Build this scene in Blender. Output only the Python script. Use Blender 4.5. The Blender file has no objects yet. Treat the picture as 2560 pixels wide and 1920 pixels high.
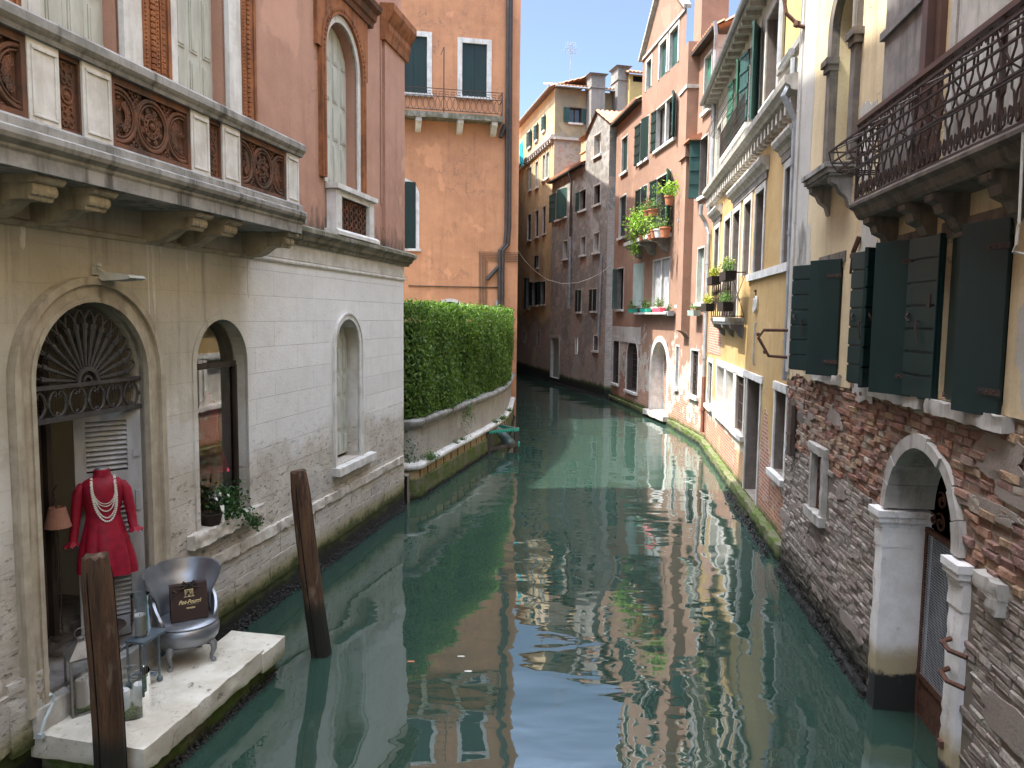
import bpy, bmesh, math, random
import numpy as np
from mathutils import Vector, Matrix
R = math.radians
rnd = random.Random(7)
SC = bpy.context.scene
COL = SC.collection
# ------------------------------------------------------------------ camera
H = 4.0; FPX = 1875.0; PITCH = math.atan(168/1875.); ROLL = 0.0115
cp, sp = math.cos(PITCH), math.sin(PITCH); cr, sr = math.cos(ROLL), math.sin(ROLL)
FW = (0, cp, -sp); U0 = (0, sp, cp); X0 = (1, 0, 0)
RT = tuple(cr*X0[i]+sr*U0[i] for i in range(3)); UP = tuple(-sr*X0[i]+cr*U0[i] for i in range(3))
cam = bpy.data.cameras.new('camera'); camo = bpy.data.objects.new('camera', cam); COL.objects.link(camo)
cam.sensor_width = 36; cam.lens = 36*FPX/2560; cam.clip_start = 0.05; cam.clip_end = 2000
camo.matrix_world = Matrix(((RT[0], UP[0], -FW[0], 0), (RT[1], UP[1], -FW[1], 0), (RT[2], UP[2], -FW[2], H), (0, 0, 0, 1)))
SC.camera = camo
# ------------------------------------------------------------------ sky, sun, exposure
SUN_EL = 61; SUN_AZ = (0.995, 0.10)          # horizontal direction the light travels
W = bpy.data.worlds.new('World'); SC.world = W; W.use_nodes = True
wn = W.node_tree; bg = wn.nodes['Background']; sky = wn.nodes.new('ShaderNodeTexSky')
sky.sky_type = 'NISHITA'; sky.sun_disc = False; sky.sun_elevation = R(SUN_EL)
sky.sun_rotation = math.atan2(-SUN_AZ[0], -SUN_AZ[1]); sky.air_density = 1.0; sky.dust_density = 1.0; sky.ozone_density = 1.0
# sky scaled up and whitened overhead as added fill for shaded walls, dimmed low
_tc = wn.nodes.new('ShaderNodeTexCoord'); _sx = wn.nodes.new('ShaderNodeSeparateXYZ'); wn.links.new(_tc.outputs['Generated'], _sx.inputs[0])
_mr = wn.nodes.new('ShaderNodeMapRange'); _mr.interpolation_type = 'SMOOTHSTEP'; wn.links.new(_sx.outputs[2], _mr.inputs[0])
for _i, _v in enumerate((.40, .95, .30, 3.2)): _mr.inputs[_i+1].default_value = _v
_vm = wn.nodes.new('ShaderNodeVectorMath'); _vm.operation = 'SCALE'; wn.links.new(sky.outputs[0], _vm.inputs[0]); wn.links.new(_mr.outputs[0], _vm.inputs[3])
_whiten = wn.nodes.new('ShaderNodeMix'); _whiten.data_type = 'RGBA'; _bw = wn.nodes.new('ShaderNodeRGBToBW'); wn.links.new(_vm.outputs[0], _bw.inputs[0])
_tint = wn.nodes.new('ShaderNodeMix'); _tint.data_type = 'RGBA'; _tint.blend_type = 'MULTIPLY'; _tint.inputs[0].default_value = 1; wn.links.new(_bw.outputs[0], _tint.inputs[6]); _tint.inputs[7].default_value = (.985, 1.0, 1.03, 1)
_whiten_fac = wn.nodes.new('ShaderNodeMapRange'); wn.links.new(_sx.outputs[2], _whiten_fac.inputs[0])
for _i, _v in enumerate((.30, .8, .06, .75)): _whiten_fac.inputs[_i+1].default_value = _v
wn.links.new(_whiten_fac.outputs[0], _whiten.inputs[0]); wn.links.new(_vm.outputs[0], _whiten.inputs[6]); wn.links.new(_tint.outputs[2], _whiten.inputs[7]); wn.links.new(_whiten.outputs[2], bg.inputs[0]); bg.inputs[1].default_value = 0.15
sl = bpy.data.lights.new('sun', 'SUN'); sl.energy = 2.2; sl.angle = R(0.5); sl.color = (1, .95, .86)
so = bpy.data.objects.new('sun', sl); COL.objects.link(so); so.location = (0, 0, 60)
_d = Vector((SUN_AZ[0]*math.cos(R(SUN_EL)), SUN_AZ[1]*math.cos(R(SUN_EL)), -math.sin(R(SUN_EL))))
so.rotation_euler = _d.to_track_quat('-Z', 'Y').to_euler()
SC.view_settings.view_transform = 'Standard'; SC.view_settings.look = 'None'; SC.view_settings.gamma = 1
SC.view_settings.exposure = 2.6
SC.cycles.max_bounces = 7; SC.cycles.diffuse_bounces = 4; SC.cycles.glossy_bounces = 3
SC.cycles.transmission_bounces = 4; SC.cycles.transparent_max_bounces = 8
SC.cycles.caustics_reflective = False; SC.cycles.caustics_refractive = False
# ------------------------------------------------------------------ measuring: photo crops -> rays -> facade planes
CROP = dict(s=(0,0,1),a1=(0,0,2.0868),a2=(0,600,2.0868),a3=(0,1150,2.1547),a4=(980,0,2.074),a5=(980,700,2.764),a6=(1270,100,3.19),a7=(1270,560,2.7655),a8=(1500,0,2.9625),
b1=(1960,0,2.9633),b2=(1960,500,2.9633),b3=(1960,1000,1.8033),b4=(1740,560,4.147),b5=(1740,900,3.319),b6=(860,1000,1.803),b7=(0,400,2.765),b8=(250,1350,3.318),d=(0,0,.8641),
c1=(1740,300,4.147),c2=(1210,1040,10.37),c3=(60,680,4.1475),c4=(80,1150,3.686),c5=(1560,440,8.293),c6=(1840,680,13.825),c7=(400,1530,12.76),c8=(0,1400,3.19))
def ray(k, x, y):
    o = CROP[k]; a = (o[0]+x/o[2]-1280)/FPX; b = -(o[1]+y/o[2]-960)/FPX
    return tuple(FW[i]+a*RT[i]+b*UP[i] for i in range(3))
def onz(k, x, y, z=0):
    d = ray(k, x, y); t = (z-H)/d[2]; return Vector((d[0]*t, d[1]*t, z))
def ony(k, x, y, Y):
    d = ray(k, x, y); t = Y/d[1]; return Vector((d[0]*t, Y, H+d[2]*t))
class Plane:
    """vertical facade plane: local (u along, off outward, z up)"""
    def __init__(s, p0, p1, flip=1):
        s.o = p0; dx, dy = p1[0]-p0[0], p1[1]-p0[1]; l = math.hypot(dx, dy); s.t = (dx/l, dy/l); s.n = (s.t[1]*flip, -s.t[0]*flip); s.len = l
    def __call__(s, u, off, z):
        return (s.o[0]+s.t[0]*u+s.n[0]*off, s.o[1]+s.t[1]*u+s.n[1]*off, z)
    def uz(s, k, x, y, off=0):
        d = ray(k, x, y); ox, oy = s.o[0]+s.n[0]*off, s.o[1]+s.n[1]*off
        det = -d[0]*s.t[1]+d[1]*s.t[0]; t = (-ox*s.t[1]+oy*s.t[0])/det
        return ((d[0]*t-ox)*s.t[0]+(d[1]*t-oy)*s.t[1], H+d[2]*t)
    def u(s, k, x, y, off=0): return s.uz(k, x, y, off)[0]
class ScaledPlane(Plane):
    """a plane measured in its own units, then brought k times nearer"""
    k = 1
    def __call__(s, u, off, z):
        p = Plane.__call__(s, u, off, z); return (p[0]*s.k, p[1]*s.k, H+(p[2]-H)*s.k)
# ------------------------------------------------------------------ mesh builder
class MB:
    def __init__(s, X=None): s.v = []; s.f = []; s.uv = []; s.soft = False; s.X = X or (lambda a, b, c: (a, b, c))
    def add(s, pts, faces):
        b = len(s.v); X = s.X
        s.v += [X(*p) for p in pts]
        for f in faces:
            s.f.append([b+i for i in f])
            P = [pts[i] for i in f]; n = [0, 0, 0]
            for i in range(len(P)):
                a, c = P[i], P[(i+1) % len(P)]
                n[0] += (a[1]-c[1])*(a[2]+c[2]); n[1] += (a[2]-c[2])*(a[0]+c[0]); n[2] += (a[0]-c[0])*(a[1]+c[1])
            ax = max(range(3), key=lambda i: abs(n[i]))
            i, j = ((1, 2), (0, 2), (0, 1))[ax]
            s.uv += [(p[i], p[j]) for p in P]
        return s
    def face(s, *pts): return s.add(pts, [range(len(pts))])
    def box(s, u0, u1, o0, o1, z0, z1, jit=0, rn=rnd):
        p = [(u, o, z) for z in (z0, z1) for o in (o0, o1) for u in (u0, u1)]
        if jit: p = [tuple(c+rn.uniform(-jit, jit) for c in q) for q in p]
        return s.add(p, [(0, 1, 3, 2), (4, 6, 7, 5), (0, 4, 5, 1), (2, 3, 7, 6), (0, 2, 6, 4), (1, 5, 7, 3)])
    def prism(s, poly, o0, o1, axis=1):
        """polygon in (u,z) extruded along off; axis=0: polygon in (off,z) extruded along u; axis 2: polygon (u,off) extruded in z"""
        n = len(poly)
        mk = {1: lambda p, o: (p[0], o, p[1]), 0: lambda p, o: (o, p[0], p[1]), 2: lambda p, o: (p[0], p[1], o)}[axis]
        pts = [mk(p, o0) for p in poly]+[mk(p, o1) for p in poly]
        return s.add(pts, [tuple(range(n)), tuple(range(2*n-1, n-1, -1))]+[(i, (i+1) % n, n+(i+1) % n, n+i) for i in range(n)])
    def grid(s, rows, closed=False):
        m = len(rows[0]); pts = [p for r in rows for p in r]; f = []
        for i in range(len(rows)-1):
            for j in range(m if closed else m-1):
                k = (j+1) % m; f.append((i*m+j, i*m+k, (i+1)*m+k, (i+1)*m+j))
        return s.add(pts, f)
    def ball(s, c, r, n=8, sc=(1, 1, 1)):
        rows = []
        for i in range(n//2+1):
            a = math.pi*i/(n//2)
            rows.append([(c[0]+r*sc[0]*math.sin(a)*math.cos(2*math.pi*j/n), c[1]+r*sc[1]*math.sin(a)*math.sin(2*math.pi*j/n), c[2]+r*sc[2]*math.cos(a)) for j in range(n)])
        return s.grid(rows, True)
    def tube(s, pts, r, n=6, closed=False, cap=True):
        P = [Vector(p) for p in pts]; rr = r if isinstance(r, (list, tuple)) else [r]*len(P); rows = []; N = len(P)
        ref = None
        for i in range(N):
            if closed: t = P[(i+1) % N]-P[i-1]
            else: t = P[min(i+1, N-1)]-P[max(i-1, 0)]
            if t.length < 1e-9: t = Vector((0, 0, 1))
            t.normalize()
            if ref is None:
                ref = Vector((0, 0, 1)) if abs(t.z) < .9 else Vector((1, 0, 0))
            a = (ref-t*ref.dot(t)); 
            if a.length < 1e-6: a = t.orthogonal()
            a.normalize(); b = t.cross(a); ref = a
            rows.append([tuple(P[i]+(a*math.cos(2*math.pi*k/n)+b*math.sin(2*math.pi*k/n))*rr[i]) for k in range(n)])
        if closed: rows.append(rows[0])
        s.grid(rows, True)
        if cap and not closed:
            s.add(rows[0], [tuple(range(n))]); s.add(rows[-1], [tuple(range(n-1, -1, -1))])
        return s
    def lathe(s, c, prof, n=24, sx=1, sy=1, fn=None):
        rows = []
        for r, z in prof:
            row = []
            for k in range(n):
                a = 2*math.pi*k/n; q = r*(fn(a, z) if fn else 1)
                row.append((c[0]+q*math.cos(a)*sx, c[1]+q*math.sin(a)*sy, c[2]+z))
            rows.append(row)
        return s.grid(rows, True)
    def sweep(s, prof, u0, u1, caps=True, jit=0, seg=1):
        """moulding: profile of (off,z) swept along u"""
        rows = []
        for i in range(seg+1):
            u = u0+(u1-u0)*i/seg
            rows.append([(u, o+(rnd.uniform(-jit, jit) if jit else 0), z+(rnd.uniform(-jit, jit) if jit else 0)) for o, z in prof])
        s.grid(rows)
        if caps:
            n = len(prof); s.add(rows[0], [tuple(range(n))]); s.add(rows[-1], [tuple(range(n))])
        return s
    def rough(s, u0, u1, o0, o1, z0, z1, amp=.012, step=.08, seed=0):
        """weathered stone block: subdivided front/top/bottom with jitter"""
        s.soft = True; rn = random.Random(seed+int(u0*100)); n = max(2, int((u1-u0)/step)); prof = []
        m = max(2, int((z1-z0)/step*1.6)); k = max(1, int((o1-o0)/step))
        for i in range(k): prof.append((o0+(o1-o0)*i/k, z1))
        for i in range(m+1): prof.append((o1, z1-(z1-z0)*i/m))
        for i in range(k): prof.append((o1-(o1-o0)*(i+1)/k, z0))
        rows = []
        for i in range(n+1):
            u = u0+(u1-u0)*i/n; e = amp*.8 if i in (0, n) else 0
            rows.append([(u+rn.uniform(-amp, amp)*.5, o+rn.uniform(-amp, amp)-e, z+rn.uniform(-amp, amp)*.7) for o, z in prof])
        s.grid(rows); s.add(rows[0], [tuple(range(len(prof)))]); s.add(rows[-1], [tuple(range(len(prof)))])
        return s
    def arc(s, uc, zs, r0, r1, o0, o1, z0=None, n=20, a0=0, a1=math.pi):
        """arch ring with rectangular section (+ straight legs down to z0)"""
        A = [a0+(a1-a0)*i/n for i in range(n+1)]
        sec = [(uc+math.cos(a)*r0, uc+math.cos(a)*r1, zs+math.sin(a)*r0, zs+math.sin(a)*r1) for a in A]
        rows = [[(x0, o0, y0), (x0, o1, y0), (x1, o1, y1), (x1, o0, y1)] for x0, x1, y0, y1 in sec]
        if z0 is not None:
            rows = [[(uc+r0, o0, z0), (uc+r0, o1, z0), (uc+r1, o1, z0), (uc+r1, o0, z0)]]+rows+[[(uc-r0, o0, z0), (uc-r0, o1, z0), (uc-r1, o1, z0), (uc-r1, o0, z0)]]
        s.grid(rows, True)
        s.add(rows[0], [(0, 1, 2, 3)]); s.add(rows[-1], [(0, 1, 2, 3)])
        return s
    def wall(s, u0, u1, z0, z1, holes, off=0):
        """sheet with openings; hole=(u0,u1,z0,ztop,arch) - an arched hole's head is a half circle ending at ztop"""
        us = sorted({u0, u1}|{min(max(h[i], u0), u1) for h in holes for i in (0, 1)}); zs = sorted({z0, z1}|{min(max(h[i], z0), z1) for h in holes for i in (2, 3)})
        for i in range(len(us)-1):
            for j in range(len(zs)-1):
                a, b, c, d = us[i], us[i+1], zs[j], zs[j+1]
                if b-a < 1e-5 or d-c < 1e-5: continue
                m, q = (a+b)/2, (c+d)/2
                if any(h[0] < m < h[1] and h[2] < q < h[3] for h in holes): continue
                s.face((a, off, c), (b, off, c), (b, off, d), (a, off, d))
        for h in holes:
            if h[4]:
                r = (h[1]-h[0])/2; uc = (h[0]+h[1])/2; zs_ = h[3]-r; N = 20
                P = [(uc-math.cos(math.pi*i/N)*r, zs_+math.sin(math.pi*i/N)*r) for i in range(N+1)]
                for p, q in zip(P, P[1:]):
                    s.face((p[0], off, p[1]), (q[0], off, q[1]), (q[0], off, h[3]+.0001), (p[0], off, h[3]+.0001))
        return s
    def reveal(s, h, d, off=0, d1=None):
        a, b, c, e, ar = h; o0, o1 = off-d, off
        if ar:
            r = (b-a)/2; uc = (a+b)/2; zs_ = e-r; N = 20
            P = [(a, c)]+[(uc-math.cos(math.pi*i/N)*r, zs_+math.sin(math.pi*i/N)*r) for i in range(N+1)]+[(b, c)]
        else: P = [(a, c), (a, e), (b, e), (b, c)]
        P = P+[P[0]]
        return s.grid([[(p[0], o0, p[1]), (p[0], o1, p[1])] for p in P])
    def build(s, name, mat, parent=None, smooth=False, bevel=0):
        o = raw_mesh(name, s.v, s.f, mat, parent, s.uv)
        if smooth or s.soft:
            bm = bmesh.new(); bm.from_mesh(o.data); bmesh.ops.remove_doubles(bm, verts=bm.verts, dist=1e-4)
            bmesh.ops.recalc_face_normals(bm, faces=bm.faces); bm.to_mesh(o.data); bm.free()
            o.data.polygons.foreach_set('use_smooth', [True]*len(o.data.polygons)); o.data.set_sharp_from_angle(angle=R(52))
        if bevel:
            m = o.modifiers.new('bevel', 'BEVEL'); m.width = bevel; m.segments = 2; m.limit_method = 'ANGLE'; m.angle_limit = R(40)
        return o
def root_of(o):
    while o.parent: o = o.parent
    return o
def raw_mesh(name, v, f, mat, parent=None, uv=None):
    me = bpy.data.meshes.new(name)
    if parent is not None:
        l = root_of(parent).location; v = [(p[0]-l.x, p[1]-l.y, p[2]-l.z) for p in v]
    me.from_pydata(v, [], [list(q) for q in f])
    if uv:
        L = me.uv_layers.new(name='UVMap'); L.data.foreach_set('uv', [c for q in uv for c in q])
    me.materials.append(mat); o = bpy.data.objects.new(name, me); COL.objects.link(o)
    if parent is not None: o.parent = parent
    return o
def tag(o, label=None, cat=None, group=None, kind=None):
    for k, x in (('label', label), ('category', cat), ('group', group), ('kind', kind)):
        if x: o[k] = x
    return o
def thing(name, label, cat, loc=(0, 0, 0), group=None):
    o = bpy.data.objects.new(name, None); COL.objects.link(o); o.location = loc; o.empty_display_size = .2
    return tag(o, label, cat, group)
def dup(root, loc, rotz=0, scale=1, label=None):
    def cp_(o, par):
        c = o.copy(); COL.objects.link(c)
        if par is not None: c.parent = par
        for ch in [q for q in ALLCH(o)]: cp_(ch, c)
        return c
    r = cp_(root, None); r.location = loc; r.rotation_euler = (0, 0, rotz); r.scale = (scale,)*3
    if label: r['label'] = label
    return r
def ALLCH(o): return [c for c in bpy.data.objects if c.parent == o]
# ------------------------------------------------------------------ materials
class NT:
    def __init__(s, name, rough=.85, spec=.3):
        s.m = bpy.data.materials.new(name); s.m.use_nodes = True; s.t = s.m.node_tree; s.b = s.t.nodes['Principled BSDF']
        s.b.inputs['Roughness'].default_value = rough; s.b.inputs['Specular IOR Level'].default_value = spec; s._uv = None; s._pos = None
    def n(s, ty, **kw):
        o = s.t.nodes.new('ShaderNode'+ty)
        for k, v in kw.items(): setattr(o, k, v)
        return o
    def put(s, inp, v):
        if isinstance(v, bpy.types.NodeSocket): s.t.links.new(v, inp)
        elif v is not None:
            if isinstance(v, (tuple, list)) and len(v) == 3 and inp.type == 'RGBA': v = (*v, 1)
            inp.default_value = v
    def uv(s, sx=1, sy=1, ox=0, oy=0):
        if s._uv is None: s._uv = s.n('TexCoord').outputs['UV']
        return s.map(s._uv, (sx, sy, 1), (ox, oy, 0))
    def pos(s, sc=(1, 1, 1)):
        if s._pos is None: s._pos = s.n('NewGeometry').outputs['Position']
        return s.map(s._pos, sc)
    def map(s, v, sc=(1, 1, 1), loc=(0, 0, 0)):
        m = s.n('Mapping'); s.put(m.inputs[0], v); m.inputs['Scale'].default_value = sc; m.inputs['Location'].default_value = loc; return m.outputs[0]
    def z(s):
        q = s.n('SeparateXYZ'); s.put(q.inputs[0], s.pos()); return q.outputs[2]
    def noise(s, vec, scale=1, detail=4, rough=.55, dist=0):
        o = s.n('TexNoise'); s.put(o.inputs['Vector'], vec); o.inputs['Scale'].default_value = scale; o.inputs['Detail'].default_value = detail
        o.inputs['Roughness'].default_value = rough; o.inputs['Distortion'].default_value = dist; return o.outputs[0]
    def math(s, op, a, b=None, c=None, clamp=False):
        o = s.n('Math', operation=op); o.use_clamp = clamp; s.put(o.inputs[0], a)
        if b is not None: s.put(o.inputs[1], b)
        if c is not None: s.put(o.inputs[2], c)
        return o.outputs[0]
    def lin(s, v, a, b, c=0., d=1., smooth=True):
        o = s.n('MapRange'); o.interpolation_type = 'SMOOTHSTEP' if smooth else 'LINEAR'; s.put(o.inputs[0], v)
        for i, x in enumerate((a, b, c, d)): o.inputs[i+1].default_value = x
        return o.outputs[0]
    def mix(s, f, a, b, mode='MIX'):
        o = s.n('Mix', data_type='RGBA', blend_type=mode); s.put(o.inputs[0], f); s.put(o.inputs[6], a); s.put(o.inputs[7], b); return o.outputs[2]
    def brick(s, vec, c1, c2, mo, w, h, mort=.012, off=.5, smooth=.1, bias=0):
        o = s.n('TexBrick'); s.put(o.inputs['Vector'], vec); o.offset = off
        for k, x in (('Color1', c1), ('Color2', c2), ('Mortar', mo)): s.put(o.inputs[k], x)
        for k, x in (('Scale', 1), ('Mortar Size', mort), ('Mortar Smooth', smooth), ('Bias', bias), ('Brick Width', w), ('Row Height', h)): o.inputs[k].default_value = x
        return o.outputs[0], o.outputs[1]
    def bump(s, h, st=.3, dist=.02, prev=None):
        o = s.n('Bump'); s.put(o.inputs['Height'], h); o.inputs['Strength'].default_value = st; o.inputs['Distance'].default_value = dist
        if prev: s.put(o.inputs['Normal'], prev)
        return o.outputs[0]
    def island(s): return s.n('NewGeometry').outputs['Random Per Island']
    def out(s, col=None, rough=None, nrm=None, **kw):
        s.put(s.b.inputs['Base Color'], col); s.put(s.b.inputs['Roughness'], rough)
        if nrm: s.put(s.b.inputs['Normal'], nrm)
        for k, v in kw.items(): s.put(s.b.inputs[k.replace('_', ' ')], v)
        return s.m
def hx(r, g, b):
    f = lambda c: (c/255/12.92) if c <= 10 else ((c/255+.055)/1.055)**2.4
    return (f(r), f(g), f(b))
def simple(name, c1, c2=None, rough=.7, spec=.3, scale=6, bump=.15, metal=0, fine=60, streak=False):
    m = NT(name, rough, spec); c2 = c2 or tuple(x*.6 for x in c1); p = m.pos((1, 1, .25) if streak else (1, 1, 1))
    n = m.noise(p, scale, 5); f = m.noise(m.pos(), fine, 3)
    c = m.mix(m.lin(n, .35, .68), c1, c2)
    return m.out(c, None, m.bump(m.math('ADD', n, m.math('MULTIPLY', f, .5)), bump, .01), Metallic=metal)
def wallmat(name, c1, c2, c3, brick=None, zb=-9, slope=.12, thr=.62, under=None, alg=.5, streak=.5, bumps=.35, grime=(.12, .11, .1), gz=None, bscale=(.26, .078), mort=(.42, .38, .33), thin=None):
    """old plaster: c1/c2 cloudy, c3 in vertical runs; where the plaster has gone below ~zb the bricks show (under = a grey coat at the break); algae below alg"""
    m = NT(name, .9, .2); uv = m.uv(); z = m.z()
    big = m.noise(uv, .45, 6, .6); mid = m.noise(uv, 2.3, 6, .65); fine = m.noise(uv, 28, 4, .6); run = m.noise(m.uv(2.6, .16), 1.4, 5, .6); run2 = m.noise(m.uv(9, .35, 3), 1.0, 4, .6)
    col = m.mix(m.lin(big, .38, .62), c1, c2); col = m.mix(m.math('MULTIPLY', m.lin(run, .5, .72), streak), col, c3)
    col = m.mix(m.math('MULTIPLY', m.lin(run2, .55, .8), streak*.7), col, tuple(x*.45 for x in c3))
    col = m.mix(m.lin(mid, .3, .75, 0, .35), col, tuple(min(1, x*1.35) for x in c1)); h = m.math('MULTIPLY', fine, .25); h = m.math('ADD', h, mid)
    col = m.mix(m.lin(fine, .45, .75, 0, .22), col, tuple(x*.6 for x in c2))
    if brick:
        wob = m.noise(uv, 1.1, 3); wuv = m.n('VectorMath', operation='ADD'); m.put(wuv.inputs[0], uv); w2 = m.n('VectorMath', operation='SCALE')
        wn_ = m.n('TexNoise'); m.put(wn_.inputs['Vector'], uv); wn_.inputs['Scale'].default_value = 3; m.put(w2.inputs[0], wn_.outputs[1]); w2.inputs['Scale'].default_value = .035; m.put(wuv.inputs[1], w2.outputs[0])
        bc, bf = m.brick(wuv.outputs[0], brick[0], brick[1], mort, bscale[0], bscale[1], .011, .5, .35)
        bn = m.noise(uv, 5, 5, .7); bc = m.mix(m.lin(bn, .4, .7, 0, .8), bc, brick[2]); bc = m.mix(m.lin(mid, .55, .72, 0, .75), bc, mort)
        a = m.math('ADD', m.math('MULTIPLY', big, .55), m.math('MULTIPLY', mid, .45)); a = m.math('ADD', a, m.math('MULTIPLY', m.math('SUBTRACT', zb, z), slope))
        k = m.lin(a, thr-.012, thr+.012)
        if under is not None:
            k2 = m.lin(a, thr-.14, thr-.10); col = m.mix(k2, col, m.mix(m.lin(mid, .4, .65), under, tuple(x*.7 for x in under)))
        bh = m.math('SUBTRACT', m.math('MULTIPLY', bn, .8), m.math('MULTIPLY', bf, 1.0))
        col = m.mix(k, col, bc); hm = m.n('Mix', data_type='FLOAT'); m.put(hm.inputs[0], k); m.put(hm.inputs[2], m.math('ADD', h, 2.0)); m.put(hm.inputs[3], bh); h = hm.outputs[0]
    crk = m.math('ABSOLUTE', m.math('SUBTRACT', m.noise(uv, .8, 7, .62, .4), .5)); crk = m.math('MULTIPLY', m.lin(crk, .010, .0), m.lin(m.noise(m.uv(1, 1, 7, 3), .5, 2), .5, .62)); col = m.mix(m.math('MULTIPLY', crk, .6), col, grime); h = m.math('SUBTRACT', h, crk)
    pat = m.lin(m.noise(m.uv(1, .8, 11, 5), .55, 5, .55, .3), .60, .635, 0, .38); col = m.mix(pat, col, tuple(min(1, x*1.5) for x in c1)); drk = m.lin(m.noise(m.uv(1.6, .5, 3, 9), .8, 6, .7), .60, .72, 0, .4); col = m.mix(drk, col, tuple(x*.5 for x in c2))
    if gz:
        g = m.lin(m.math('ADD', z, m.math('MULTIPLY', m.math('SUBTRACT', big, .5), gz*1.2)), gz, gz*.25, 0, .75); col = m.mix(g, col, grime)
    zz = m.math('ADD', z, m.math('MULTIPLY', m.math('SUBTRACT', mid, .5), .35))
    col = m.mix(m.lin(zz, alg, alg-.22), col, (.055, .075, .02)); col = m.mix(m.lin(zz, alg-.18, alg-.34), col, (.016, .016, .012))
    return m.out(col, None, m.bump(h, bumps, .02))
# ------------------------------------------------------------------ palette
def stone_wall():
    m = NT('ashlar_stone', .85, .25); uv = m.uv(); z = m.z()
    s = m.n('SeparateXYZ'); m.put(s.inputs[0], uv); u = s.outputs[0]
    big = m.noise(uv, .6, 6, .62); mid = m.noise(uv, 2.6, 7, .7); fine = m.noise(uv, 22, 5, .65); run = m.noise(m.uv(3.5, .2), 1.2, 6, .65)
    bc, bf = m.brick(m.uv(1, 1, .3, .12), (.70, .70, .70), (.50, .50, .50), (.30, .28, .25), 1.15, .335, .004, .43, .2)
    white = m.mix(m.lin(mid, .35, .7), (.84, .835, .82), (.68, .65, .60)); white = m.mix(.75, white, bc, 'MULTIPLY'); white = m.mix(.5, white, (.82, .815, .80))
    tan = m.mix(m.lin(big, .35, .65), (.41, .375, .30), (.54, .505, .43)); tan = m.mix(m.lin(run, .5, .75, 0, .8), tan, (.12, .10, .075))
    tan = m.mix(m.lin(mid, .5, .72, 0, .5), tan, (.50, .47, .41))
    low = m.mix(m.lin(mid, .35, .68), (.64, .60, .535), (.49, .44, .37)); low = m.mix(m.lin(big, .5, .68, 0, .5), low, (.42, .40, .42)); low = m.mix(.35, low, bc, 'MULTIPLY')
    # the tan skin covers the upper wall as far as the window, then clean stone
    a = m.math('ADD', u, m.math('MULTIPLY', m.math('SUBTRACT', mid, .5), .5)); ku = m.lin(a, 9.55, 9.05)
    b = m.math('ADD', z, m.math('MULTIPLY', m.math('SUBTRACT', mid, .5), 1.6)); kz = m.lin(b, 2.6, 3.2, .35, 1)
    col = m.mix(m.math('MULTIPLY', ku, kz), white, tan)
    cz = m.math('ADD', z, m.math('MULTIPLY', m.math('SUBTRACT', big, .5), 2.2)); kl = m.lin(cz, 2.35, 1.9)
    col = m.mix(kl, col, low)
    pit = m.lin(m.noise(m.uv(1, 2.2), 7, 6, .75), .56, .66); col = m.mix(m.math('MULTIPLY', pit, m.lin(z, 2.6, 1.6, .12, .75)), col, (.16, .135, .105))
    col = m.mix(m.lin(run, .58, .8, 0, .45), col, (.30, .27, .22))
    zz = m.math('ADD', z, m.math('MULTIPLY', m.math('SUBTRACT', mid, .5), .5))
    col = m.mix(m.lin(zz, .72, .42, 0, .8), col, (.19, .17, .05)); col = m.mix(m.lin(zz, .52, .36), col, (.045, .055, .014)); col = m.mix(m.lin(zz, .34, .2), col, (.013, .013, .01))
    h = m.math('MULTIPLY', bf, -.5); h = m.math('ADD', h, m.math('MULTIPLY', fine, .22)); h = m.math('ADD', h, m.math('MULTIPLY', m.math('MULTIPLY', mid, m.lin(z, 2.6, 1.4, .15, 1)), 1.6)); h = m.math('SUBTRACT', h, m.math('MULTIPLY', pit, m.lin(z, 2.6, 1.6, .05, .7)))
    return m.out(col, None, m.bump(h, .75, .03))
def trimstone(name, c1, c2, dark, streak=.5, bump=.4, moss=None):
    m = NT(name, .85, .25); p = m.pos(); mid = m.noise(p, 4, 6, .65); fine = m.noise(p, 40, 4, .6); run = m.noise(m.pos((3, 3, .3)), 2.2, 5, .65)
    col = m.mix(m.lin(mid, .35, .65), c1, c2); col = m.mix(m.lin(run, .48, .7, 0, streak), col, dark)
    g = m.n('NewGeometry'); s = m.n('SeparateXYZ'); m.put(s.inputs[0], g.outputs['Normal'])
    if moss: col = m.mix(m.math('MULTIPLY', m.lin(mid, .4, .6), .7), col, moss)
    return m.out(col, None, m.bump(m.math('ADD', mid, m.math('MULTIPLY', fine, .35)), bump, .012))
M = {}
M['ashlar'] = stone_wall()
M['white'] = trimstone('white_stone', (.66, .65, .62), (.52, .50, .46), (.26, .24, .2), .35)
M['roughwhite'] = trimstone('chipped_white_stone', (.62, .58, .52), (.46, .42, .36), (.24, .2, .15), .5, .8)
M['tanstone'] = trimstone('tan_stone', (.45, .40, .31), (.34, .29, .22), (.15, .125, .09), .7)
M['grey'] = trimstone('weathered_grey_stone', (.20, .195, .18), (.33, .32, .30), (.06, .056, .05), .9, .5)
M['corn'] = trimstone('mossy_cornice_stone', (.25, .235, .2), (.16, .15, .12), (.05, .05, .035), .8, .4, (.10, .10, .05))
M['pale'] = trimstone('pale_stone', (.50, .48, .44), (.38, .36, .32), (.16, .14, .12), .55)
M['warmgrey'] = trimstone('warm_grey_stone', (.26, .24, .22), (.18, .165, .155), (.08, .072, .068), .6, .3)
M['dkstone'] = trimstone('sooty_stone', (.12, .105, .09), (.2, .17, .14), (.035, .03, .026), .7, .5)
M['pink'] = wallmat('pink_plaster', (.43, .25, .18), (.365, .205, .148), (.25, .135, .10), streak=.5, bumps=.2, alg=-5)
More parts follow.
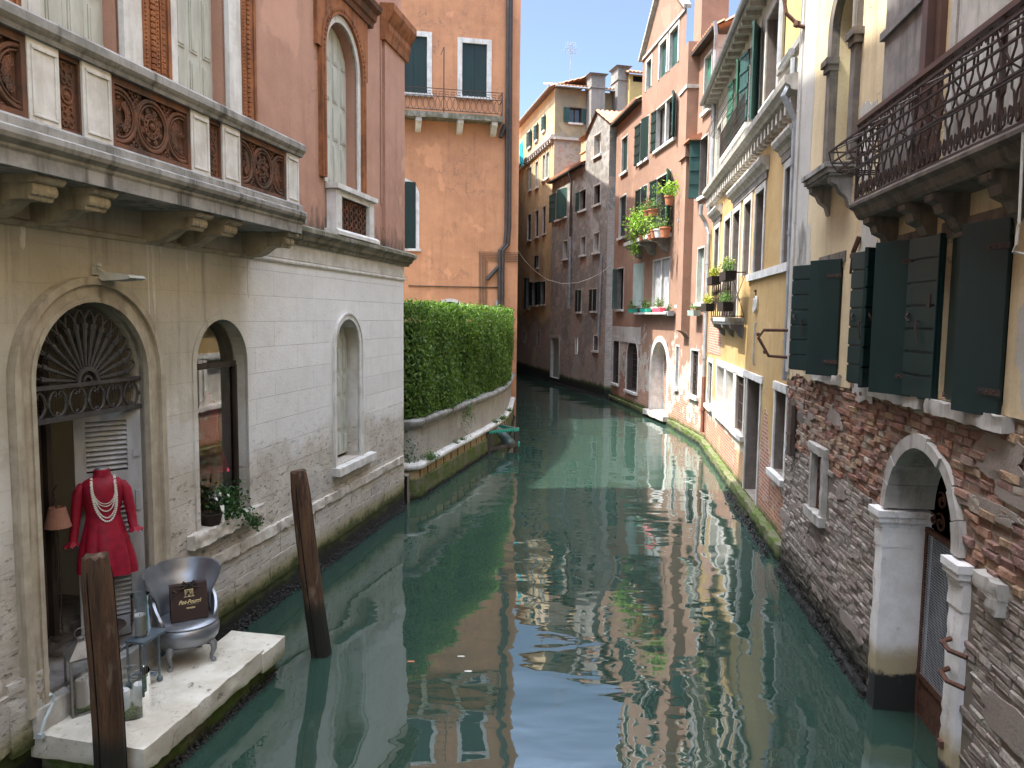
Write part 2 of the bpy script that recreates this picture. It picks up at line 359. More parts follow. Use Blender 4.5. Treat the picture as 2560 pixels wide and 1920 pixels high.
def pinkwall():
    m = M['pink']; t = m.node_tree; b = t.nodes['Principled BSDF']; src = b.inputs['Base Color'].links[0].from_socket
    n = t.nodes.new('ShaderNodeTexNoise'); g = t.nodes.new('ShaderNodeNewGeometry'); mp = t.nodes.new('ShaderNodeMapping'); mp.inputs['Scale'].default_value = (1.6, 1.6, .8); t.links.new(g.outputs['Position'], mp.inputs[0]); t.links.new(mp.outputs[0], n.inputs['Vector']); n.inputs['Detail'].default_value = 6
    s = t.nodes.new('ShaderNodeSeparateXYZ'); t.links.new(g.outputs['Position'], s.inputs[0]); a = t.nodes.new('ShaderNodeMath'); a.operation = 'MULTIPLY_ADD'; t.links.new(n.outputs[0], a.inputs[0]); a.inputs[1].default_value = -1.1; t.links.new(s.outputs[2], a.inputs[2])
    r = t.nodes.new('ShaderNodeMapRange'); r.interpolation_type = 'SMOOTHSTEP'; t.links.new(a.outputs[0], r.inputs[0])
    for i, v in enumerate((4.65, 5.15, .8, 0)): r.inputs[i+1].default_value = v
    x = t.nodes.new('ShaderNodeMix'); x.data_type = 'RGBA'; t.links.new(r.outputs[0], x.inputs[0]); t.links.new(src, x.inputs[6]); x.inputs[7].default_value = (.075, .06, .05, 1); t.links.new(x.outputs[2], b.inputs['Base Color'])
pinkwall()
M['terra'] = trimstone('terracotta', (.33, .135, .055), (.22, .085, .04), (.075, .038, .024), .75, .6)
M['dkterra'] = trimstone('sooty_terracotta', (.085, .052, .037), (.17, .075, .042), (.045, .03, .022), .6, .6)
M['orange'] = wallmat('orange_plaster', (.52, .26, .14), (.44, .215, .118), (.30, .15, .09), streak=.45, bumps=.22, alg=-5)
M['oldpaint'] = simple('pale_peeling_paint', (.50, .51, .45), (.40, .405, .35), .65, .3, 9, .35, streak=True)
M['greypaint'] = simple('grey_door_paint', (.38, .39, .41), (.28, .285, .29), .6, .3, 9, .3, streak=True)
M['dkwood'] = simple('dark_brown_wood', (.05, .036, .026), (.025, .018, .014), .7, .3, 8, .4, streak=True)
M['green'] = simple('dark_green_paint', (.007, .027, .024), (.005, .018, .017), .45, .4, 3, .12, streak=True)
M['bluegreen'] = simple('blue_green_paint', (.03, .085, .075), (.018, .055, .05), .55, .35, 4, .15, streak=True)
M['midgreen'] = simple('mid_green_paint', (.05, .17, .11), (.035, .12, .08), .6, .3, 4, .15, streak=True)  # mid-toned green, brighter than the other dark shutter greens
M['palegreen'] = simple('pale_grey_green_paint', (.32, .38, .33), (.24, .29, .26), .6, .3, 5, .2, streak=True)
M['iron'] = simple('rusty_black_iron', (.035, .026, .023), (.06, .033, .024), .6, .4, 12, .3)
M['brownrail'] = simple('brown_painted_iron', (.10, .052, .038), (.07, .04, .032), .45, .4, 5, .1)
M['dkiron'] = simple('dull_black_iron', (.035, .033, .031), (.055, .05, .046), .6, .4, 12, .3)
M['rust'] = simple('rusty_iron', (.12, .055, .035), (.06, .03, .022), .8, .3, 20, .5)
M['lead'] = simple('grey_metal_pipe', (.33, .35, .36), (.24, .25, .26), .5, .5, 4, .1, metal=.3)
M['dkpipe'] = simple('dark_brown_pipe', (.055, .042, .036), (.035, .03, .028), .45, .4, 4, .1)
M['copper'] = simple('rust_red_pipe', (.22, .085, .05), (.13, .055, .04), .6, .4, 6, .2)
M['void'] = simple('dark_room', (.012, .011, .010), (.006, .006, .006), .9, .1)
M['plasterin'] = simple('inner_wall_plaster', (.68, .64, .54), (.60, .56, .47), .9, .2, 2, .1)
M['olivein'] = simple('olive_inner_wall', (.12, .115, .085), (.09, .085, .06), .9, .2, 2, .1)
def glassmat(name, tint=(.9, .93, .92), base=.12, dark=None):
    m = NT(name); t = m.t; o = t.nodes['Material Output']; t.nodes.remove(m.b)
    g = m.n('BsdfGlossy'); g.inputs['Roughness'].default_value = .01; g.inputs['Color'].default_value = (1, 1, 1, 1)
    if dark: b = m.n('BsdfDiffuse'); b.inputs[0].default_value = (*dark, 1)
    else: b = m.n('BsdfTransparent'); b.inputs[0].default_value = (*tint, 1)
    f = m.n('Fresnel'); f.inputs[0].default_value = 1.5; mx = m.n('MixShader'); k = m.math('ADD', f.outputs[0], base, clamp=True)
    m.put(mx.inputs[0], k); t.links.new(b.outputs[0], mx.inputs[1]); t.links.new(g.outputs[0], mx.inputs[2]); t.links.new(mx.outputs[0], o.inputs[0]); return m.m
M['glass'] = glassmat('shop_glass', base=.05)
M['clear'] = glassmat('clear_glass', (.93, .95, .95), .02)
M['pane'] = glassmat('dark_window_pane', base=.06, dark=(.02, .022, .024))
def tilemat():
    m = NT('roof_tiles', .9, .2); n = m.noise(m.pos(), 3, 5, .7); f = m.noise(m.pos(), 14, 4, .6)
    c = m.mix(m.lin(n, .35, .65), (.42, .17, .085), (.27, .14, .085)); c = m.mix(m.lin(f, .5, .7, 0, .7), c, (.40, .33, .26)); return m.out(c, None, m.bump(f, .4, .02))
M['tile'] = tilemat()
def leafmat(name, a, b, c, trans=.35):
    m = NT(name, .5, .35); i = m.island(); r = m.n('ValToRGB'); m.put(r.inputs[0], i); e = r.color_ramp.elements
    e[0].color = (*a, 1); e[1].color = (*c, 1); q = e.new(.55); q.color = (*b, 1)
    m.put(m.b.inputs['Base Color'], r.outputs[0]); t = m.t; tr = m.n('BsdfTranslucent'); t.links.new(m.mix(1, r.outputs[0], (1.0, 1.15, .5), 'MULTIPLY'), tr.inputs[0])
    mx = m.n('MixShader'); mx.inputs[0].default_value = trans; t.links.new(m.b.outputs[0], mx.inputs[1]); t.links.new(tr.outputs[0], mx.inputs[2]); t.links.new(mx.outputs[0], t.nodes['Material Output'].inputs[0]); return m.m
M['hedge'] = leafmat('laurel_leaves', (.048, .105, .018), (.09, .165, .028), (.18, .27, .05), .42)
M['ivy'] = leafmat('ivy_leaves', (.02, .065, .018), (.035, .095, .025), (.06, .13, .035))
M['weed'] = leafmat('weed_leaves', (.06, .12, .03), (.09, .17, .04), (.14, .22, .06))
M['lime'] = leafmat('lime_leaves', (.16, .28, .04), (.22, .36, .05), (.30, .42, .08))
M['yellowfl'] = leafmat('yellow_flowering_leaves', (.10, .17, .03), (.28, .30, .04), (.55, .45, .05))
M['redfl'] = leafmat('red_petals', (.45, .03, .04), (.6, .05, .07), (.7, .1, .12))
M['stem'] = simple('plant_stems', (.07, .05, .03), (.05, .07, .03), .8)
M['pot'] = simple('clay_pot', (.42, .17, .09), (.33, .13, .07), .85, .2, 8)
M['mussel'] = simple('mussel_crust', (.022, .019, .015), (.009, .009, .008), .6, .4, 30, .6)
def woodpole():
    m = NT('weathered_pole_wood', .8, .25); p = m.pos((5, 5, .45)); n = m.noise(p, 2.2, 6, .65, .6); f = m.noise(m.pos((30, 30, 1.6)), 1.5, 4, .6); z = m.z()
    c = m.mix(m.lin(n, .36, .64), (.105, .055, .028), (.045, .026, .016)); c = m.mix(m.lin(f, .52, .66, 0, .8), c, (.02, .013, .009)); c = m.mix(m.lin(m.noise(m.pos((1, 1, .3)), 7, 4), .56, .68, 0, .8), c, (.17, .125, .09))
    zz = m.math('ADD', z, m.math('MULTIPLY', m.math('SUBTRACT', n, .5), .5)); c = m.mix(m.lin(zz, .75, .5), c, (.017, .016, .011))
    return m.out(c, None, m.bump(m.math('ADD', n, f), .8, .02))
M['pole'] = woodpole()
M['rufftimber'] = simple('grey_brown_timber', (.10, .075, .06), (.05, .04, .034), .8, .25, 5, .4, streak=True)
M['fabric'] = simple('red_silk_fabric', (.27, .004, .022), (.19, .003, .016), .6, .35, 14, .1)
M['pearl'] = simple('pearls', (.75, .72, .66), (.62, .58, .52), .25, .5, 8, 0)
M['wax'] = simple('white_wax', (.80, .78, .74), (.72, .70, .66), .5, .4, 4, .05)
M['moss'] = simple('green_moss', (.10, .17, .012), (.045, .085, .008), .95, .1, 40, 1)
M['silver'] = simple('silver_leather', (.27, .28, .30), (.22, .23, .25), .33, .6, 5, .1, metal=.7)
M['silverleg'] = simple('silver_paint', (.24, .25, .26), (.18, .19, .2), .45, .5, 8, .1, metal=.5)
M['bag'] = simple('brown_paper_bag', (.036, .02, .016), (.028, .016, .013), .6, .3, 3, .1)
M['gold'] = simple('gold_print', (.75, .62, .33), (.68, .56, .3), .4, .5, 3, 0)
M['bluemetal'] = simple('blue_grey_metal', (.13, .165, .19), (.10, .13, .15), .4, .5, 5, .1, metal=.4)
M['zinc'] = simple('tarnished_zinc', (.22, .2, .17), (.14, .125, .11), .5, .5, 8, .2, metal=.5)
def platmat():
    m = NT('smooth_landing_stone', .8, .25); p = m.pos(); n = m.noise(p, 2.2, 6, .65); f = m.noise(p, 14, 6, .7); k = m.noise(m.pos((1, 1, 1)), 5, 7, .7, .5)
    c = m.mix(m.lin(n, .36, .64), (.60, .57, .49), (.46, .42, .34)); c = m.mix(m.lin(f, .60, .68, 0, .6), c, (.22, .19, .14)); c = m.mix(m.lin(k, .62, .66, 0, .8), c, (.13, .11, .08)); cr_ = m.math('ABSOLUTE', m.math('SUBTRACT', m.noise(p, 1.3, 8, .6, .4), .5)); c = m.mix(m.lin(cr_, .006, .0, 0, .5), c, (.15, .13, .1))
    z = m.z(); zz = m.math('ADD', z, m.math('MULTIPLY', m.math('SUBTRACT', n, .5), .3)); c = m.mix(m.lin(zz, .33, .2, 0, .8), c, (.16, .17, .06)); return m.out(c, None, m.bump(m.math('ADD', n, m.math('MULTIPLY', f, .5)), .5, .015))
M['platform'] = platmat()
M['lampwhite'] = simple('white_enamel', (.62, .62, .59), (.5, .5, .47), .5)
M['shade'] = simple('pinkish_lampshade', (.30, .15, .10), (.25, .12, .085), .9)
M['conduit'] = simple('pale_grey_conduit', (.42, .47, .47), (.36, .41, .41), .5)
M['turq'] = simple('turquoise_paint', (.03, .36, .25), (.02, .27, .19), .5, .4, 6, .2)
M['ylstone'] = trimstone('yellow_stone', (.45, .34, .19), (.34, .25, .14), (.14, .11, .06), .6, .4)
M['rope'] = simple('pale_rope', (.55, .52, .46), (.45, .42, .36), .9)
M['cloth'] = simple('cyan_cloth', (.03, .42, .55), (.02, .33, .45), .9)
M['skin'] = simple('pale_yellow_stocking', (.62, .50, .22), (.55, .43, .18), .6)
M['pinkskirt'] = simple('coral_pink_skirt', (.75, .10, .15), (.65, .08, .12), .7)
M['basket'] = simple('dark_wicker', (.035, .026, .02), (.02, .015, .012), .8, .2, 40, .6)
# ------------------------------------------------------------------ leaf clouds
def leaves(name, pts, size, mat, parent=None, seed=1, nrm=None, up=.3, ratio=.45):
    """many folded leaf blades, one island each; pts Nx3 array"""
    g = np.random.default_rng(seed); P = np.asarray(pts, float); n = len(P)
    d = g.normal(size=(n, 3)); 
    if nrm is not None: d = d*.75+np.asarray(nrm)
    d /= np.linalg.norm(d, axis=1)[:, None]                    # blade normal
    t = g.normal(size=(n, 3)); t[:, 2] -= up; t -= (t*d).sum(1)[:, None]*d; t /= np.linalg.norm(t, axis=1)[:, None]
    b = np.cross(d, t); s = size*g.uniform(.6, 1.3, n)[:, None]
    A = P-t*s*.5; B = P+t*s*.5; C = P+b*s*ratio*.5+d*s*.10; D = P-b*s*ratio*.5+d*s*.10
    V = np.stack([A, C, B, D], 1).reshape(-1, 3); k = np.arange(n)*4
    F = np.concatenate([np.stack([k, k+1, k+2], 1), np.stack([k, k+2, k+3], 1)])
    if parent is not None: V = V-np.array(root_of(parent).location)
    me = bpy.data.meshes.new(name); me.vertices.add(len(V)); me.vertices.foreach_set('co', V.ravel()); me.loops.add(F.size); me.polygons.add(len(F))
    me.loops.foreach_set('vertex_index', F.ravel()); me.polygons.foreach_set('loop_start', np.arange(0, F.size, 3)); me.polygons.foreach_set('loop_total', np.full(len(F), 3)); me.update(); me.validate()
    me.materials.append(mat); o = bpy.data.objects.new(name, me); COL.objects.link(o)
    if parent is not None: o.parent = parent
    return o
# ------------------------------------------------------------------ palazzo on the left bank
A = Plane((-3.98-.195*6, .3), (-2.22, 15.3)); AL = A.len; XA = A
pal = thing('palazzo', 'palazzo with pink plaster over white stone ground floor and long carved balcony', 'building', A(8, -3, 0))
DOOR = (6.0, 7.40, .62, 4.09, True); WIN1 = (8.27, 9.33, 1.52, 3.93, True); WIN2 = (11.98, 12.95, 1.55, 3.93, True); PWIN = (11.78, 13.0, 6.05, 8.62, True)
b = MB(A); b.wall(-16, AL, -1.2, 5.0, [DOOR, WIN1, WIN2])
for h, d in ((DOOR, .5), (WIN1, .30), (WIN2, .28)): b.reveal(h, d)
b.box(AL-.001, AL, -6, 0, -1.2, 5.0); b.build('stone_wall', M['ashlar'], pal)
UPW = [(6.25, 7.25, 5.3, 9.6, False), (8.07, 9.05, 5.3, 9.6, False), PWIN]
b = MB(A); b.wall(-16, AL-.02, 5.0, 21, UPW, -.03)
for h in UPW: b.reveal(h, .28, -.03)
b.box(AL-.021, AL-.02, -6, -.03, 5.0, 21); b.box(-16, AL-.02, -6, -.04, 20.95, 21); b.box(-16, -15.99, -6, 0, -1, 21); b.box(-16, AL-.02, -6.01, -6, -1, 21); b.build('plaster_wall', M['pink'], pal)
# pilaster strip, groove and capital at the corner, seen at the top
b = MB(A); b.box(14.2, AL+.0, -.03, .03, 5.2, 9.2); b.box(14.1, 14.17, -.02, -.015, 6.05, 9.2); b.build('corner_pilaster', M['pink'], pal)
b = MB(A); b.sweep([(-.03, 9.0), (.07, 9.0), (.09, 9.12), (.12, 9.2), (.12, 9.3), (.2, 9.42), (.24, 9.5), (.24, 9.62), (-.03, 9.65)], 14.1, AL+.12); b.build('pilaster_capital', M['terra'], pal)
# cornice over the stone floor
prof = [(-.02, 4.99), (.05, 4.99), (.07, 5.04), (.12, 5.06), (.14, 5.11), (.19, 5.14), (.22, 5.16), (.22, 5.22), (.1, 5.27), (-.02, 5.30)]
b = MB(A); b.sweep(prof, 9.4, AL+.2, seg=1); b.build('cornice', M['corn'], pal)
b = MB(A); b.sweep([(0, 4.70), (.025, 4.70), (.035, 4.725), (.025, 4.75), (0, 4.76)], 9.45, AL+.03); b.sweep([(0, 4.76), (.012, 4.77), (.012, 4.99), (0, 4.99)], 9.45, AL+.012); b.build('string_course', M['white'], pal)
# rough projecting plinth courses
b = MB(A)
u = 7.9
while u < AL-.2:
    w = rnd.uniform(.9, 1.7); b.rough(u, min(u+w, AL-.05)-.012, -.02, .045, 1.01, 1.14, .013, .06, 3); u += w
b.build('rough_plinth_course', M['roughwhite'], pal); b = MB(A); b.rough(4.2, 5.55, -.02, .05, .93, 1.15, .02, .06, 9); b.build('rough_plinth_course', M['roughwhite'], pal)
b = MB(A); u = 4.0
while u < 5.85: w = rnd.uniform(.7, 1.2); b.rough(u, min(u+w, 5.86), -.05, .035, .42, .9, .012, .1, 4); u += w+.01
b.build('base_course', M['ashlar'], pal); b = MB(A); u = 8.1
while u < AL: w = rnd.uniform(.8, 1.5); b.rough(u, min(u+w, AL)-.01, -.05, .02, .35, .68, .008, .1, 5); b.rough(u+.3, min(u+.3+w, AL)-.01, -.05, .012, .69, 1.0, .008, .1, 6); u += w
b.rough(5.62, 6.02, -.05, .05, .35, .98, .012, .08, 7); b.build('base_course', M['ashlar'], pal)
# mussels along the water line
b = MB(A); rn = random.Random(5)
for i in range(1900):
    u = rn.uniform(7.4, AL+.05); b.ball((u, rn.uniform(-.02, .07)+(.05 if u < 9 else 0), rn.uniform(-.02, .2)*rn.random()+.02), rn.uniform(.007, .02), 4, (1, 1, .7))
tag(b.build('mussel_crust', M['mussel'], pal), kind='stuff')
# lime runs below the corbels
rn = random.Random(31)
for uc_, zl in ((7.52, 3.75), (7.60, 3.95), (7.72, 4.25), (8.16, 4.35), (6.0, 4.5), (9.42, 4.2)):
    w_ = rn.uniform(.012, .03); P = [(uc_-w_, 4.70), (uc_+w_, 4.70)]+[(uc_+w_*rn.uniform(.5, 1.1), 4.7-(4.7-zl)*f) for f in (.3, .6, .85)]+[(uc_, zl)]+[(uc_-w_*rn.uniform(.5, 1.1), 4.7-(4.7-zl)*f) for f in (.85, .6, .3)]
    b = MB(A); b.prism(P, -.002, .003); b.build('lime_run', M['white'], pal)
# ---- water door
df = MB(A)
df.arc(6.70, 3.39, .70, .86, -.05, .045, .62); df.arc(6.70, 3.39, .86, .93, -.02, .085, .62); df.arc(6.70, 3.39, .70, .745, .04, .062, .62)
df = df.build('door_surround', M['tanstone'], pal)
# fanlight grille
g = MB(A); cu, cz, og = 6.70, 3.36, -.06
for i in range(15):
    a = math.pi*(i+.5)/15; r0, r1 = .13, .50
    p = lambda r: (cu+math.cos(a)*r, og, cz+math.sin(a)*r)
    g.tube([p(r0), p(.42), p(r1)], [.010, .019, .021], 6)
    g.tube([p(.49), p(.535)], .028, 6)
    a2 = math.pi*(i+1.5)/15
    if i < 14:
        A_ = [(.535, 0), (.60, .12), (.645, .35), (.655, .5), (.645, .65), (.60, .88), (.535, 1)]
        g.tube([(cu+math.cos(a+(a2-a)*f)*r, og, cz+math.sin(a+(a2-a)*f)*r) for r, f in A_], .011, 5)
g.arc(cu, cz, .10, .135, og-.03, og+.03, n=14); g.arc(cu, cz, .04, .06, og-.02, og+.02, n=10)
g.box(6.0, 7.40, og-.03, og+.03, 3.325, 3.36)
for i in range(6):
    uc = 6.0+1.40*(i+.5)/6; L = [(uc+.098*math.sin(t)*(1 if abs(t) < 9 else 1), og, 3.19-.115*math.cos(t)) for t in [math.pi*2*k/22+.28 for k in range(21)]]
    L = [(uc+.098*math.sin(t), og, 3.195+.118*math.cos(t)) for t in [.32+(2*math.pi-.64)*k/20 for k in range(21)]]
    L = [(uc+.022, og, 3.255), (uc+.012, og, 3.275), (uc+.026, og, 3.30)]+L+[(uc-.026, og, 3.30), (uc-.012, og, 3.275), (uc-.022, og, 3.255)]
    g.tube(L, .013, 5); g.tube([(uc-.022, og, 3.095), (uc, og, 3.115), (uc+.022, og, 3.095)], .011, 5); g.box(uc+.098+.006, uc+.098+.034, og-.02, og+.02, 3.17, 3.21)
g.box(6.0, 7.40, og-.035, og+.03, 3.035, 3.08)
gr = g.build('fanlight_grille', M['dkiron'], df)
b = MB(A); b.arc(6.70, 3.39, .0, .70, -.16, -.15, 3.08, 20); 
# fine wire mesh behind the fan
wm = MB(A)
for i in range(46):
    u = 6.0+1.4*i/45; top = 3.39+math.sqrt(max(0, .49-(u-6.7)**2)); wm.box(u-.0012, u+.0012, -.132, -.13, 3.08, top)
for i in range(34):
    z = 3.08+1.0*i/33; r = math.sqrt(max(0, .49-(z-3.39)**2)) if z > 3.39 else .7; wm.box(6.7-r, 6.7+r, -.136, -.134, z-.0012, z+.0012)
wm.build('wire_mesh', M['iron'], df)
# room behind, step, glazed inner door, louvred leaf
b = MB(A); b.box(5.2, 7.64, -1.5, -1.49, .3, 4.3); b.box(5.2, 5.21, -1.5, -.5, .3, 4.3); b.box(7.62, 7.64, -1.5, -.5, .3, 4.3); b.box(5.2, 7.62, -1.5, -.5, 4.25, 4.3); b.box(7.42, 7.63, -.51, -.49, .3, 4.3); b.build('entrance_hall', M['plasterin'], pal)
b = MB(A); b.box(5.2, 7.62, -2.4, -.02, .35, .70); b.box(5.4, 7.62, -2.4, -.62, .70, .86); b.box(5.4, 7.62, -2.4, -.66, .86, .90); b.build('door_step', M['warmgrey'], pal)
b = MB(A); x0, x1 = 6.0, 6.62
b.box(x0, x0+.05, -.56, -.50, .9, 3.05); b.box(6.52, 6.62, -.56, -.50, .9, 3.05); b.box(x0, x1, -.56, -.50, .9, 1.0); b.box(x0, x1, -.56, -.5, 2.95, 3.05); b.box(6.66, 6.72, -.62, -.48, .9, 3.6)
gd = b.build('glazed_door', M['dkwood'], pal); b = MB(A); b.box(x0+.05, 6.52, -.535, -.53, 1.0, 2.95); b.build('pane', M['pane'], gd)
b = MB(A); b.box(5.99, 6.035, -.09, .01, .62, 3.04); b.box(6.035, 6.05, -.08, -.02, .62, 3.04); b.build('grey_jamb_frame', M['greypaint'], pal)
# louvred leaf folded back inside the right jamb, facing the door way
def Leaf(F, hu, ho, ang):
    c, s_ = math.cos(ang), math.sin(ang)
    return lambda s, t, z: F(hu+s*c-t*s_, ho+s*s_+t*c, z)
lx = Leaf(A, 7.39, -.05, R(180+38)); L = MB(lx); w = .60
for a0, a1, z0, z1 in ((0, .13, .72, 3.03), (w-.10, w, .72, 3.03), (.13, w-.1, .72, .92), (.13, w-.1, 1.62, 1.72), (.13, w-.1, 2.23, 2.42), (.13, w-.1, 2.93, 3.03)): L.box(a0, a1, -.02, .02, z0, z1)
L.box(.02, .08, -.035, -.02, 2.55, 2.62); L.box(.03, .07, -.04, -.02, 2.0, 2.2); lf = L.build('louvred_door', M['greypaint'], pal)
L = MB(lx)
for z0, z1 in ((.92, 1.62), (1.72, 2.23), (2.42, 2.93)):
    k = int((z1-z0)/.047)
    for i in range(k): z = z0+.02+i*(z1-z0-.02)/k; L.add([(.13, .016, z+.03), (w-.1, .016, z+.03), (w-.1, -.016, z), (.13, -.016, z), (.13, .016, z+.04), (w-.1, .016, z+.04), (w-.1, -.018, z+.008), (.13, -.018, z+.008)], [(0, 1, 2, 3), (4, 5, 6, 7), (2, 3, 7, 6), (0, 1, 5, 4)])
L.build('louvre_slats', M['greypaint'], lf); b = MB(lx); b.box(.13, w-.1, .022, .03, .92, 2.93); b.build('dark_backing', M['dkwood'], lf)
# ---- arched shop window
w1 = MB(A); w1.arc(8.80, 3.40, .53, .60, -.02, .02, 1.5); w1 = w1.build('shop_window', M['ashlar'], pal)
b = MB(A); b.box(8.30, 9.33, -.20, -.14, 3.34, 3.41); b.box(9.285, 9.33, -.20, -.13, 1.52, 3.36); b.box(8.28, 8.31, -.2, -.14, 1.52, 3.36); b.box(8.28, 9.33, -.2, -.14, 1.5, 1.55); b.build('frame', M['dkwood'], w1)
b = MB(A); b.face((8.27, -.17, 1.5), (9.33, -.17, 1.5), (9.33, -.17, 3.95), (8.27, -.17, 3.95)); b.build('pane', M['glass'], w1)
b = MB(A); b.box(8.0, 9.62, -.72, -.71, 1.3, 4.2); b.box(8.0, 9.62, -.72, -.3, 1.35, 1.5); b.box(9.6, 9.62, -.72, -.3, 1.3, 4.2); b.box(8.0, 9.62, -.72, -.3, 4.15, 4.2); b.build('display_niche', M['plasterin'], w1)
b = MB(A); b.rough(8.03, 9.60, -.25, .10, 1.36, 1.52, .018, .055, 2); b.build('sill', M['roughwhite'], w1)
# ---- shuttered window
w2 = MB(A); w2.arc(12.465, 3.445, .485, .565, -.02, .03, 1.5); w2.arc(12.465, 3.445, .565, .59, -.01, .045, 1.5); w2 = w2.build('shuttered_window', M['white'], pal)
def panels(F, u0, u1, o, rows, cols, zfun, nm, par, mat, th=.03):
    """panelled shutter pair in one leaf mesh; zfun(u) is the head height"""
    b = MB(F); N = 10; bot = rows[0][0]-.05
    P = [(u0+(u1-u0)*i/N) for i in range(N+1)]
    b.prism([(u0, bot)]+[(u1, bot)]+[(u, zfun(u)) for u in reversed(P)], o-th, o)
    cw = (u1-u0)/cols
    for c in range(cols):
        a, e = u0+cw*c+cw*.2, u0+cw*(c+1)-cw*.2
        for z0, z1 in rows:
            zt = min(z1, zfun(a)-.05, zfun(e)-.05)
            if zt-z0 < .06: continue
            b.box(a, e, o, o+.012, z0, zt); b.box(a+.02, e-.02, o+.012, o+.02, z0+.03, zt-.03)
        if c: b.box(u0+cw*c-.006, u0+cw*c+.006, o, o+.003, bot, zfun(u0+cw*c)-.02)
    return b.build(nm, mat, par)
zf = lambda u: 3.445+math.sqrt(max(0, .49**2-(u-12.465)**2))
panels(A, 11.98, 12.95, -.22, [(1.66, 1.95), (2.05, 2.55), (2.65, 2.95), (3.05, 3.4), (3.46, 3.9)], 4, zf, 'shutter', w2, M['oldpaint'])
b = MB(A); b.rough(11.83, 13.45, -.22, .14, 1.40, 1.53, .006, .08, 8); b.build('sill', M['white'], w2)
# ---- pink floor arched window
w3 = MB(A); w3.arc(12.39, 8.01, .61, .72, -.06, .0, 6.05); w3 = w3.build('arched_window', M['white'], pal)
zf3 = lambda u: 8.01+math.sqrt(max(0, .62**2-(u-12.39)**2))
panels(A, 11.78, 13.0, -.22, [(6.15, 6.75), (6.85, 7.35), (7.45, 8.0), (8.06, 8.6)], 4, zf3, 'shutter', w3, M['oldpaint'])
b = MB(A); b.arc(12.39, 8.01, .72, .86, -.04, .05, 6.1)
for i in range(34):
    for sx in (-1, 1): b.ball((12.39+sx*.79, .055, 6.16+i*.055), .028, 6, (1, .6, 1.3))
for i in range(30):
    a = math.pi*(i+.5)/30; b.ball((12.39+math.cos(a)*.79, .055, 8.01+math.sin(a)*.79), .03, 6, (1, .6, 1))
b.wall(12.39-.98, 12.39+.98, 8.0, 9.0, [(11.66, 13.12, 6, 8.74, True)], .03); b.box(12.39-.98, 12.39-.975, -.03, .03, 8.0, 9.0); b.build('carved_surround', M['terra'], w3)
b = MB(A); b.sweep([(-.03, 8.98), (.06, 8.98), (.08, 9.06), (.12, 9.08), (.14, 9.18), (.22, 9.22), (.24, 9.3), (-.03, 9.36)], 11.25, 13.55); b.build('hood', M['dkterra'], w3)
# its little parapet
pb = MB(A); pb.box(11.72, 13.40, -.02, .2, 5.95, 6.03); pb.box(11.76, 11.97, -.02, .15, 5.32, 5.95); pb.box(13.12, 13.33, -.02, .15, 5.32, 5.95); pb.sweep([(-.02, 5.24), (.22, 5.24), (.22, 5.30), (.17, 5.34), (-.02, 5.34)], 11.68, 13.42); pb.box(11.97, 13.12, .1, .14, 5.86, 5.95)
for u in (11.80, 13.16): pb.box(u, u+.13, .15, .158, 5.42, 5.86)
pb = pb.build('window_parapet', M['white'], pal, bevel=.008)
b = MB(A); b.box(11.97, 13.12, .02, .06, 5.34, 5.86)
for i in range(6):
    for j in range(4):
        b.arc(12.06+i*.19+.02, 5.40+j*.125, .045, .062, .06, .095, n=14, a0=0, a1=2*math.pi-.001); b.ball((12.08+i*.19+.095, .07, 5.40+j*.125+.06), .025, 5)
b.build('pierced_panel', M['dkterra'], pb)
# ---- tall balcony windows with terracotta borders
for k, h in enumerate(UPW[:2]):
    f = MB(A); f.box(h[1], h[1]+.26, -.06, .03, 5.3, 9.6); f.box(h[0]-.12, h[0], -.06, .03, 5.3, 9.6)
    if k == 0: f.box(h[0]-.2, h[0]-.12, -.06, .02, 5.3, 9.6)
    f = f.build('balcony_window', M['white'], pal)
    panels(A, h[0], h[1], -.2, [(5.5, 6.2), (6.3, 6.85), (6.95, 7.6), (7.7, 8.3), (8.4, 9.4)], 4, lambda u: 9.6, 'shutter', f, M['oldpaint'])
    t = MB(A)
    strips = [(h[1]+.26, h[1]+.58 if k == 0 else h[1]+.60)]+([(h[0]-.38, h[0]-.12)] if k else [(h[0]-.45, h[0]-.2)])
    for a, e in strips:
        t.box(a, e, -.05, .02, 5.3, 9.6); t.box(a, a+.05, .02, .05, 5.3, 9.6); t.box(e-.05, e, .02, .04, 5.3, 9.6); m_ = (a+e)/2
        for i in range(60): t.ball((m_, .03, 6.0+i*.058), .036, 6, (1, .7, 1)); 
        for i in range(90): t.ball((a+.025, .052, 6.0+i*.04), .016, 5)
    t.build('carved_border', M['terra'], f)
# ---- the long balcony
XB = lambda u, o, z: A(u, o*.715, 5.0+(z-4.93)*1.045)
sl_ = MB(XB); sl_.sweep([(0, 4.93), (.98, 4.93), (.98, 5.03), (1.0, 5.05), (1.0, 5.07), (1.06, 5.10), (1.08, 5.13), (1.08, 5.17), (1.05, 5.185), (1.0, 5.19), (1.0, 5.25), (.97, 5.27), (0, 5.27)], 1.0, 9.5)
sl_.box(9.5, 9.56, 0, 1.04, 5.05, 5.17); bal = sl_.build('balcony', M['grey'], pal)
rl = MB(XB); rl.sweep([(.80, 5.83), (.97, 5.83), (.985, 5.86), (1.01, 5.88), (1.03, 5.90), (1.03, 5.96), (.99, 5.985), (.80, 5.985), (.78, 5.9)], 1.0, 9.56, seg=1); rl.box(9.38, 9.56, 0, .8, 5.86, 5.985); rl.build('rail', M['grey'], bal)
piers = [(5.42, 5.71), (5.94, 6.26), (7.32, 7.62), (7.85, 8.18), (9.20, 9.51), (3.7, 4.0), (4.2, 4.5)]
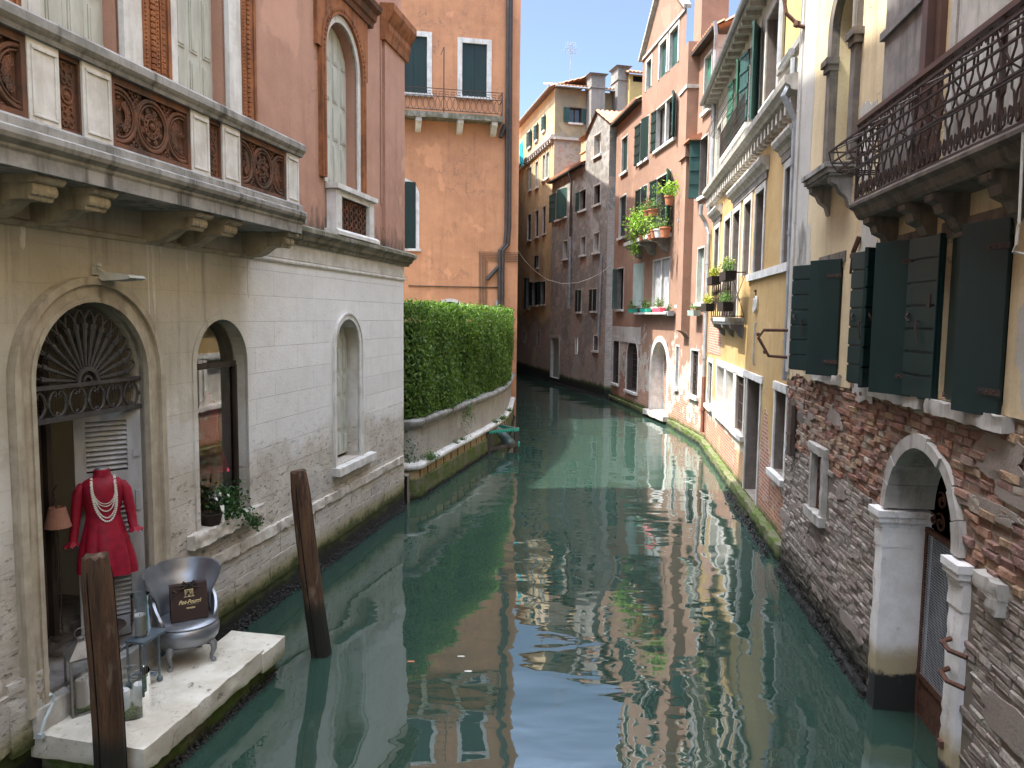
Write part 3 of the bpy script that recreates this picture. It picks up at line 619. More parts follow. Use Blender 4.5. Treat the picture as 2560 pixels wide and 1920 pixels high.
for a, e in piers:
    p = MB(XB); p.box(a, e, .80, .93, 5.27, 5.83)
    for q in ((a+.03, a+.05), (e-.05, e-.03)): p.box(q[0], q[1], .93, .943, 5.33, 5.78)
    p.box(a+.03, e-.03, .93, .943, 5.31, 5.33); p.box(a+.03, e-.03, .93, .95, 5.76, 5.79)
    if a > 9: p.box(e-.001, e+.006, .83, .9, 5.33, 5.78)
    p.build('pier', M['white'], bal, bevel=.004)
def ring(b, uc, zc, r, t, o, a0=0, a1=2*math.pi, n=28):
    full = a1-a0 > 6.2; b.tube([(uc+math.cos(a0+(a1-a0)*i/n)*r, o, zc+math.sin(a0+(a1-a0)*i/n)*r) for i in range(n if full else n+1)], t, 6, closed=full)
def rosette(b, uc, zc, r, o, petals=12):
    b.ball((uc, o+.012, zc), r*.2, 8); ring(b, uc, zc, r*.38, r*.055, o+.008, n=20); ring(b, uc, zc, r*.62, r*.05, o+.006, n=24)
    for i in range(petals):
        a = 2*math.pi*i/petals; b.ball((uc+math.cos(a)*r*.5, o+.006, zc+math.sin(a)*r*.5), r*.11, 6, (1, .6, 1))
    for i in range(8):
        a = 2*math.pi*(i+.5)/8; c = (uc+math.cos(a)*r*.78, zc+math.sin(a)*r*.78); b.ball((c[0], o, c[1]), r*.12, 6, (1, .6, 1)); ring(b, c[0], c[1], r*.13, r*.04, o+.004, a-2.2, a+2.2, 8)
def big_panel(a, e, mat):
    b = MB(XB); z0, z1 = 5.27, 5.83; o = .885
    b.box(a, e, .80, .84, z0, z1)
    for q in ((a, a+.045, z0, z1), (e-.045, e, z0, z1), (a+.045, e-.045, z0, z0+.05), (a+.045, e-.045, z1-.06, z1)): b.box(q[0], q[1], .84, .915, q[2], q[3])
    uc, zc = (a+e)/2, 5.545; r = .205; hw = (e-a)/2-.045
    ring(b, uc, zc, r, .02, o); ring(b, uc, zc, r-.035, .008, o+.006); rosette(b, uc, zc, r*.78, o-.01)
    for sx in (-1, 1):
        c = uc+sx*r*2.03; x = uc+sx*hw-c; lim = math.acos(max(-1, min(1, abs(x)/r)))
        s0 = math.pi if sx > 0 else 0; off = math.acos(max(-.99, min(.99, sx*x/r))) if True else 0
        al = math.pi-off if sx > 0 else math.pi-off
        # keep the part of the side ring that lies inside the frame
        ring(b, c, zc, r, .018, o-.004, s0-al, s0+al); ring(b, c, zc, r-.035, .008, o, s0-al*.96, s0+al*.96)
        n = 5
        for i in range(n):
            aa = s0+(i-(n-1)/2)*.42; b.ball((c+math.cos(aa)*r*.55, o-.01, zc+math.sin(aa)*r*.55), .03, 6, (1, .6, 1)); ring(b, c+math.cos(aa)*r*.55, zc+math.sin(aa)*r*.55, .032, .007, o-.004, n=8)
        for sz in (-1, 1):
            for (du, dz, rr) in ((r*1.02, .20, .035), (r*1.02, .13, .022), (r*1.02+.06, .225, .018), (r*1.02-.06, .225, .018)):
                ring(b, uc+sx*du, zc+sz*dz, rr, .008, o-.006, n=10); b.ball((uc+sx*du, o-.012, zc+sz*dz), rr*.5, 5)
    rn = random.Random(int(a*10))
    for _ in range(70):
        du, dz = rn.uniform(-hw+.03, hw-.03), rn.uniform(-.20, .20); x, z = uc+du, zc+dz
        if min(abs(math.hypot(x-q_, dz)-r) for q_ in (uc, uc-r*2.03, uc+r*2.03)) < .035 or math.hypot(du, dz) < r*.85: continue
        a_ = rn.uniform(0, 6); ring(b, x, z, rn.uniform(.014, .026), .006, o-.012, a_, a_+rn.uniform(3, 5.5), 8); b.ball((x+rn.uniform(-.02, .02), o-.02, z+rn.uniform(-.02, .02)), rn.uniform(.008, .014), 5, (1, .6, 1.5))
    return b.build('carved_panel', mat, bal)
big_panel(4.5, 5.42, M['dkterra']); big_panel(6.26, 7.32, M['dkterra']); big_panel(8.18, 9.20, M['dkterra'])
for a, e in ((5.71, 5.94), (7.62, 7.85), (4.0, 4.2)):
    b = MB(XB); b.box(a, e, .80, .86, 5.27, 5.83); m_ = (a+e)/2; o = .868
    for q in (a, e-.02): b.box(q, q+.02, .86, .9, 5.27, 5.83)
    b.box(a, e, .86, .9, 5.27, 5.3); b.box(a, e, .86, .9, 5.79, 5.83); ring(b, m_, 5.545, .055, .009, o); b.ball((m_, o, 5.545), .03, 8, (1, .6, 1))
    for sz in (-1, 1):
        for (dz, du, rr) in ((.10, .028, .022), (.15, .035, .028), (.205, .03, .024)):
            for sx in (-1, 1): ring(b, m_+sx*du, 5.545+sz*dz, rr, .007, o, n=9)
        b.ball((m_, o, 5.545+sz*.125), .018, 6, (1, .5, 1.6)); b.ball((m_, o, 5.545+sz*.18), .02, 6, (1, .5, 1.4))
    b.build('narrow_panel', M['dkterra'], bal)
# corbels with a rolled front
for uc in (5.62, 6.18, 7.55, 8.10, 9.39, 4.6):
    b = MB(XB); w = .10
    cpf = [(0, 4.93), (.86, 4.93), (.86, 4.885), (.80, 4.87), (.80, 4.83), (.76, 4.785), (.70, 4.765), (.62, 4.775), (.5, 4.77), (.35, 4.70), (.2, 4.66), (.08, 4.66), (0, 4.68)]
    b.prism(cpf, uc-w, uc+w, 0)
    for (o, z, r) in ((.78, 4.835, .05), (.735, 4.79, .035)):
        for j in range(5):
            q = uc-w-.02+j*(2*w+.04)/4; 
            if j < 4: b.tube([(q, o, z), (q+(2*w+.04)/8, o, z), (q+(2*w+.04)/4, o, z)], [r*.82, r, r*.82], 10)
    b.prism([(.4, 4.93), (.88, 4.93), (.9, 4.905), (.86, 4.88), (.4, 4.88)], uc-w-.035, uc+w+.035, 0)
    b.build('corbel', M['tanstone'], bal, bevel=.006)
b = MB(A); b.sweep([(0, 4.69), (.03, 4.69), (.05, 4.72), (.05, 4.735), (0, 4.75)], 1, 9.5); b.build('wall_moulding', M['tanstone'], pal)
b = MB(A); b.rough(4.3, 5.32, -.2, .12, 1.30, 1.46, .018, .06, 12); b.build('neighbour_sill', M['roughwhite'], pal)
# ------------------------------------------------------------------ water, land
def watermat():
    m = NT('canal_water'); t = m.t; o = t.nodes['Material Output']; t.nodes.remove(m.b)
    p = m.pos()
    w1 = m.noise(m.pos((.40, .62, 1)), .75, 1, .4, .6); w2 = m.noise(m.pos((.8, 1.7, 1)), 1.25, 2, .4, .3); w3 = m.noise(m.pos((1.6, 4, 1)), 1.6, 2, .5)
    amp = m.lin(m.noise(m.pos((.12, .10, 1)), 1, 2), .35, .65, .25, 1)
    h = m.math('ADD', m.math('MULTIPLY', w1, 1.3), m.math('MULTIPLY', m.math('MULTIPLY', w2, amp), .42)); h = m.math('ADD', h, m.math('MULTIPLY', m.math('MULTIPLY', w3, amp), .035))
    n = m.bump(h, 1.0, .034)
    d = m.n('BsdfDiffuse'); m.put(d.inputs[0], (.024, .050, .037)); g = m.n('BsdfGlossy'); g.inputs['Roughness'].default_value = .012; m.put(g.inputs[0], (.93, .96, 1.0)); m.put(g.inputs['Normal'], n)
    f = m.n('Fresnel'); f.inputs[0].default_value = 1.36; m.put(f.inputs['Normal'], n); k = m.math('MULTIPLY_ADD', f.outputs[0], 1.0, .15, clamp=True)
    mx = m.n('MixShader'); m.put(mx.inputs[0], k); t.links.new(d.outputs[0], mx.inputs[1]); t.links.new(g.outputs[0], mx.inputs[2]); t.links.new(mx.outputs[0], o.inputs[0]); return m.m
b = MB(); b.face((-300, -300, 0), (300, -300, 0), (300, 500, 0), (-300, 500, 0)); tag(b.build('canal_water', watermat()), 'green canal water', kind='structure')
# ------------------------------------------------------------------ facade kit
def leaf_mesh(F, hu, ho, ang, side, w, z0, z1, mat, name, par, battens=5, th=.035, straps=False, both=False):
    """shutter leaf hinged at u=hu; side=+1 closes towards +u; ang 0 closed, 180 folded flat on the wall"""
    c, s_ = math.cos(R(ang)), math.sin(R(ang))
    X = lambda s, t, z: F(hu+side*(s*c+t*s_), ho+s*s_-t*c+.0, z)
    b = MB(X); b.box(0, w, -th/2, th/2, z0, z1)
    n = max(1, int(w/.16)); 
    for i in range(1, n): b.box(w*i/n-.004, w*i/n+.004, -th/2-.002, th/2+.002, z0+.003, z1-.003)
    if battens:
        for i in range(battens+1):
            z = z0+.05+(z1-z0-.1)*i/battens; b.box(.01, w-.01, th/2, th/2+.02, z-.035, z+.035)
    if straps:
        for z in (z0+.22, z1-.22): b.box(0, w*.55, -th/2-.008, -th/2, z-.02, z+.02)
    return b.build(name, mat, par)
class Fac:
    def __init__(s, F, root): s.F = F; s.root = root; s.H = []; s.S = []
    def rect(s, tl, br):
        a, b = s.F.uz(*tl), s.F.uz(*br); return (min(a[0], b[0]), max(a[0], b[0]), min(a[1], b[1]), max(a[1], b[1]))
    def win(s, tl=None, br=None, r=None, kind='pane', d=.2, sw=.055, sp=.025, smat='pale', sill=True, leaf='green', leaves=(), arch=False, name='window', lw=None, hood=0, bars=None, fill=None, battens=4, mull=0):
        u0, u1, z0, z1 = r or s.rect(tl, br)
        s.H.append((u0, u1, z0, z1, arch)); s.S.append(dict(h=s.H[-1], kind=kind, d=d, sw=sw, sp=sp, smat=smat, sill=sill, leaf=leaf, leaves=leaves, name=name, lw=lw, bars=bars, fill=fill, battens=battens, mull=mull))
    def finish(s):
        F = s.F
        for q in s.S:
            u0, u1, z0, z1, ar = q['h']; sw, sp, d = q['sw'], q['sp'], q['d']; b = MB(F); r = (u1-u0)/2; uc = (u0+u1)/2
            if sw:
                if ar: b.arc(uc, z1-r, r, r+sw, -.02, sp, z0)
                else: b.box(u0-sw, u0, -.02, sp, z0, z1+sw); b.box(u1, u1+sw, -.02, sp, z0, z1+sw); b.box(u0, u1, -.02, sp, z1, z1+sw)
            if q['mull']: b.box(uc-.07, uc+.07, -.12, .01, z0, z1)
            if q['kind'] != 'dark' or not sw: b.reveal((u0+.001, u1-.001, z0+.001, z1-.001, ar), d, -.003)
            w = b.build(q['name'], M[q['smat']], s.root)
            if q['kind'] == 'dark' and sw: b = MB(F); b.reveal((u0+.001, u1-.001, z0+.001, z1-.001, ar), d, -.003); b.build('reveal', M['brownstone'], w)
            if q['sill']: b = MB(F); b.box(u0-sw-.05, u1+sw+.05, -.05, .10, z0-.11, z0-.002); b.build('sill', M['white'], w)
            if q['kind'] == 'closed':
                hw = (u1-u0)/2
                for side, hu in ((1, u0), (-1, u1)): leaf_mesh(F, hu+side*.004, -d*.5, 0, side, hw-.008, z0+.005, z1-.005, M[q['leaf']], 'shutter', w, 0, straps=True)
            elif q['kind'] == 'fill': b = MB(F); b.rough(u0+.002, u1-.002, -d-.03, -d, z0+.002, z1-.002, .015, .12, int(u0*10)); b.build('blocking', M[q['fill']], w)
            else:
                if ar:
                    P = [(u0, z0)]+[(uc-math.cos(math.pi*i/16)*r, z1-r+math.sin(math.pi*i/16)*r) for i in range(17)]+[(u1, z0)]
                    b = MB(F); b.add([(p[0], -d+.01, p[1]) for p in P], [tuple(range(len(P)))])
                else: b = MB(F); b.face((u0, -d+.01, z0), (u1, -d+.01, z0), (u1, -d+.01, z1), (u0, -d+.01, z1))
                b.build('pane', M['pane' if q['kind'] != 'dark' else 'void'], w)
                if q['kind'] == 'pane':
                    b = MB(F); 
                    for a, c, e, g in ((u0, u0+.05, z0, z1), (u1-.05, u1, z0, z1), (uc-.03, uc+.03, z0, z1), (u0, u1, z1-.05, z1), (u0, u1, z0, z0+.05)): b.box(a, c, -d+.012, -d+.05, e, g)
                    b.build('sash', M['dkwood' if q['leaf'] != 'palegreen' else 'pale'], w)
            for L in q['leaves']:
                side = 1 if L[0] == 'n' else -1; hu = u0 if side == 1 else u1; lw = q['lw'] or (u1-u0)/2
                leaf_mesh(F, hu, .03, L[1], side, lw, z0-.01, z1, M[L[2] if len(L) > 2 else q['leaf']], 'shutter', w, q['battens'])
            if q['bars']:
                nx, nz = q['bars']; b = MB(F)
                for i in range(nx): u = u0+(u1-u0)*(i+.5)/nx; zt = z1 if not ar else z1-r+math.sqrt(max(0, r*r-(u-uc)**2)); b.tube([F_(u, -.06, z) for F_ in (lambda a, o, z: (a, o, z),) for z in (z0, zt)], .013, 5)
                for i in range(nz): z = z0+(z1-z0)*(i+.5)/nz; rr = r if not ar or z < z1-r else math.sqrt(max(0, r*r-(z-z1+r)**2)); b.box(uc-rr, uc+rr, -.07, -.05, z-.012, z+.012)
                b.build('bars', M['iron'], w)
    def wallsheet(s, u0, u1, z0, z1, mat, name='wall', off=0, parent=None, gable=None):
        b = MB(s.F); b.wall(u0, u1, z0, z1, s.H, off)
        if gable: b.add([(u, off, z) for u, z in gable], [tuple(range(len(gable)))])
        return b.build(name, mat, parent or s.root)
def roof(F, u0, u1, o0, z0, o1, z1, name, par, pitch=.2, mat='tile', drop=.05):
    """tiled slope: half-round tile rows running from the eave (o0,z0) up to (o1,z1)"""
    b = MB(F); n = max(4, int((u1-u0)/pitch))*6; m = max(3, int(math.hypot(o1-o0, z1-z0)/.35)); rows = []
    for j in range(m+1):
        for e in (0, 1):
            if j == m and e: continue
            f = j/m; row = []
            for i in range(n+1):
                u = u0+(u1-u0)*i/n; w = abs(math.sin(math.pi*(u-u0)/pitch)); h = .075*w-(0 if e == 0 else .0)+(.03 if e == 0 else 0)
                row.append((u, o0+(o1-o0)*f, z0+(z1-z0)*f+h-(.0 if e == 0 else .03)))
            rows.append(row)
    b.grid(rows); b.face((u0, o0, z0-drop), (u1, o0, z0-drop), (u1, o1, z1-drop), (u0, o1, z1-drop)); b.face((u0, o0, z0-drop), (u1, o0, z0-drop), (u1, o0, z0+.01), (u0, o0, z0+.01))
    return b.build(name, M[mat], par)
def pipe(F, pts, r, mat, par, name='downpipe', collars=0):
    b = MB(F); b.tube(pts, r, 8)
    if collars:
        for (p, q) in zip(pts, pts[1:]):
            L = abs(p[2]-q[2])
            if L > 1.2:
                for i in range(int(L/1.1)): f = (i+.6)/int(L/1.1); c = [p[k]+(q[k]-p[k])*f for k in range(3)]; b.tube([(c[0], c[1], c[2]-.03), (c[0], c[1], c[2]+.03)], r*1.25, 8)
    return b.build(name, M[mat], par)
def chimney(F, u0, u1, o0, o1, z0, z1, mat, par, cap='tile', pot=False):
    b = MB(F); b.box(u0, u1, o0, o1, z0, z1); b.box(u0-.05, u1+.05, o0-.05, o1+.05, z1-.75, z1-.68); b.box(u0-.07, u1+.07, o0-.07, o1+.07, z1, z1+.08)
    c = b.build('chimney', M[mat], par); b = MB(F); e = .16
    b.add([(u0-e, o0-e, z1+.08), (u1+e, o0-e, z1+.08), (u1+e, o1+e, z1+.08), (u0-e, o1+e, z1+.08), ((u0+u1)/2-.1, (o0+o1)/2, z1+.28), ((u0+u1)/2+.1, (o0+o1)/2, z1+.28)], [(0, 1, 2, 3), (0, 1, 5, 4), (2, 3, 4, 5), (1, 2, 5), (3, 0, 4)])
    b.build('chimney_cap', M[cap], c); return c
# masonry finishes
RED = ((.36, .135, .075), (.25, .10, .065), (.42, .25, .15)); PALEB = ((.36, .25, .20), (.28, .215, .18), (.42, .365, .31))
M['r2wall'] = wallmat('ochre_lime_plaster', (.42, .29, .135), (.365, .235, .095), (.27, .175, .09), RED, 1.55, .30, .62, (.48, .455, .39), alg=.45, streak=.55)
M['r2up'] = wallmat('cream_lime_plaster', (.40, .375, .32), (.365, .325, .245), (.27, .23, .165), alg=-3, streak=.4)
M['yellow'] = wallmat('yellow_plaster', (.48, .35, .15), (.43, .31, .13), (.45, .28, .09), alg=-3, streak=.25)
M['salmon'] = wallmat('salmon_plaster', (.27, .165, .116), (.225, .135, .095), (.235, .165, .13), RED, 2.3, .085, .60, (.50, .45, .38), alg=.45, streak=.6)
M['r4wall'] = wallmat('grey_patched_plaster', (.33, .32, .30), (.235, .225, .205), (.125, .118, .105), PALEB, 7.5, .014, .545, (.26, .245, .22), alg=.75, streak=.75, bscale=(.3, .09))
M['r4side'] = wallmat('pale_patched_plaster', (.34, .32, .285), (.25, .235, .21), (.12, .11, .10), PALEB, 14, .03, .60, (.24, .23, .21), alg=.7, streak=.6)
M['r5wall'] = wallmat('ochre_patched_plaster', (.47, .36, .20), (.36, .27, .16), (.18, .14, .09), PALEB, 3.6, .16, .56, (.30, .26, .2), alg=.8, streak=.7)
M['r5front'] = wallmat('grey_ochre_plaster', (.30, .25, .15), (.22, .195, .14), (.13, .11, .08), RED, 14.0, .06, .58, (.33, .3, .25), alg=-3, streak=.5)
M['r1plaster'] = wallmat('weathered_yellow_plaster', (.60, .495, .32), (.53, .43, .27), (.30, .22, .12), alg=-3, streak=.5, under=None)
M['greyplaster'] = wallmat('greyish_white_plaster', (.47, .455, .42), (.39, .37, .33), (.25, .22, .17), alg=-3, streak=.5, bumps=.5)
M['chimgrey'] = wallmat('grey_chimney_render', (.26, .24, .215), (.19, .18, .165), (.10, .09, .08), alg=-3, streak=.5)
def gatestone():
    m = NT('water_stained_white_stone', .8, .25); p = m.pos(); n = m.noise(p, 5, 6, .65); f = m.noise(p, 35, 4, .6); z = m.z()
    c = m.mix(m.lin(n, .35, .65), (.80, .79, .77), (.70, .68, .65)); zz = m.math('ADD', z, m.math('MULTIPLY', m.math('SUBTRACT', n, .5), .3))
    c = m.mix(m.lin(zz, .75, .55), c, (.40, .335, .21)); c = m.mix(m.lin(zz, .42, .36), c, (.022, .024, .022)); c = m.mix(m.lin(m.noise(m.pos((2, 2, 1)), 1.6, 5, .7), .56, .7, 0, .6), c, (.33, .27, .19))
    return m.out(c, None, m.bump(m.math('ADD', n, m.math('MULTIPLY', f, .4)), .5, .015))
M['gatestone'] = gatestone()
M['brownstone'] = trimstone('brownish_stone', (.235, .20, .175), (.17, .145, .125), (.09, .075, .065), .6, .3)
# ------------------------------------------------------------------ near house on the right bank
R1 = Plane((4.31-.119*9.49, 2.0), (4.31+.119*1.0, 12.49), flip=-1)
nh = thing('yellow_house', 'near yellow plastered house with crumbling brick base, stone water gate and iron balcony', 'building', R1(5, -3, 0))
L1 = 9.78
f = Fac(R1, nh)
GATE = (4.00, 5.46, -.6, 2.86, True); SW = (7.64, 8.07, 1.47, 2.24, False); f.H += [GATE, SW]
W1, W2, W3 = (7.25, 8.17, 3.34, 4.70, False), (4.85, 5.92, 3.34, 4.70, False), (3.42, 4.47, 3.34, 4.70, False); AW = (7.15, 7.95, 5.86, 8.05, True); f.H += [W1, W2, W3, AW]
bw = NT('brick_backing', .95, .1); bc, bf = bw.brick(bw.uv(), (.24, .15, .11), (.20, .13, .10), (.27, .235, .19), .26, .072, .012)
M['backing'] = bw.out(bw.mix(bw.lin(bw.z(), 2.2, 2.0), bc, (.225, .195, .165)), None, bw.bump(bf, -.6, .03))
b = MB(R1); b.wall(-16, L1, -1.2, 3.4, f.H[:2]); b.box(L1-.002, L1, -10, 0, -1.2, 12.5); b.box(-16, L1, -10, -9.9, -1, 12.5); b.build('brick_core', M['backing'], nh)
# plaster skin with a broken lower edge
rn = random.Random(11); edge = []; u = -16.; z = 3.3
while u < L1:
    edge.append((u, z)); u += rn.uniform(.05, .22) if u > 2 else 2; z += rn.uniform(-.07, .07); z = min(max(z, 3.12), 3.34) if u < 8.6 else min(max(z, 2.6+.0*u), 3.2)
edge.append((L1, 3.0))
b = MB(R1); b.wall(-16, L1, 3.4, 12.5, f.H[2:], .03)
for (u0, z0), (u1, z1) in zip(edge, edge[1:]):
    if any(h[0]-.02 < (u0+u1)/2 < h[1]+.02 for h in f.H[2:5]): continue
    b.face((u0, .03, z0), (u1, .03, z1), (u1, .03, 3.4), (u0, .03, 3.4)); b.face((u0, .03, z0), (u1, .03, z1), (u1, 0, z1), (u0, 0, z0))
for h in f.H[2:]: b.reveal(h, .22, .03)
b.build('plaster_wall', M['r1plaster'], nh)
# greyish patches where the lime coat is newer
def patch(F, u0, u1, z0, z1, off, mat, par, seed, name='plaster_patch', n=72):
    rn = random.Random(seed); uc, zc = (u0+u1)/2, (z0+z1)/2; P = []; W_ = [(k_, .16/k_**.6, rn.uniform(0, 6)) for k_ in (2, 3, 5, 8, 13)]
    for i in range(n):
        a = 2*math.pi*i/n; r = 1+sum(A_*math.sin(k_*a+p_) for k_, A_, p_ in W_)+rn.uniform(-.03, .03); c, s_ = math.cos(a), math.sin(a); q = max(abs(c), abs(s_)); q = q*.75+.25
        P.append((uc+(u1-u0)/2*c*r/q, zc+(z1-z0)/2*s_*r/q))
    b = MB(F); b.prism(P, off-.012, off); return b.build(name, M[mat], par)
patch(R1, 8.95, 9.74, 4.9, 9.2, .034, 'greyplaster', nh, 2); patch(R1, 8.75, 9.5, 3.6, 5.4, .034, 'greyplaster', nh, 3); patch(R1, 6.02, 6.75, 3.1, 3.85, .034, 'greyplaster', nh, 4)
patch(R1, 6.15, 6.7, 4.55, 5.2, .034, 'greyplaster', nh, 5); patch(R1, 6.35, 6.9, 5.6, 6.4, .034, 'greyplaster', nh, 6); patch(R1, 2.0, 3.2, 3.05, 4.3, .034, 'greyplaster', nh, 8)
# corner strip, raised pilaster bands on the yellow wall
b = MB(R1); b.box(L1-.16, L1+.01, .0, .06, 3.2, 12.5); b.build('corner_strip', M['greyplaster'], nh)
# loose old bricks, each its own block
def bricks(F, u0, u1, z0, z1, rows, blen, holes, seed, mats, dep, jit, miss, parent, nm, gap=.010, out=0):
    rn = random.Random(seed); b = MB(F); rh = (z1-z0)/rows
    for j in range(rows):
        u = u0+rn.uniform(-blen, 0); zc = z0+j*rh
        while u < u1:
            w = blen*rn.uniform(.55, 1.15); a, e = max(u, u0)+gap*.5, min(u+w, u1)-gap*.5; u += w
            if e-a < .03 or rn.random() < miss: continue
            if any(h[0] < e-.02 and a+.02 < h[1] and h[2]-.02 < zc+rh and zc < h[3]+.02 for h in holes): continue
            if GATE[2] < zc and ((a+e)/2-4.73)**2+max(0, zc+rh/2-2.13)**2 < .85**2 and zc < 3.0: continue
            p = dep+rn.uniform(-jit, jit)+out; za, ze = zc+gap*.5+rn.uniform(-.004, .004), zc+rh-gap*.5+rn.uniform(-.004, .004); k = min(.007, rh*.12)
            J = lambda s_: rn.uniform(-s_, s_)
            P = [(a, -.05, za), (e, -.05, za), (e, -.05, ze), (a, -.05, ze), (a+J(.004), p-k+J(.004), za+J(.004)), (e+J(.004), p-k+J(.004), za+J(.004)), (e+J(.004), p-k+J(.004), ze+J(.004)), (a+J(.004), p-k+J(.004), ze+J(.004)),
                 (a+k*1.4+J(.006), p+J(.008), za+k+J(.003)), (e-k*1.4+J(.006), p+J(.008), za+k+J(.003)), (e-k*1.4+J(.006), p+J(.008), ze-k+J(.003)), (a+k*1.4+J(.006), p+J(.008), ze-k+J(.003))]
            b.add(P, [(0, 1, 5, 4), (1, 2, 6, 5), (2, 3, 7, 6), (3, 0, 4, 7), (4, 5, 9, 8), (5, 6, 10, 9), (6, 7, 11, 10), (7, 4, 8, 11), (8, 9, 10, 11)])
    return tag(b.build(nm, mats, parent), kind='stuff')
def brickmat(name, cols, alg):
    m = NT(name, .92, .15); i = m.island(); r = m.n('ValToRGB'); r.color_ramp.interpolation = 'CONSTANT'; m.put(r.inputs[0], i); e = r.color_ramp.elements; e[0].color = (*cols[0], 1); e[1].position = .97; e[1].color = (*cols[-1], 1)
    for k, c in enumerate(cols[1:-1]): q = e.new((k+1)/(len(cols)-1)); q.color = (*c, 1)
    n = m.noise(m.pos(), 7, 6, .7); f = m.noise(m.pos(), 45, 4, .65); big = m.noise(m.pos(), 1.1, 4, .6); z = m.z()
    c = m.mix(m.lin(n, .42, .68, 0, .75), r.outputs[0], tuple(x*.45 for x in cols[0])); c = m.mix(m.lin(f, .52, .7, 0, .6), c, (.42, .37, .31)); c = m.mix(m.lin(big, .5, .7, 0, .5), c, (.30, .24, .19))
    zz = m.math('ADD', z, m.math('MULTIPLY', m.math('SUBTRACT', n, .5), .5)); c = m.mix(m.lin(zz, alg+.35, alg, 0, .85), c, (.055, .05, .035)); c = m.mix(m.lin(zz, alg, alg-.25), c, (.014, .014, .011))
    return m.out(c, None, m.bump(m.math('ADD', n, m.math('MULTIPLY', f, .6)), .8, .02))
M['redbrick'] = brickmat('old_red_bricks', [(.33, .165, .115), (.27, .14, .105), (.37, .21, .14), (.26, .155, .135), (.40, .28, .18), (.31, .18, .135), (.43, .375, .30), (.29, .19, .165)], .3)
M['greybrick'] = brickmat('eroded_grey_bricks', [(.33, .29, .255), (.27, .23, .205), (.37, .33, .29), (.30, .235, .205), (.40, .365, .32), (.31, .26, .23), (.26, .225, .205)], .38)
bricks(R1, -.6, L1-.02, 2.10, 3.36, 18, .22, [SW, (7.5, 8.22, 1.3, 2.36)], 21, M['redbrick'], .016, .022, .05, nh, 'crumbling_bricks', .009)
bricks(R1, -.6, L1-.02, -.30, 2.10, 36, .25, [(7.54, 8.18, 1.36, 2.34), (5.46, 5.64, -1, 2.2), (3.77, 4.02, -1, 2.2)], 22, M['greybrick'], .016, .011, .05, nh, 'eroded_bricks', .012)
M['mortar'] = wallmat('smeared_old_mortar', (.29, .25, .215), (.24, .195, .17), (.18, .14, .12), alg=.35, streak=.3, bumps=.9)
rn = random.Random(44)
for i in range(26):
    u_, z_ = rn.uniform(2.5, 9.6), rn.choice((rn.uniform(.4, 2.0), rn.uniform(1.9, 3.1))); w_, h_ = rn.uniform(.12, .5), rn.uniform(.05, .16)
    if any(h[0]-.35 < u_ < h[1]+.35 and h[2]-.3 < z_ < h[3]+.3 for h in (GATE, SW)): continue
    patch(R1, u_-w_, u_+w_, z_-h_, z_+h_, .027, 'mortar', nh, 60+i, 'mortar_smear', 34)
# window in the brick base
b = MB(R1); b.rough(7.54, 7.645, -.05, .075, 1.47, 2.24, .008, .09, 1); b.rough(8.065, 8.17, -.05, .075, 1.47, 2.24, .008, .09, 2); b.rough(7.53, 8.26, -.05, .085, 2.24, 2.35, .01, .08, 3); b.rough(7.5, 8.26, -.05, .11, 1.34, 1.47, .01, .08, 4)
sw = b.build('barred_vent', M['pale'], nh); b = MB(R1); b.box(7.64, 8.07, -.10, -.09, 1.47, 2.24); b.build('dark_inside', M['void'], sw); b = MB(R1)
for i in range(16): u = 7.65+.42*i/15; b.box(u-.004, u+.004, -.03, -.02, 1.47, 2.24)
for i in range(26): z = 1.48+.75*i/25; b.box(7.64, 8.07, -.024, -.012, z-.006, z+.006)
b.build('grate', M['rust'], sw)
# ---- water gate
gs = thing_part = None
for a, e, j0, j1, k in ((5.43, 5.70, 5.46, 5.66, 5), (3.73, 4.01, 3.75, 3.99, 7)):
    g = MB(R1); g.rough(j0, j1, -.42, .06, -.6, 1.72, .007, .1, k); g.rough(j0-.005, j1+.005, -.42, .07, 1.72, 1.93, .006, .08, k+1); g.box(a+.02, e-.02, -.40, .085, 1.93, 1.98); g.box(a, e, -.40, .11, 1.98, 2.03); g.box(a-.01, e+.01, -.40, .125, 2.035, 2.10)
    if k == 5:
        for i in range(20): o = -.36+i*.022; g.box(5.462, 5.47, o, o+.013, 1.945, 1.97)
        gs = g.build('water_gate', M['gatestone'], nh)
    else: g.build('gate_jamb', M['gatestone'], gs)
g = MB(R1); N = 9
for i in range(N):
    a0, a1 = math.pi*i/N+.006, math.pi*(i+1)/N-.006; g.arc(4.73, 2.12, .73, .73+.12+rn.uniform(-.02, .03), -.42, .05+rn.uniform(-.012, .012), n=4, a0=a0, a1=a1)
g.build('arch_stone', M['pale'], gs)
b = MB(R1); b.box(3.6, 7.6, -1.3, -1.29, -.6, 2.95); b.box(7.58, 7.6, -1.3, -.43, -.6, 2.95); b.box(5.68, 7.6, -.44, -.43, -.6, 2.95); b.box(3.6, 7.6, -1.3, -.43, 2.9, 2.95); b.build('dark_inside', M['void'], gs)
g = MB(R1); o = -.36; g.box(4.0, 5.46, o-.02, o+.02, 1.90, 1.95); g.box(4.0, 5.46, o-.02, o+.02, .40, .46)
for u in (4.02, 4.73, 5.42): g.box(u-.022, u+.022, o-.02, o+.02, .0, 1.92)
g.box(4.02, 5.44, o-.01, o, .0, .42)
gd = g.build('iron_gate', M['rust'], gs); g = MB(R1)
for i in range(50): u = 4.02+1.42*i/49; g.box(u-.0025, u+.0025, o+.002, o+.006, .45, 1.9)
for i in range(54): z = .46+1.44*i/53; g.box(4.02, 5.44, o+.006, o+.010, z-.0025, z+.0025)
g.build('wire_mesh', M['lead'], gd); g = MB(R1)
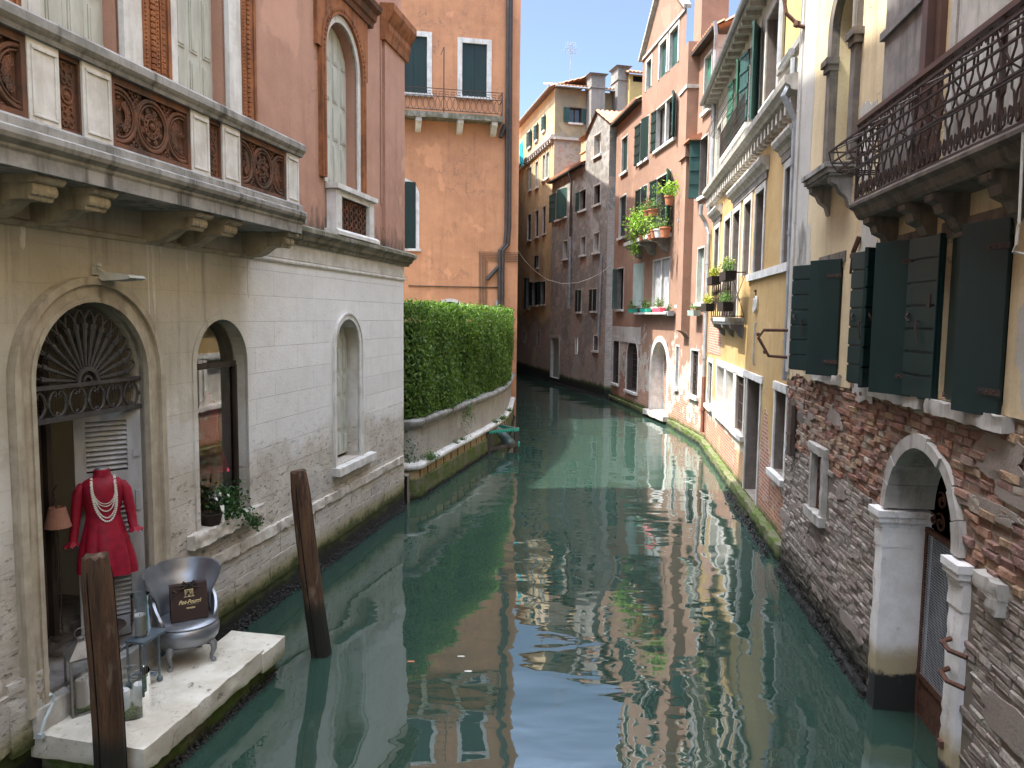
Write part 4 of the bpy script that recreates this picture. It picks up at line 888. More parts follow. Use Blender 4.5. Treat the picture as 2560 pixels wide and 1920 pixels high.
def spiral(b, u, o, z, r, turns, a0, t, sgn=1):
    n = int(14*turns); b.tube([(u+sgn*math.cos(a0+2*math.pi*turns*i/n)*r*(1-.8*i/n), o, z+math.sin(a0+2*math.pi*turns*i/n)*r*(1-.8*i/n)) for i in range(n+1)], t, 5)
for (du, z, r) in ((.16, 2.08, .11), (.42, 2.06, .10), (.17, 2.33, .12), (.42, 2.28, .09), (.10, 2.56, .09), (.30, 2.52, .08), (.06, 2.72, .06), (.57, 2.06, .06)):
    for sg in (-1, 1): spiral(g, 4.73+sg*du*1.06, o, z, r, 1.4, .8, .011, sg)
for sg in (-1, 1): g.tube([(4.73, o, 1.95), (4.73+sg*.08, o, 2.2), (4.73+sg*.25, o, 2.43), (4.73+sg*.2, o, 2.65), (4.73, o, 2.84)], .011, 5)
g.build('scrollwork', M['rust'], gd)
b = MB(R1)
for z in (1.45, 1.2): b.tube([(3.88, .07, z), (3.84, .15, z-.01), (3.7, .16, z-.02), (3.6, .07, z-.03)], .022, 5)
b.box(3.9, 3.96, .06, .09, .5, .56); b.build('iron_clamp', M['rust'], gs)
b = MB(R1); b.rough(3.2, 3.55, 0, .10, 2.02, 2.14, .012, .06, 3); b.rough(3.2, 3.36, 0, .10, 1.9, 2.02, .012, .06, 4); b.build('stone_lump', M['pale'], nh)
b = MB(R1); b.rough(5.7, L1, -.5, .08, -.5, .08, .03, .12, 17); b.build('footing', M['mussel'], nh); b = MB(R1); b.rough(-16, 3.7, -.5, .08, -.5, .06, .03, .12, 18); b.build('footing', M['mussel'], nh)
b = MB(R1); rn = random.Random(6)
for i in range(900): b.ball((rn.choice((rn.uniform(5.65, L1), rn.uniform(5.65, L1), rn.uniform(3.0, 3.75))), .03+rn.uniform(0, .09), rn.uniform(-.02, .28)*rn.random()), rn.uniform(.007, .02), 4)
tag(b.build('mussel_crust', M['mussel'], nh), kind='stuff')
# ---- green shuttered windows
for k, h in enumerate((W1, W2, W3)):
    u0, u1, z0, z1, _ = h; fr = MB(R1); fr.box(u0-.09, u1+.10, -.02, .045, z1+.005, z1+.14); w = fr.build('shuttered_window', M['dkstone'], nh)
    b = MB(R1); b.rough(u0-.12, u1+.12, -.1, .10, z0-.13, z0-.01, .012, .07, 30+k); b.build('sill', M['pale'], w)
    b = MB(R1); b.face((u0, -.17, z0), (u1, -.17, z0), (u1, -.17, z1), (u0, -.17, z1)); b.build('pane', M['pane'], w)
    b = MB(R1); b.box(u0, u0+.05, -.16, -.1, z0, z1); b.box(u1-.05, u1, -.16, -.1, z0, z1); b.build('sash', M['dkwood'], w)
    def batten(hu, ang, side, wd, nm='shutter', ho=.05, bt=True, strap=True):
        c, s_ = math.cos(R(ang)), math.sin(R(ang)); X = lambda s, t, z: R1(hu+side*(s*c+t*s_), ho+s*s_-t*c, z); za, ze = z0-.03, z1+.05
        b = MB(X); b.box(0, wd, -.017, .017, za, ze)
        if bt:
            n = 7; hh = (ze-za)/n
            for i in range(n): b.box(.0, wd, .017, .034, za+i*hh+.016, za+(i+1)*hh-.006)
            b.box(-.0, .03, .017, .045, za, ze)
        o_ = b.build(nm, M['green'], w, bevel=.004); q = MB(X)
        if strap:
            for z in (za+.18, ze-.2):
                q.box(-.02, wd*.42, -.026, -.017, z-.022, z+.022)
                for i in range(3): q.ball((.04+i*wd*.13, -.028, z), .010, 6)
        if bt: q.tube([(wd*.55, .036, z0+.66), (wd*.5, .06, z0+.66), (wd*.5, .065, z0+.58), (wd*.46, .06, z0+.46)], .010, 5); q.tube([(wd*.85, .036, z0+.74), (wd*.85, .06, z0+.7), (wd*.8, .05, z0+.66)], .012, 5); q.box(wd*.2, wd*.3, .034, .042, z0+.78, z0+.9)
        q.build('hinge_strap' if strap else 'latch', M['iron'], o_)
    if k == 0: batten(u1, 150, -1, .46, strap=False); batten(u0, 34, 1, .46, bt=False)
    if k == 1: batten(u1, 168, -1, .52, strap=False); batten(u1-.02, 62, -1, .30, ho=.0, strap=False); batten(u0+.02, 30, 1, .52, bt=False)
    if k == 2: batten(u1, 174, -1, .55, strap=False); batten(u1-.02, 8, -1, .46, ho=-.02, strap=False); batten(u0, 14, 1, .48, bt=False)
b = MB(R1); b.tube([(6.66, .05, 4.95), (6.72, .09, 4.78), (6.70, .09, 4.72), (6.88, .06, 4.55)], [.03, .028, .03, .012], 6); b.ball((6.73, .09, 4.74), .04, 6); b.build('wall_anchor', M['rust'], nh)
b = MB(R1); b.tube([(9.74, .03, 3.84), (9.74, .42, 3.84), (9.72, .5, 3.72), (9.70, .34, 3.44), (9.7, .02, 3.42)], .025, 6); b.ball((9.74, .5, 3.77), .035, 6); b.ball((9.7, .4, 3.5), .035, 6); b.build('iron_hook', M['rust'], nh)
b = MB(R1); b.tube([(9.70, .05, 8.95), (9.70, .38, 8.95), (9.66, .30, 8.55), (9.62, .12, 8.35), (9.62, .04, 8.33)], .03, 6); b.ball((9.7, .38, 8.95), .05, 6); b.ball((9.63, .15, 8.38), .06, 6); b.build('iron_bracket', M['rust'], nh)
b = MB(R1); b.rough(9.10, 9.30, .05, .11, 1.98, 2.74, .006, .06, 1); b.prism([(9.10, 2.73), (9.30, 2.73), (9.24, 2.82), (9.16, 2.82)], .05, .11); b.box(9.08, 9.32, .1, .12, 2.28, 2.31); b.build('fender_board', M['rufftimber'], nh)
# ---- side arched window with its bracketed sill
a = MB(R1); a.arc(7.55, 7.65, .40, .57, .0, .10, 5.9); a.box(7.94, 8.16, .0, .13, 7.18, 7.26); a.box(7.92, 8.19, .0, .16, 7.26, 7.34); a.box(6.93, 7.16, .0, .13, 7.18, 7.26); a.box(6.9, 7.18, .0, .16, 7.26, 7.34); a = a.build('arched_window', M['dkstone'], nh)
b = MB(R1); b.box(7.15, 7.95, -.2, -.19, 5.86, 8.1); b.build('shutter', M['palegreen'], a)
b = MB(R1); b.box(7.0, 8.1, 0, .36, 5.80, 5.86); b.box(7.03, 8.07, 0, .33, 5.74, 5.80); b.box(7.05, 8.05, 0, .30, 5.71, 5.74)
for q in (7.08, 7.90): b.prism([(0, 5.71), (.28, 5.71), (.27, 5.64), (.2, 5.6), (.16, 5.52), (.08, 5.46), (.05, 5.36), (0, 5.33)], q, q+.13, 0)
b.build('sill', M['grey'], a)
# ---- piano nobile door panels behind the balcony
b = MB(R1); b.box(4.98, 5.97, .03, .12, 5.28, 6.85); b.box(4.94, 6.01, .03, .16, 6.85, 6.93); b.box(4.98, 5.97, .03, .12, 6.93, 9.5); b.box(5.9, 6.02, .03, .07, 5.28, 9.5); b.build('stone_door_panel', M['warmgrey'], nh)
b = MB(R1); b.box(4.86, 4.98, .03, .15, 5.28, 9.5); b.box(4.74, 4.83, .03, .09, 5.28, 9.5); b.build('door_frame', M['brownrail'], nh)
b = MB(R1); b.sweep([(.03, 5.28)], 0, 1) if False else None; rows = []
for i in range(9): a_ = math.pi*i/8; rows.append([(3.95-math.cos(a_)*.42, .03+math.sin(a_)*.16, z) for z in (5.28, 9.5)])
b.grid(rows); b.box(3.35, 3.5, .03, .1, 5.28, 9.5); b.box(4.40, 4.5, .03, .1, 5.28, 9.5); b.build('stone_pilaster', M['pale'], nh)
b = MB(R1); b.box(2.9, 3.3, .03, .12, 5.28, 9.5); b.build('brown_door', M['brownrail'], nh)
# ---- iron balcony
BU0, BU1, BD = 3.05, 5.86, .36
s_ = MB(R1)
pf = [(.03, 5.22), (BD+.02, 5.22), (BD+.05, 5.19), (BD+.05, 5.16), (BD, 5.13), (BD-.03, 5.07), (BD-.06, 5.04), (.03, 5.02)]
s_.sweep(pf, 0.6, BU1+.06); bl = s_.build('iron_balcony', M['dkstone'], nh)
for uc in (5.66, 4.78, 4.2, 3.3):
    b = MB(R1); b.prism([(.03, 5.03), (BD-.05, 5.03), (BD-.06, 4.98), (.24, 4.95), (.22, 4.88), (.14, 4.84), (.10, 4.76), (.03, 4.72)], uc-.09, uc+.09, 0); b.build('corbel', M['dkstone'], bl, bevel=.008)
b = MB(R1); b.box(0.6, BU1+.03, BD-.04, BD+.03, 5.985, 6.03); b.box(BU1-.03, BU1+.03, .03, BD-.04, 5.985, 6.03); b.build('handrail', M['brownrail'], bl)
def baluster(b, X):
    """one lyre-shaped baluster pair in (s,z) with unit height; X maps (s,z)->local point"""
    for sg in (-1, 1):
        P = [(.30, .03), (.42, .10), (.46, .20), (.38, .30), (.22, .34), (.20, .40), (.26, .42), (.22, .47), (.06, .52), (.10, .60), (.30, .68), (.36, .80), (.34, .90), (.30, .95)]
        b.tube([X(sg*x, z) for x, z in P], .0085, 5)
        b.tube([X(sg*x, z) for x, z in [(.30, .03), (.12, .05), (.08, .13), (.16, .20), (.27, .18), (.27, .11), (.2, .10)]], .0075, 5)
        b.tube([X(sg*x, z) for x, z in [(.30, .93), (.16, .90), (.08, .94), (.14, .98), (.24, .97)]], .0065, 5)
b = MB(R1); n = 15; p = (BU1-BU0)/n
for i in range(-13, n): uc = BU0+(i+.5)*p; baluster(b, lambda x, z, uc=uc: (uc+x*p, BD, 5.24+z*.74))
for i in range(2): oc = .03+(i+.5)*(BD-.03)/2; baluster(b, lambda x, z, oc=oc: (BU1, oc+x*.165, 5.24+z*.74))
b.box(0.6, BU1+.01, BD-.012, BD+.012, 5.225, 5.245); b.box(0.6, BU1+.01, BD-.012, BD+.012, 5.94, 5.955); b.box(BU1-.012, BU1+.012, .03, BD, 5.225, 5.245); b.box(BU1-.012, BU1+.012, .03, BD, 5.94, 5.955)
for u in (BU1, 4.45, 3.05): b.box(u-.015, u+.015, BD-.015, BD+.015, 5.22, 5.98)
for i in range(-13, n+1): ring(b, BU0+i*p, 5.965-.005, .018, .005, BD, n=8)
b.build('railing', M['iron'], bl)
b = MB(R1); UE = 5.96
T = [(BD+.02, 5.85), (BD+.26, 5.74), (BD+.23, 5.63), (BD+.17, 5.55), (BD+.10, 5.51), (BD+.03, 5.53)]
for o, z in T: b.box(0.6, UE, o-.008, o+.008, z-.008, z+.008)
for k, (o, z) in enumerate(T): b.box(UE-.008+.02*0, UE+.008, .10, o, z-.007, z+.007)
for u in (UE, UE-.25, UE-.55, 4.9, 4.3, 3.75, 3.2, 2.6):
    for (o, z), (o2, z2) in zip(T, T[1:]): b.tube([(u, o, z), (u, o2, z2)], .007, 5)
b.tube([(UE, .1, 5.85), (UE, .1, 5.53)], .007, 5); b.build('plant_trough', M['iron'], bl)
b = MB(R1); c0 = [R1.uz('b1', 1775, 940, .4), R1.uz('b1', 1742, 1659, .4), R1.uz('b2', 1735, 200, .4), R1.uz('b2', 1722, 330, .4), R1.uz('b2', 1695, 380, .4)]
b.tube([(q[0], .4-.0*i, q[1]) for i, q in enumerate(c0)]+[(c0[-1][0]-.05, .25, c0[-1][1]-.05)], .009, 6); b.build('hanging_cable', M['rope'], nh)
b = MB(R1); b.tube([(2.75, .06, 3.3), (2.75, .06, 5.0)], .03, 6); b.build('dark_conduit', M['dkstone'], nh)
# ------------------------------------------------------------------ ochre house with dentil cornice (second on the right)
R2 = Plane((4.63, 12.4), (6.12, 23.6), flip=-1); L2 = R2.len
h2 = thing('ochre_house', 'ochre and cream house with dentil cornice and six tall dark windows', 'building', R2(5, -3, 0))
f = Fac(R2, h2)
uw = [(.12, 1.0), (2.86, 3.72), (4.28, 5.14), (5.76, 6.74), (7.22, 8.2), (9.3, 10.2)]
for i, (a, e) in enumerate(uw): f.win(r=(a, e, 5.0 if i not in (3, 4) else 4.05, 6.62), kind='dark', d=.30, sw=.13, sp=.03, smat='pale', sill=False, name='tall_window')
f.win(r=(.22, 1.08, 1.30, 2.74), kind='dark', d=.34, sw=.10, smat='white', name='water_window')
f.win(r=(2.50, 3.90, .28, 2.74), kind='dark', d=.45, sw=.12, smat='pale', sill=False, name='water_door')
f.win(r=(4.32, 5.45, 1.40, 2.70), kind='dark', d=.30, sw=.14, smat='white', name='barred_window', bars=(6, 3))
f.win(r=(5.80, 7.05, 1.42, 2.70), kind='fill', fill='roughwhite', d=.22, sw=.14, smat='white', name='blocked_window')
f.win(r=(7.35, 8.70, 1.42, 2.70), kind='fill', fill='roughwhite', d=.22, sw=.14, smat='white', name='blocked_window')
f.win(r=(9.75, 10.75, 1.40, 2.70), kind='pane', d=.16, sw=.12, smat='white', bars=(4, 5), name='barred_window')
f.finish(); f.wallsheet(0, L2, -1, 7.75, M['r2wall'], 'lower_wall')
b = MB(R2); b.box(L2-.003, L2, -10, -.003, -1, 10.5); b.build('end_wall', M['r2up'], h2)
# upper storey
g = Fac(R2, h2)
g.win(r=(2.16, 3.30, 8.26, 10.0), kind='dark', d=.3, sw=.14, name='upper_window')
g.win(r=(4.0, 5.2, 8.16, 10.1), kind='dark', d=.2, sw=.12, leaf='bluegreen', leaves=[('n', 155), ('f', 168)], name='upper_window', battens=5, lw=.5)
g.win(r=(6.3, 7.4, 8.16, 10.1), kind='dark', d=.2, sw=.12, leaf='midgreen', leaves=[('n', 160), ('f', 172)], lw=.5, name='upper_window', battens=5)
g.win(r=(9.6, 10.4, 8.2, 9.6), kind='closed', leaf='palegreen', d=.2, sw=.12, name='upper_window')
g.finish(); g.wallsheet(0, L2, 7.75, 10.55, M['r2up'], 'upper_wall')
b = MB(R2); b.box(-.0, 1.98, -.05, .04, 8.62, 11.6); b.build('yellow_wall', M['yellow'], h2); b = MB(R2); b.box(-.02, 2.0, -.03, .06, 8.5, 8.62); b.build('wall_coping', M['grey'], h2)
# cornice with dentils
b = MB(R2); b.sweep([(0, 7.62), (.06, 7.62), (.09, 7.68), (.20, 7.70), (.22, 7.76), (.30, 7.80), (.32, 7.9), (.18, 7.95), (0, 7.98)], .0, L2); cn = b.build('cornice', M['pale'], h2)
u = .15
while u < L2-.1: b = MB(R2); b.prism([(0, 7.40), (.12, 7.40), (.12, 7.44), (.17, 7.44), (.17, 7.62), (0, 7.62)], u, u+.14, 0); b.build('dentil', M['pale'], cn); u += .345
for a, e in ((0.05, 1.45), (2.55, 6.95), (8.9, 10.7)):
    b = MB(R2); b.sweep([(0, 6.92), (.05, 6.92), (.08, 7.0), (.16, 7.04), (.2, 7.12), (.2, 7.17), (0, 7.22)], a, e); b.build('window_hood', M['pale'], h2)
    b = MB(R2); b.sweep([(0, 6.78), (.035, 6.78), (.035, 6.92), (0, 6.92)], a+.1, e-.1); b.build('lintel_band', M['warmgrey'], h2)
b = MB(R2); b.box(.05, 4.3, -.05, .06, 4.83, 4.98); b.build('string_course', M['white'], h2)
b = MB(R2); b.rough(.15, 1.2, -.05, .05, 2.76, 2.90, .008, .1, 1); b.rough(2.3, 8.9, -.05, .04, 2.74, 2.88, .008, .1, 2); b.build('lintel_course', M['white'], h2)
def mossy():
    m = NT('mossy_stone', .9, .2); p = m.pos(); n = m.noise(p, 3, 6, .7); fz = m.noise(p, 18, 4, .6); z = m.z(); c = m.mix(m.lin(n, .4, .62), (.15, .145, .09), (.075, .115, .02)); c = m.mix(m.lin(fz, .5, .7, 0, .6), c, (.03, .04, .012)); zz = m.math('ADD', z, m.math('MULTIPLY', m.math('SUBTRACT', n, .5), .2))
    c = m.mix(m.lin(zz, .14, .03), c, (.016, .018, .01)); return m.out(c, None, m.bump(m.math('ADD', n, fz), .8, .02))
M['mossy'] = mossy()
b = MB(R2); b.rough(-.25, L2, -.3, .16, -.5, .25, .03, .14, 5); b.build('mossy_ledge', M['mossy'], h2)
b = MB(R2); rn = random.Random(9)
for i in range(500): b.ball((rn.uniform(-.1, 4.5), .26+rn.uniform(0, .06), rn.uniform(0, .22)*rn.random()), rn.uniform(.015, .035), 4)
tag(b.build('mussel_crust', M['mussel'], h2), kind='stuff')
# exposed brick panel beside the water door
b = MB(R2); P = [(1.30, .6), (2.3, .5), (2.28, 1.4), (2.12, 2.0), (1.95, 2.32), (1.75, 2.2), (1.62, 1.7), (1.34, 1.35)];
def brickwall():
    m = NT('bare_red_brickwork', .92, .2); uv = m.uv(); n = m.noise(uv, 4, 6, .7); bc, bf = m.brick(uv, (.36, .14, .08), (.27, .11, .07), (.42, .36, .3), .25, .072, .011); c = m.mix(m.lin(n, .42, .7, 0, .75), bc, (.46, .33, .26)); return m.out(c, None, m.bump(m.math('SUBTRACT', n, bf), .6, .02))
M['bare'] = brickwall(); b = MB(R2); b.prism(P, -.02, .008); b.build('bare_brick_patch', M['bare'], h2)
P = [(8.2, 3.0), (11.0, 2.95), (11.05, 3.9), (10.5, 4.1), (9.3, 4.0), (8.3, 3.8)]; b = MB(R2); b.prism(P, -.02, .008); b.build('bare_brick_patch', M['bare'], h2)
# eave and roof
b = MB(R2); b.box(1.98, L2+.1, 0, .34, 10.5, 10.58); u = 2.1
while u < L2: b.box(u, u+.09, .02, .32, 10.40, 10.5); u += .5
b.build('eave', M['pale'], h2); pipe(R2, [(1.98, .40, 10.62), (L2+.1, .40, 10.58)], .07, 'lead', h2, 'gutter')
roof(R2, 1.98, L2+.1, .36, 10.64, -5, 12.6, 'tiled_roof', h2)
# pipes
pipe(R2, [(.08, .16, 8.2), (.08, .16, 7.9), (.06, .30, 7.6), (.05, .10, 7.2), (.05, .09, 4.98), (.02, .09, 4.6), (.0, .09, 3.0)], .055, 'lead', h2, collars=1)
pipe(R2, [(.5, .12, 8.45), (1.35, .10, 8.45), (1.45, .10, 8.55), (1.46, .10, 11.6)], .06, 'lead', h2)
pipe(R2, [(10.8, .14, 10.5), (10.75, .10, 10.2), (10.75, .10, 8.0)], .055, 'lead', h2)
pipe(R2, [(L2-.25, .35, 7.5), (L2-.2, .35, 7.2), (L2-.1, .2, 7.0), (L2-.22, .09, 6.6), (L2-.22, .09, 2.2)], .06, 'lead', h2, collars=1); pipe(R2, [(L2-.22, .09, 2.2), (L2-.22, .09, .45)], .065, 'copper', h2, collars=1)
b = MB(R2); b.tube([(3.1, .03, 3.95), (3.12, .05, 3.9), (3.18, .05, 3.2), (3.2, .03, 3.05)], .022, 6); b.build('conduit', M['pale'], h2)
# dark wall vent and two pale rings beneath it
b = MB(R2); b.box(3.38, 3.53, .0, .03, 4.58, 4.62); b.box(3.38, 3.53, .0, .03, 4.44, 4.48); b.box(3.38, 3.40, 0, .02, 4.44, 4.62); b.build('vent', M['iron'], h2)
b = MB(R2)
for uc in (3.36, 3.18):
    P = [(uc+math.cos(t)*.07, .04, (4.29 if uc > 3.3 else 4.33)+math.sin(t)*.14) for t in [2*math.pi*i/18 for i in range(18)]]; b.tube(P, .022, 6, closed=True)
b.build('wall_rings', M['lampwhite'], h2)
# little iron balcony at the third and fourth window
b = MB(R2); b.box(4.75, 8.0, 0, .34, 3.95, 4.04); b.box(4.78, 7.97, 0, .30, 3.88, 3.95); hb = b.build('flower_balcony', M['pale'], h2)
for uc in (4.9, 6.2, 7.7): b = MB(R2); b.prism([(0, 3.88), (.3, 3.88), (.28, 3.80), (.16, 3.74), (.1, 3.62), (0, 3.56)], uc-.1, uc+.1, 0); b.build('corbel', M['warmgrey'], hb)
b = MB(R2)
for z in (4.06, 5.05):
    b.box(4.76, 8.0, .31, .335, z, z+.025); b.box(4.76, 4.785, 0, .32, z, z+.025); b.box(7.97, 8.0, 0, .32, z, z+.025)
for i in range(9):
    u = 4.77+3.22*i/8; b.box(u-.012, u+.012, .31, .334, 4.06, 5.06)
    if i < 8: u2 = u+3.22/8; b.tube([(u, .322, 4.08), (u2, .322, 5.04)], .008, 5); b.tube([(u, .322, 5.04), (u2, .322, 4.08)], .008, 5)
for (p, q) in (((4.77, 0, 4.08), (4.77, .32, 5.04)), ((4.77, 0, 5.04), (4.77, .32, 4.08))): b.tube([p, q], .008, 5)
b.build('railing', M['iron'], hb)
# iron cage balcony on the upper floor
b = MB(R2); b.box(3.8, 7.6, 0, .3, 8.02, 8.14); cb = b.build('window_balcony', M['white'], h2); b = MB(R2)
for z in (8.2, 8.45, 8.75): b.box(3.85, 7.55, .30, .315, z, z+.015)
for i in range(36): u = 3.86+3.68*i/35; b.box(u-.006, u+.006, .30, .312, 8.14, 8.76)
for z in (8.75, 8.80, 8.86): b.box(3.85, 7.9, .45+(z-8.75)*1.5, .46+(z-8.75)*1.5, z, z+.012)
for i in range(40): u = 3.86+4.0*i/39; b.tube([(u, .31, 8.72), (u, .45, 8.75), (u, .64, 8.9)], .005, 4)
b.build('railing', M['iron'], cb)
# ------------------------------------------------------------------ salmon house
K = (6.01, 27.5); R3 = Plane((6.12, 23.6), K, flip=-1); R3a = Plane(K, (4.9, 37.0), flip=-1); L3, L3a = R3.len, R3a.len
h3 = thing('salmon_house', 'tall salmon plastered house with gable, green shutters and flower balcony', 'building', R3a(4, -3, 0))
f = Fac(R3, h3)
f.win(r=(.51, 1.28, 10.6, 12.3), kind='closed', leaf='midgreen', name='window')
f.win(r=(.6, 1.5, 7.95, 9.8), kind='dark', leaf='bluegreen', leaves=[('f', 100, 'bluegreen')], lw=.32, name='window')
f.win(r=(3.15, 3.85, 7.6, 9.45), kind='closed', leaf='palegreen', name='window'); f.win(r=(3.3, 3.88, 4.5, 6.22), kind='closed', leaf='palegreen', name='window')
f.win(r=(.6, 1.36, 4.52, 6.28), kind='closed', leaf='palegreen', d=.3, name='window')
f.win(r=(3.45, 3.85, 1.5, 3.0), bars=(3, 5), smat='white', name='barred_window', d=.14); f.win(r=(.86, 1.78, 1.44, 2.95), bars=(6, 5), smat='white', name='barred_window', d=.14)
f.finish(); f.wallsheet(0, L3, -1, 13.0, M['salmon'])
b = MB(R3); b.box(-.003, 0, -8, 0, 6, 12.6); b.build('side_wall', M['r2up'], h3)
roof(R3, -.3, 2.0, .25, 12.75, -3, 14.0, 'side_roof', h3); b = MB(R3); b.box(-.3, 2.1, .05, .28, 12.62, 12.72); b.build('eave', M['dkwood'], h3)
b = MB(R3); b.prism([(0, 3.35), (.12, 3.5), (.30, 3.6), (.30, 9.4), (.0, 9.4)], 2.15, 2.85, 0); b.prism([(0, 9.4), (.38, 9.4), (.38, 13.1), (0, 13.1)], 2.0, 2.95, 0); fl = b.build('chimney_breast', M['salmon'], h3)
b = MB(R3); b.box(1.95, 3.0, 0, .42, 11.6, 11.72); b.build('breast_band', M['pale'], fl); b = MB(R3); b.prism([(0, 10.05), (.42, 9.86), (.42, 9.8), (0, 9.8)], 1.4, 2.2, 0); b.build('tile_hood', M['tile'], fl)
chimney(R3, 2.3, 3.25, -1.0, -.1, 12.5, 16.6, 'salmon', h3)
pipe(R3, [(-.35, .2, 12.85), (-.3, .14, 12.5), (-.12, .1, 12.1), (-.12, .1, 7.2)], .06, 'lead', h3, collars=1)
f = Fac(R3a, h3); A7 = 'a7'
f.win(r=(4.09, 4.75, 13.42, 14.56), kind='closed', leaf='bluegreen', sw=.14, sill=False, d=.24); f.win(r=(2.15, 3.0, 13.36, 14.65), kind='closed', leaf='bluegreen', sw=.14, sill=False, d=.24); f.win(r=(.83, 1.75, 13.33, 14.67), kind='closed', leaf='bluegreen', sw=.14, sill=False, d=.24)
f.win(r=(7.45, 8.5, 10.72, 12.3), kind='closed', leaf='green'); f.win(r=(4.2, 5.45, 10.62, 12.3), leaf='green', leaves=[('f', 176), ('n', 12)], kind='dark'); f.win(r=(.9, 3.2, 10.66, 12.25), leaf='green', leaves=[('f', 172), ('n', 150, 'bluegreen')], kind='pane', mull=1, lw=.42)
f.win(tl=('a6', 893, 1262), br=('a6', 938, 1560), kind='closed', leaf='green'); f.win(r=(4.2, 5.2, 7.3, 9.5), leaf='green', leaves=[('f', 175), ('n', 8)], kind='dark', sill=False); f.win(r=(1.2, 2.9, 7.25, 9.5), leaf='green', leaves=[('f', 172), ('n', 150, 'midgreen')], kind='dark', lw=.6, sill=False)
f.win(r=(7.6, 8.72, 4.42, 6.32), kind='dark', leaf='palegreen', leaves=[('f', 40)]); f.win(r=(4.4, 5.28, 4.55, 6.3), kind='dark', leaf='palegreen', leaves=[('n', 50)]); f.win(r=(1.0, 3.05, 4.46, 6.28), kind='closed', leaf='greypaint', mull=1)
f.win(r=(8.1, 9.3, .86, 3.1), kind='dark', bars=(9, 3), smat='white', sill=True, name='barred_window'); f.win(r=(4.95, 6.75, .76, 3.1), kind='dark', arch=True, bars=(10, 9), smat='white', name='arched_water_window', d=.3)
f.win(r=(.95, 2.95, .3, 3.1), kind='fill', fill='bare', arch=True, smat='white', sill=False, name='walled_archway', d=.5, sw=.22)
f.finish(); f.wallsheet(0, L3a, -1, 13.2, M['salmon'])
b = MB(R3a); b.wall(0, 5.4, 13.2, 14.9, f.H); b.add([(0, 0, 14.9), (5.4, 0, 14.9), (2.7, 0, 17.1)], [(0, 1, 2)]); b.box(5.398, 5.4, -6, 0, 13.2, 14.9); b.build('gable_wall', M['salmon'], h3)
b = MB(R3a)
for (p, q) in (((-.15, 14.85), (2.7, 17.2)), ((5.55, 14.85), (2.7, 17.2))): b.prism([p, q, (q[0], q[1]+.14), (p[0], p[1]+.14)], -.1, .16)
b.box(0, 5.5, 0, .06, 14.84, 14.94); b.build('gable_moulding', M['pale'], h3)
roof(R3a, 5.4, L3a+.2, .28, 13.3, -4, 14.6, 'tiled_roof', h3); b = MB(R3a); b.box(5.35, L3a+.2, .0, .30, 13.18, 13.26); b.build('eave', M['dkwood'], h3)
b = MB(R3a); b.rough(0, L3a+.1, -.3, .10, -.5, .20, .03, .14, 8); b.build('mossy_ledge', M['mossy'], h3); b = MB(R3); b.rough(0, L3, -.3, .14, -.5, .24, .03, .14, 8); b.build('mossy_ledge', M['mossy'], h3)
b = MB(R3a); b.rough(.6, 3.3, -.4, .25, .12, .30, .02, .12, 3); b.build('threshold', M['pale'], h3)
b = MB(R3a); b.rough(4.6, L3a, 0, .02, 2.9, 3.6, .01, .3, 4); b.build('render_patch', M['greyplaster'], h3)
# balcony with flowers
b = MB(R3a); b.box(.9, 5.1, 0, .72, 7.05, 7.2); fb = b.build('flower_balcony', M['pale'], h3)
for uc in (1.3, 3.0, 4.8): b = MB(R3a); b.prism([(0, 7.05), (.68, 7.05), (.66, 6.92), (.4, 6.85), (.25, 6.6), (0, 6.5)], uc-.14, uc+.14, 0); b.build('corbel', M['warmgrey'], fb)
b = MB(R3a)
for z in (7.25, 8.15): b.box(.92, 5.08, .66, .70, z, z+.035); b.box(.92, .96, 0, .68, z, z+.035); b.box(5.04, 5.08, 0, .68, z, z+.035)
for i in range(30): u = .95+4.1*i/29; b.tube([(u, .68, 7.22), (u, .80, 7.42), (u, .76, 7.7), (u, .68, 8.16)], .011, 5)
for i in range(5): o = .1+.55*i/4; b.tube([(.94, o, 7.22), (.94, o, 8.16)], .011, 5)
b.build('railing', M['iron'], fb)
b = MB(R3a); b.box(.3, 4.6, 0, .34, 4.16, 4.24); b.build('window_shelf', M['pale'], h3)
# ------------------------------------------------------------------ grey patched houses
R4 = Plane((4.6, 37.3), (2.3, 46.3), flip=-1); L4 = R4.len
h4 = thing('grey_house', 'grey patched house with small gable, crumbling plaster and dark shutters', 'building', R4(4, -3, 0))
f = Fac(R4, h4)
f.win(tl=('a6', 690, 770), br=('a6', 742, 905), smat='pale', leaf='palegreen')
f.win(tl=('a6', 385, 1220), br=('a6', 470, 1405), kind='dark', leaf='bluegreen', leaves=[('f', 176), ('n', 15)]); f.win(tl=('a6', 575, 1210), br=('a6', 620, 1345), kind='dark', leaf='bluegreen', leaves=[('f', 174)])
f.win(tl=('a6', 690, 1170), br=('a6', 735, 1300), kind='dark', sw=.08)
for a, e in (((505, 92), (537, 208)), ((595, 68), (630, 190)), ((385, 122), (411, 235))): f.win(tl=('a7', *a), br=('a7', *e), leaf='palegreen')
f.win(tl=('a7', 485, 458), br=('a7', 505, 605), kind='dark', leaf='green', leaves=[('f', 176), ('n', 8)]); f.win(tl=('a7', 585, 452), br=('a7', 612, 600), kind='dark', leaf='green', leaves=[('f', 176), ('n', 8)])
f.win(tl=('a7', 595, 772), br=('a7', 622, 875), kind='dark', smat='white'); f.win(r=(7.45, 8.95, .35, 2.75), kind='closed', leaf='palegreen', d=.35, sw=.18, sill=False, name='water_door')
f.win(r=(4.1, 4.5, 2.0, 2.9), kind='fill', fill='roughwhite', sw=0, sill=False, d=.12)
f.finish(); f.wallsheet(0, L4, -1, 12.15, M['r4wall'])
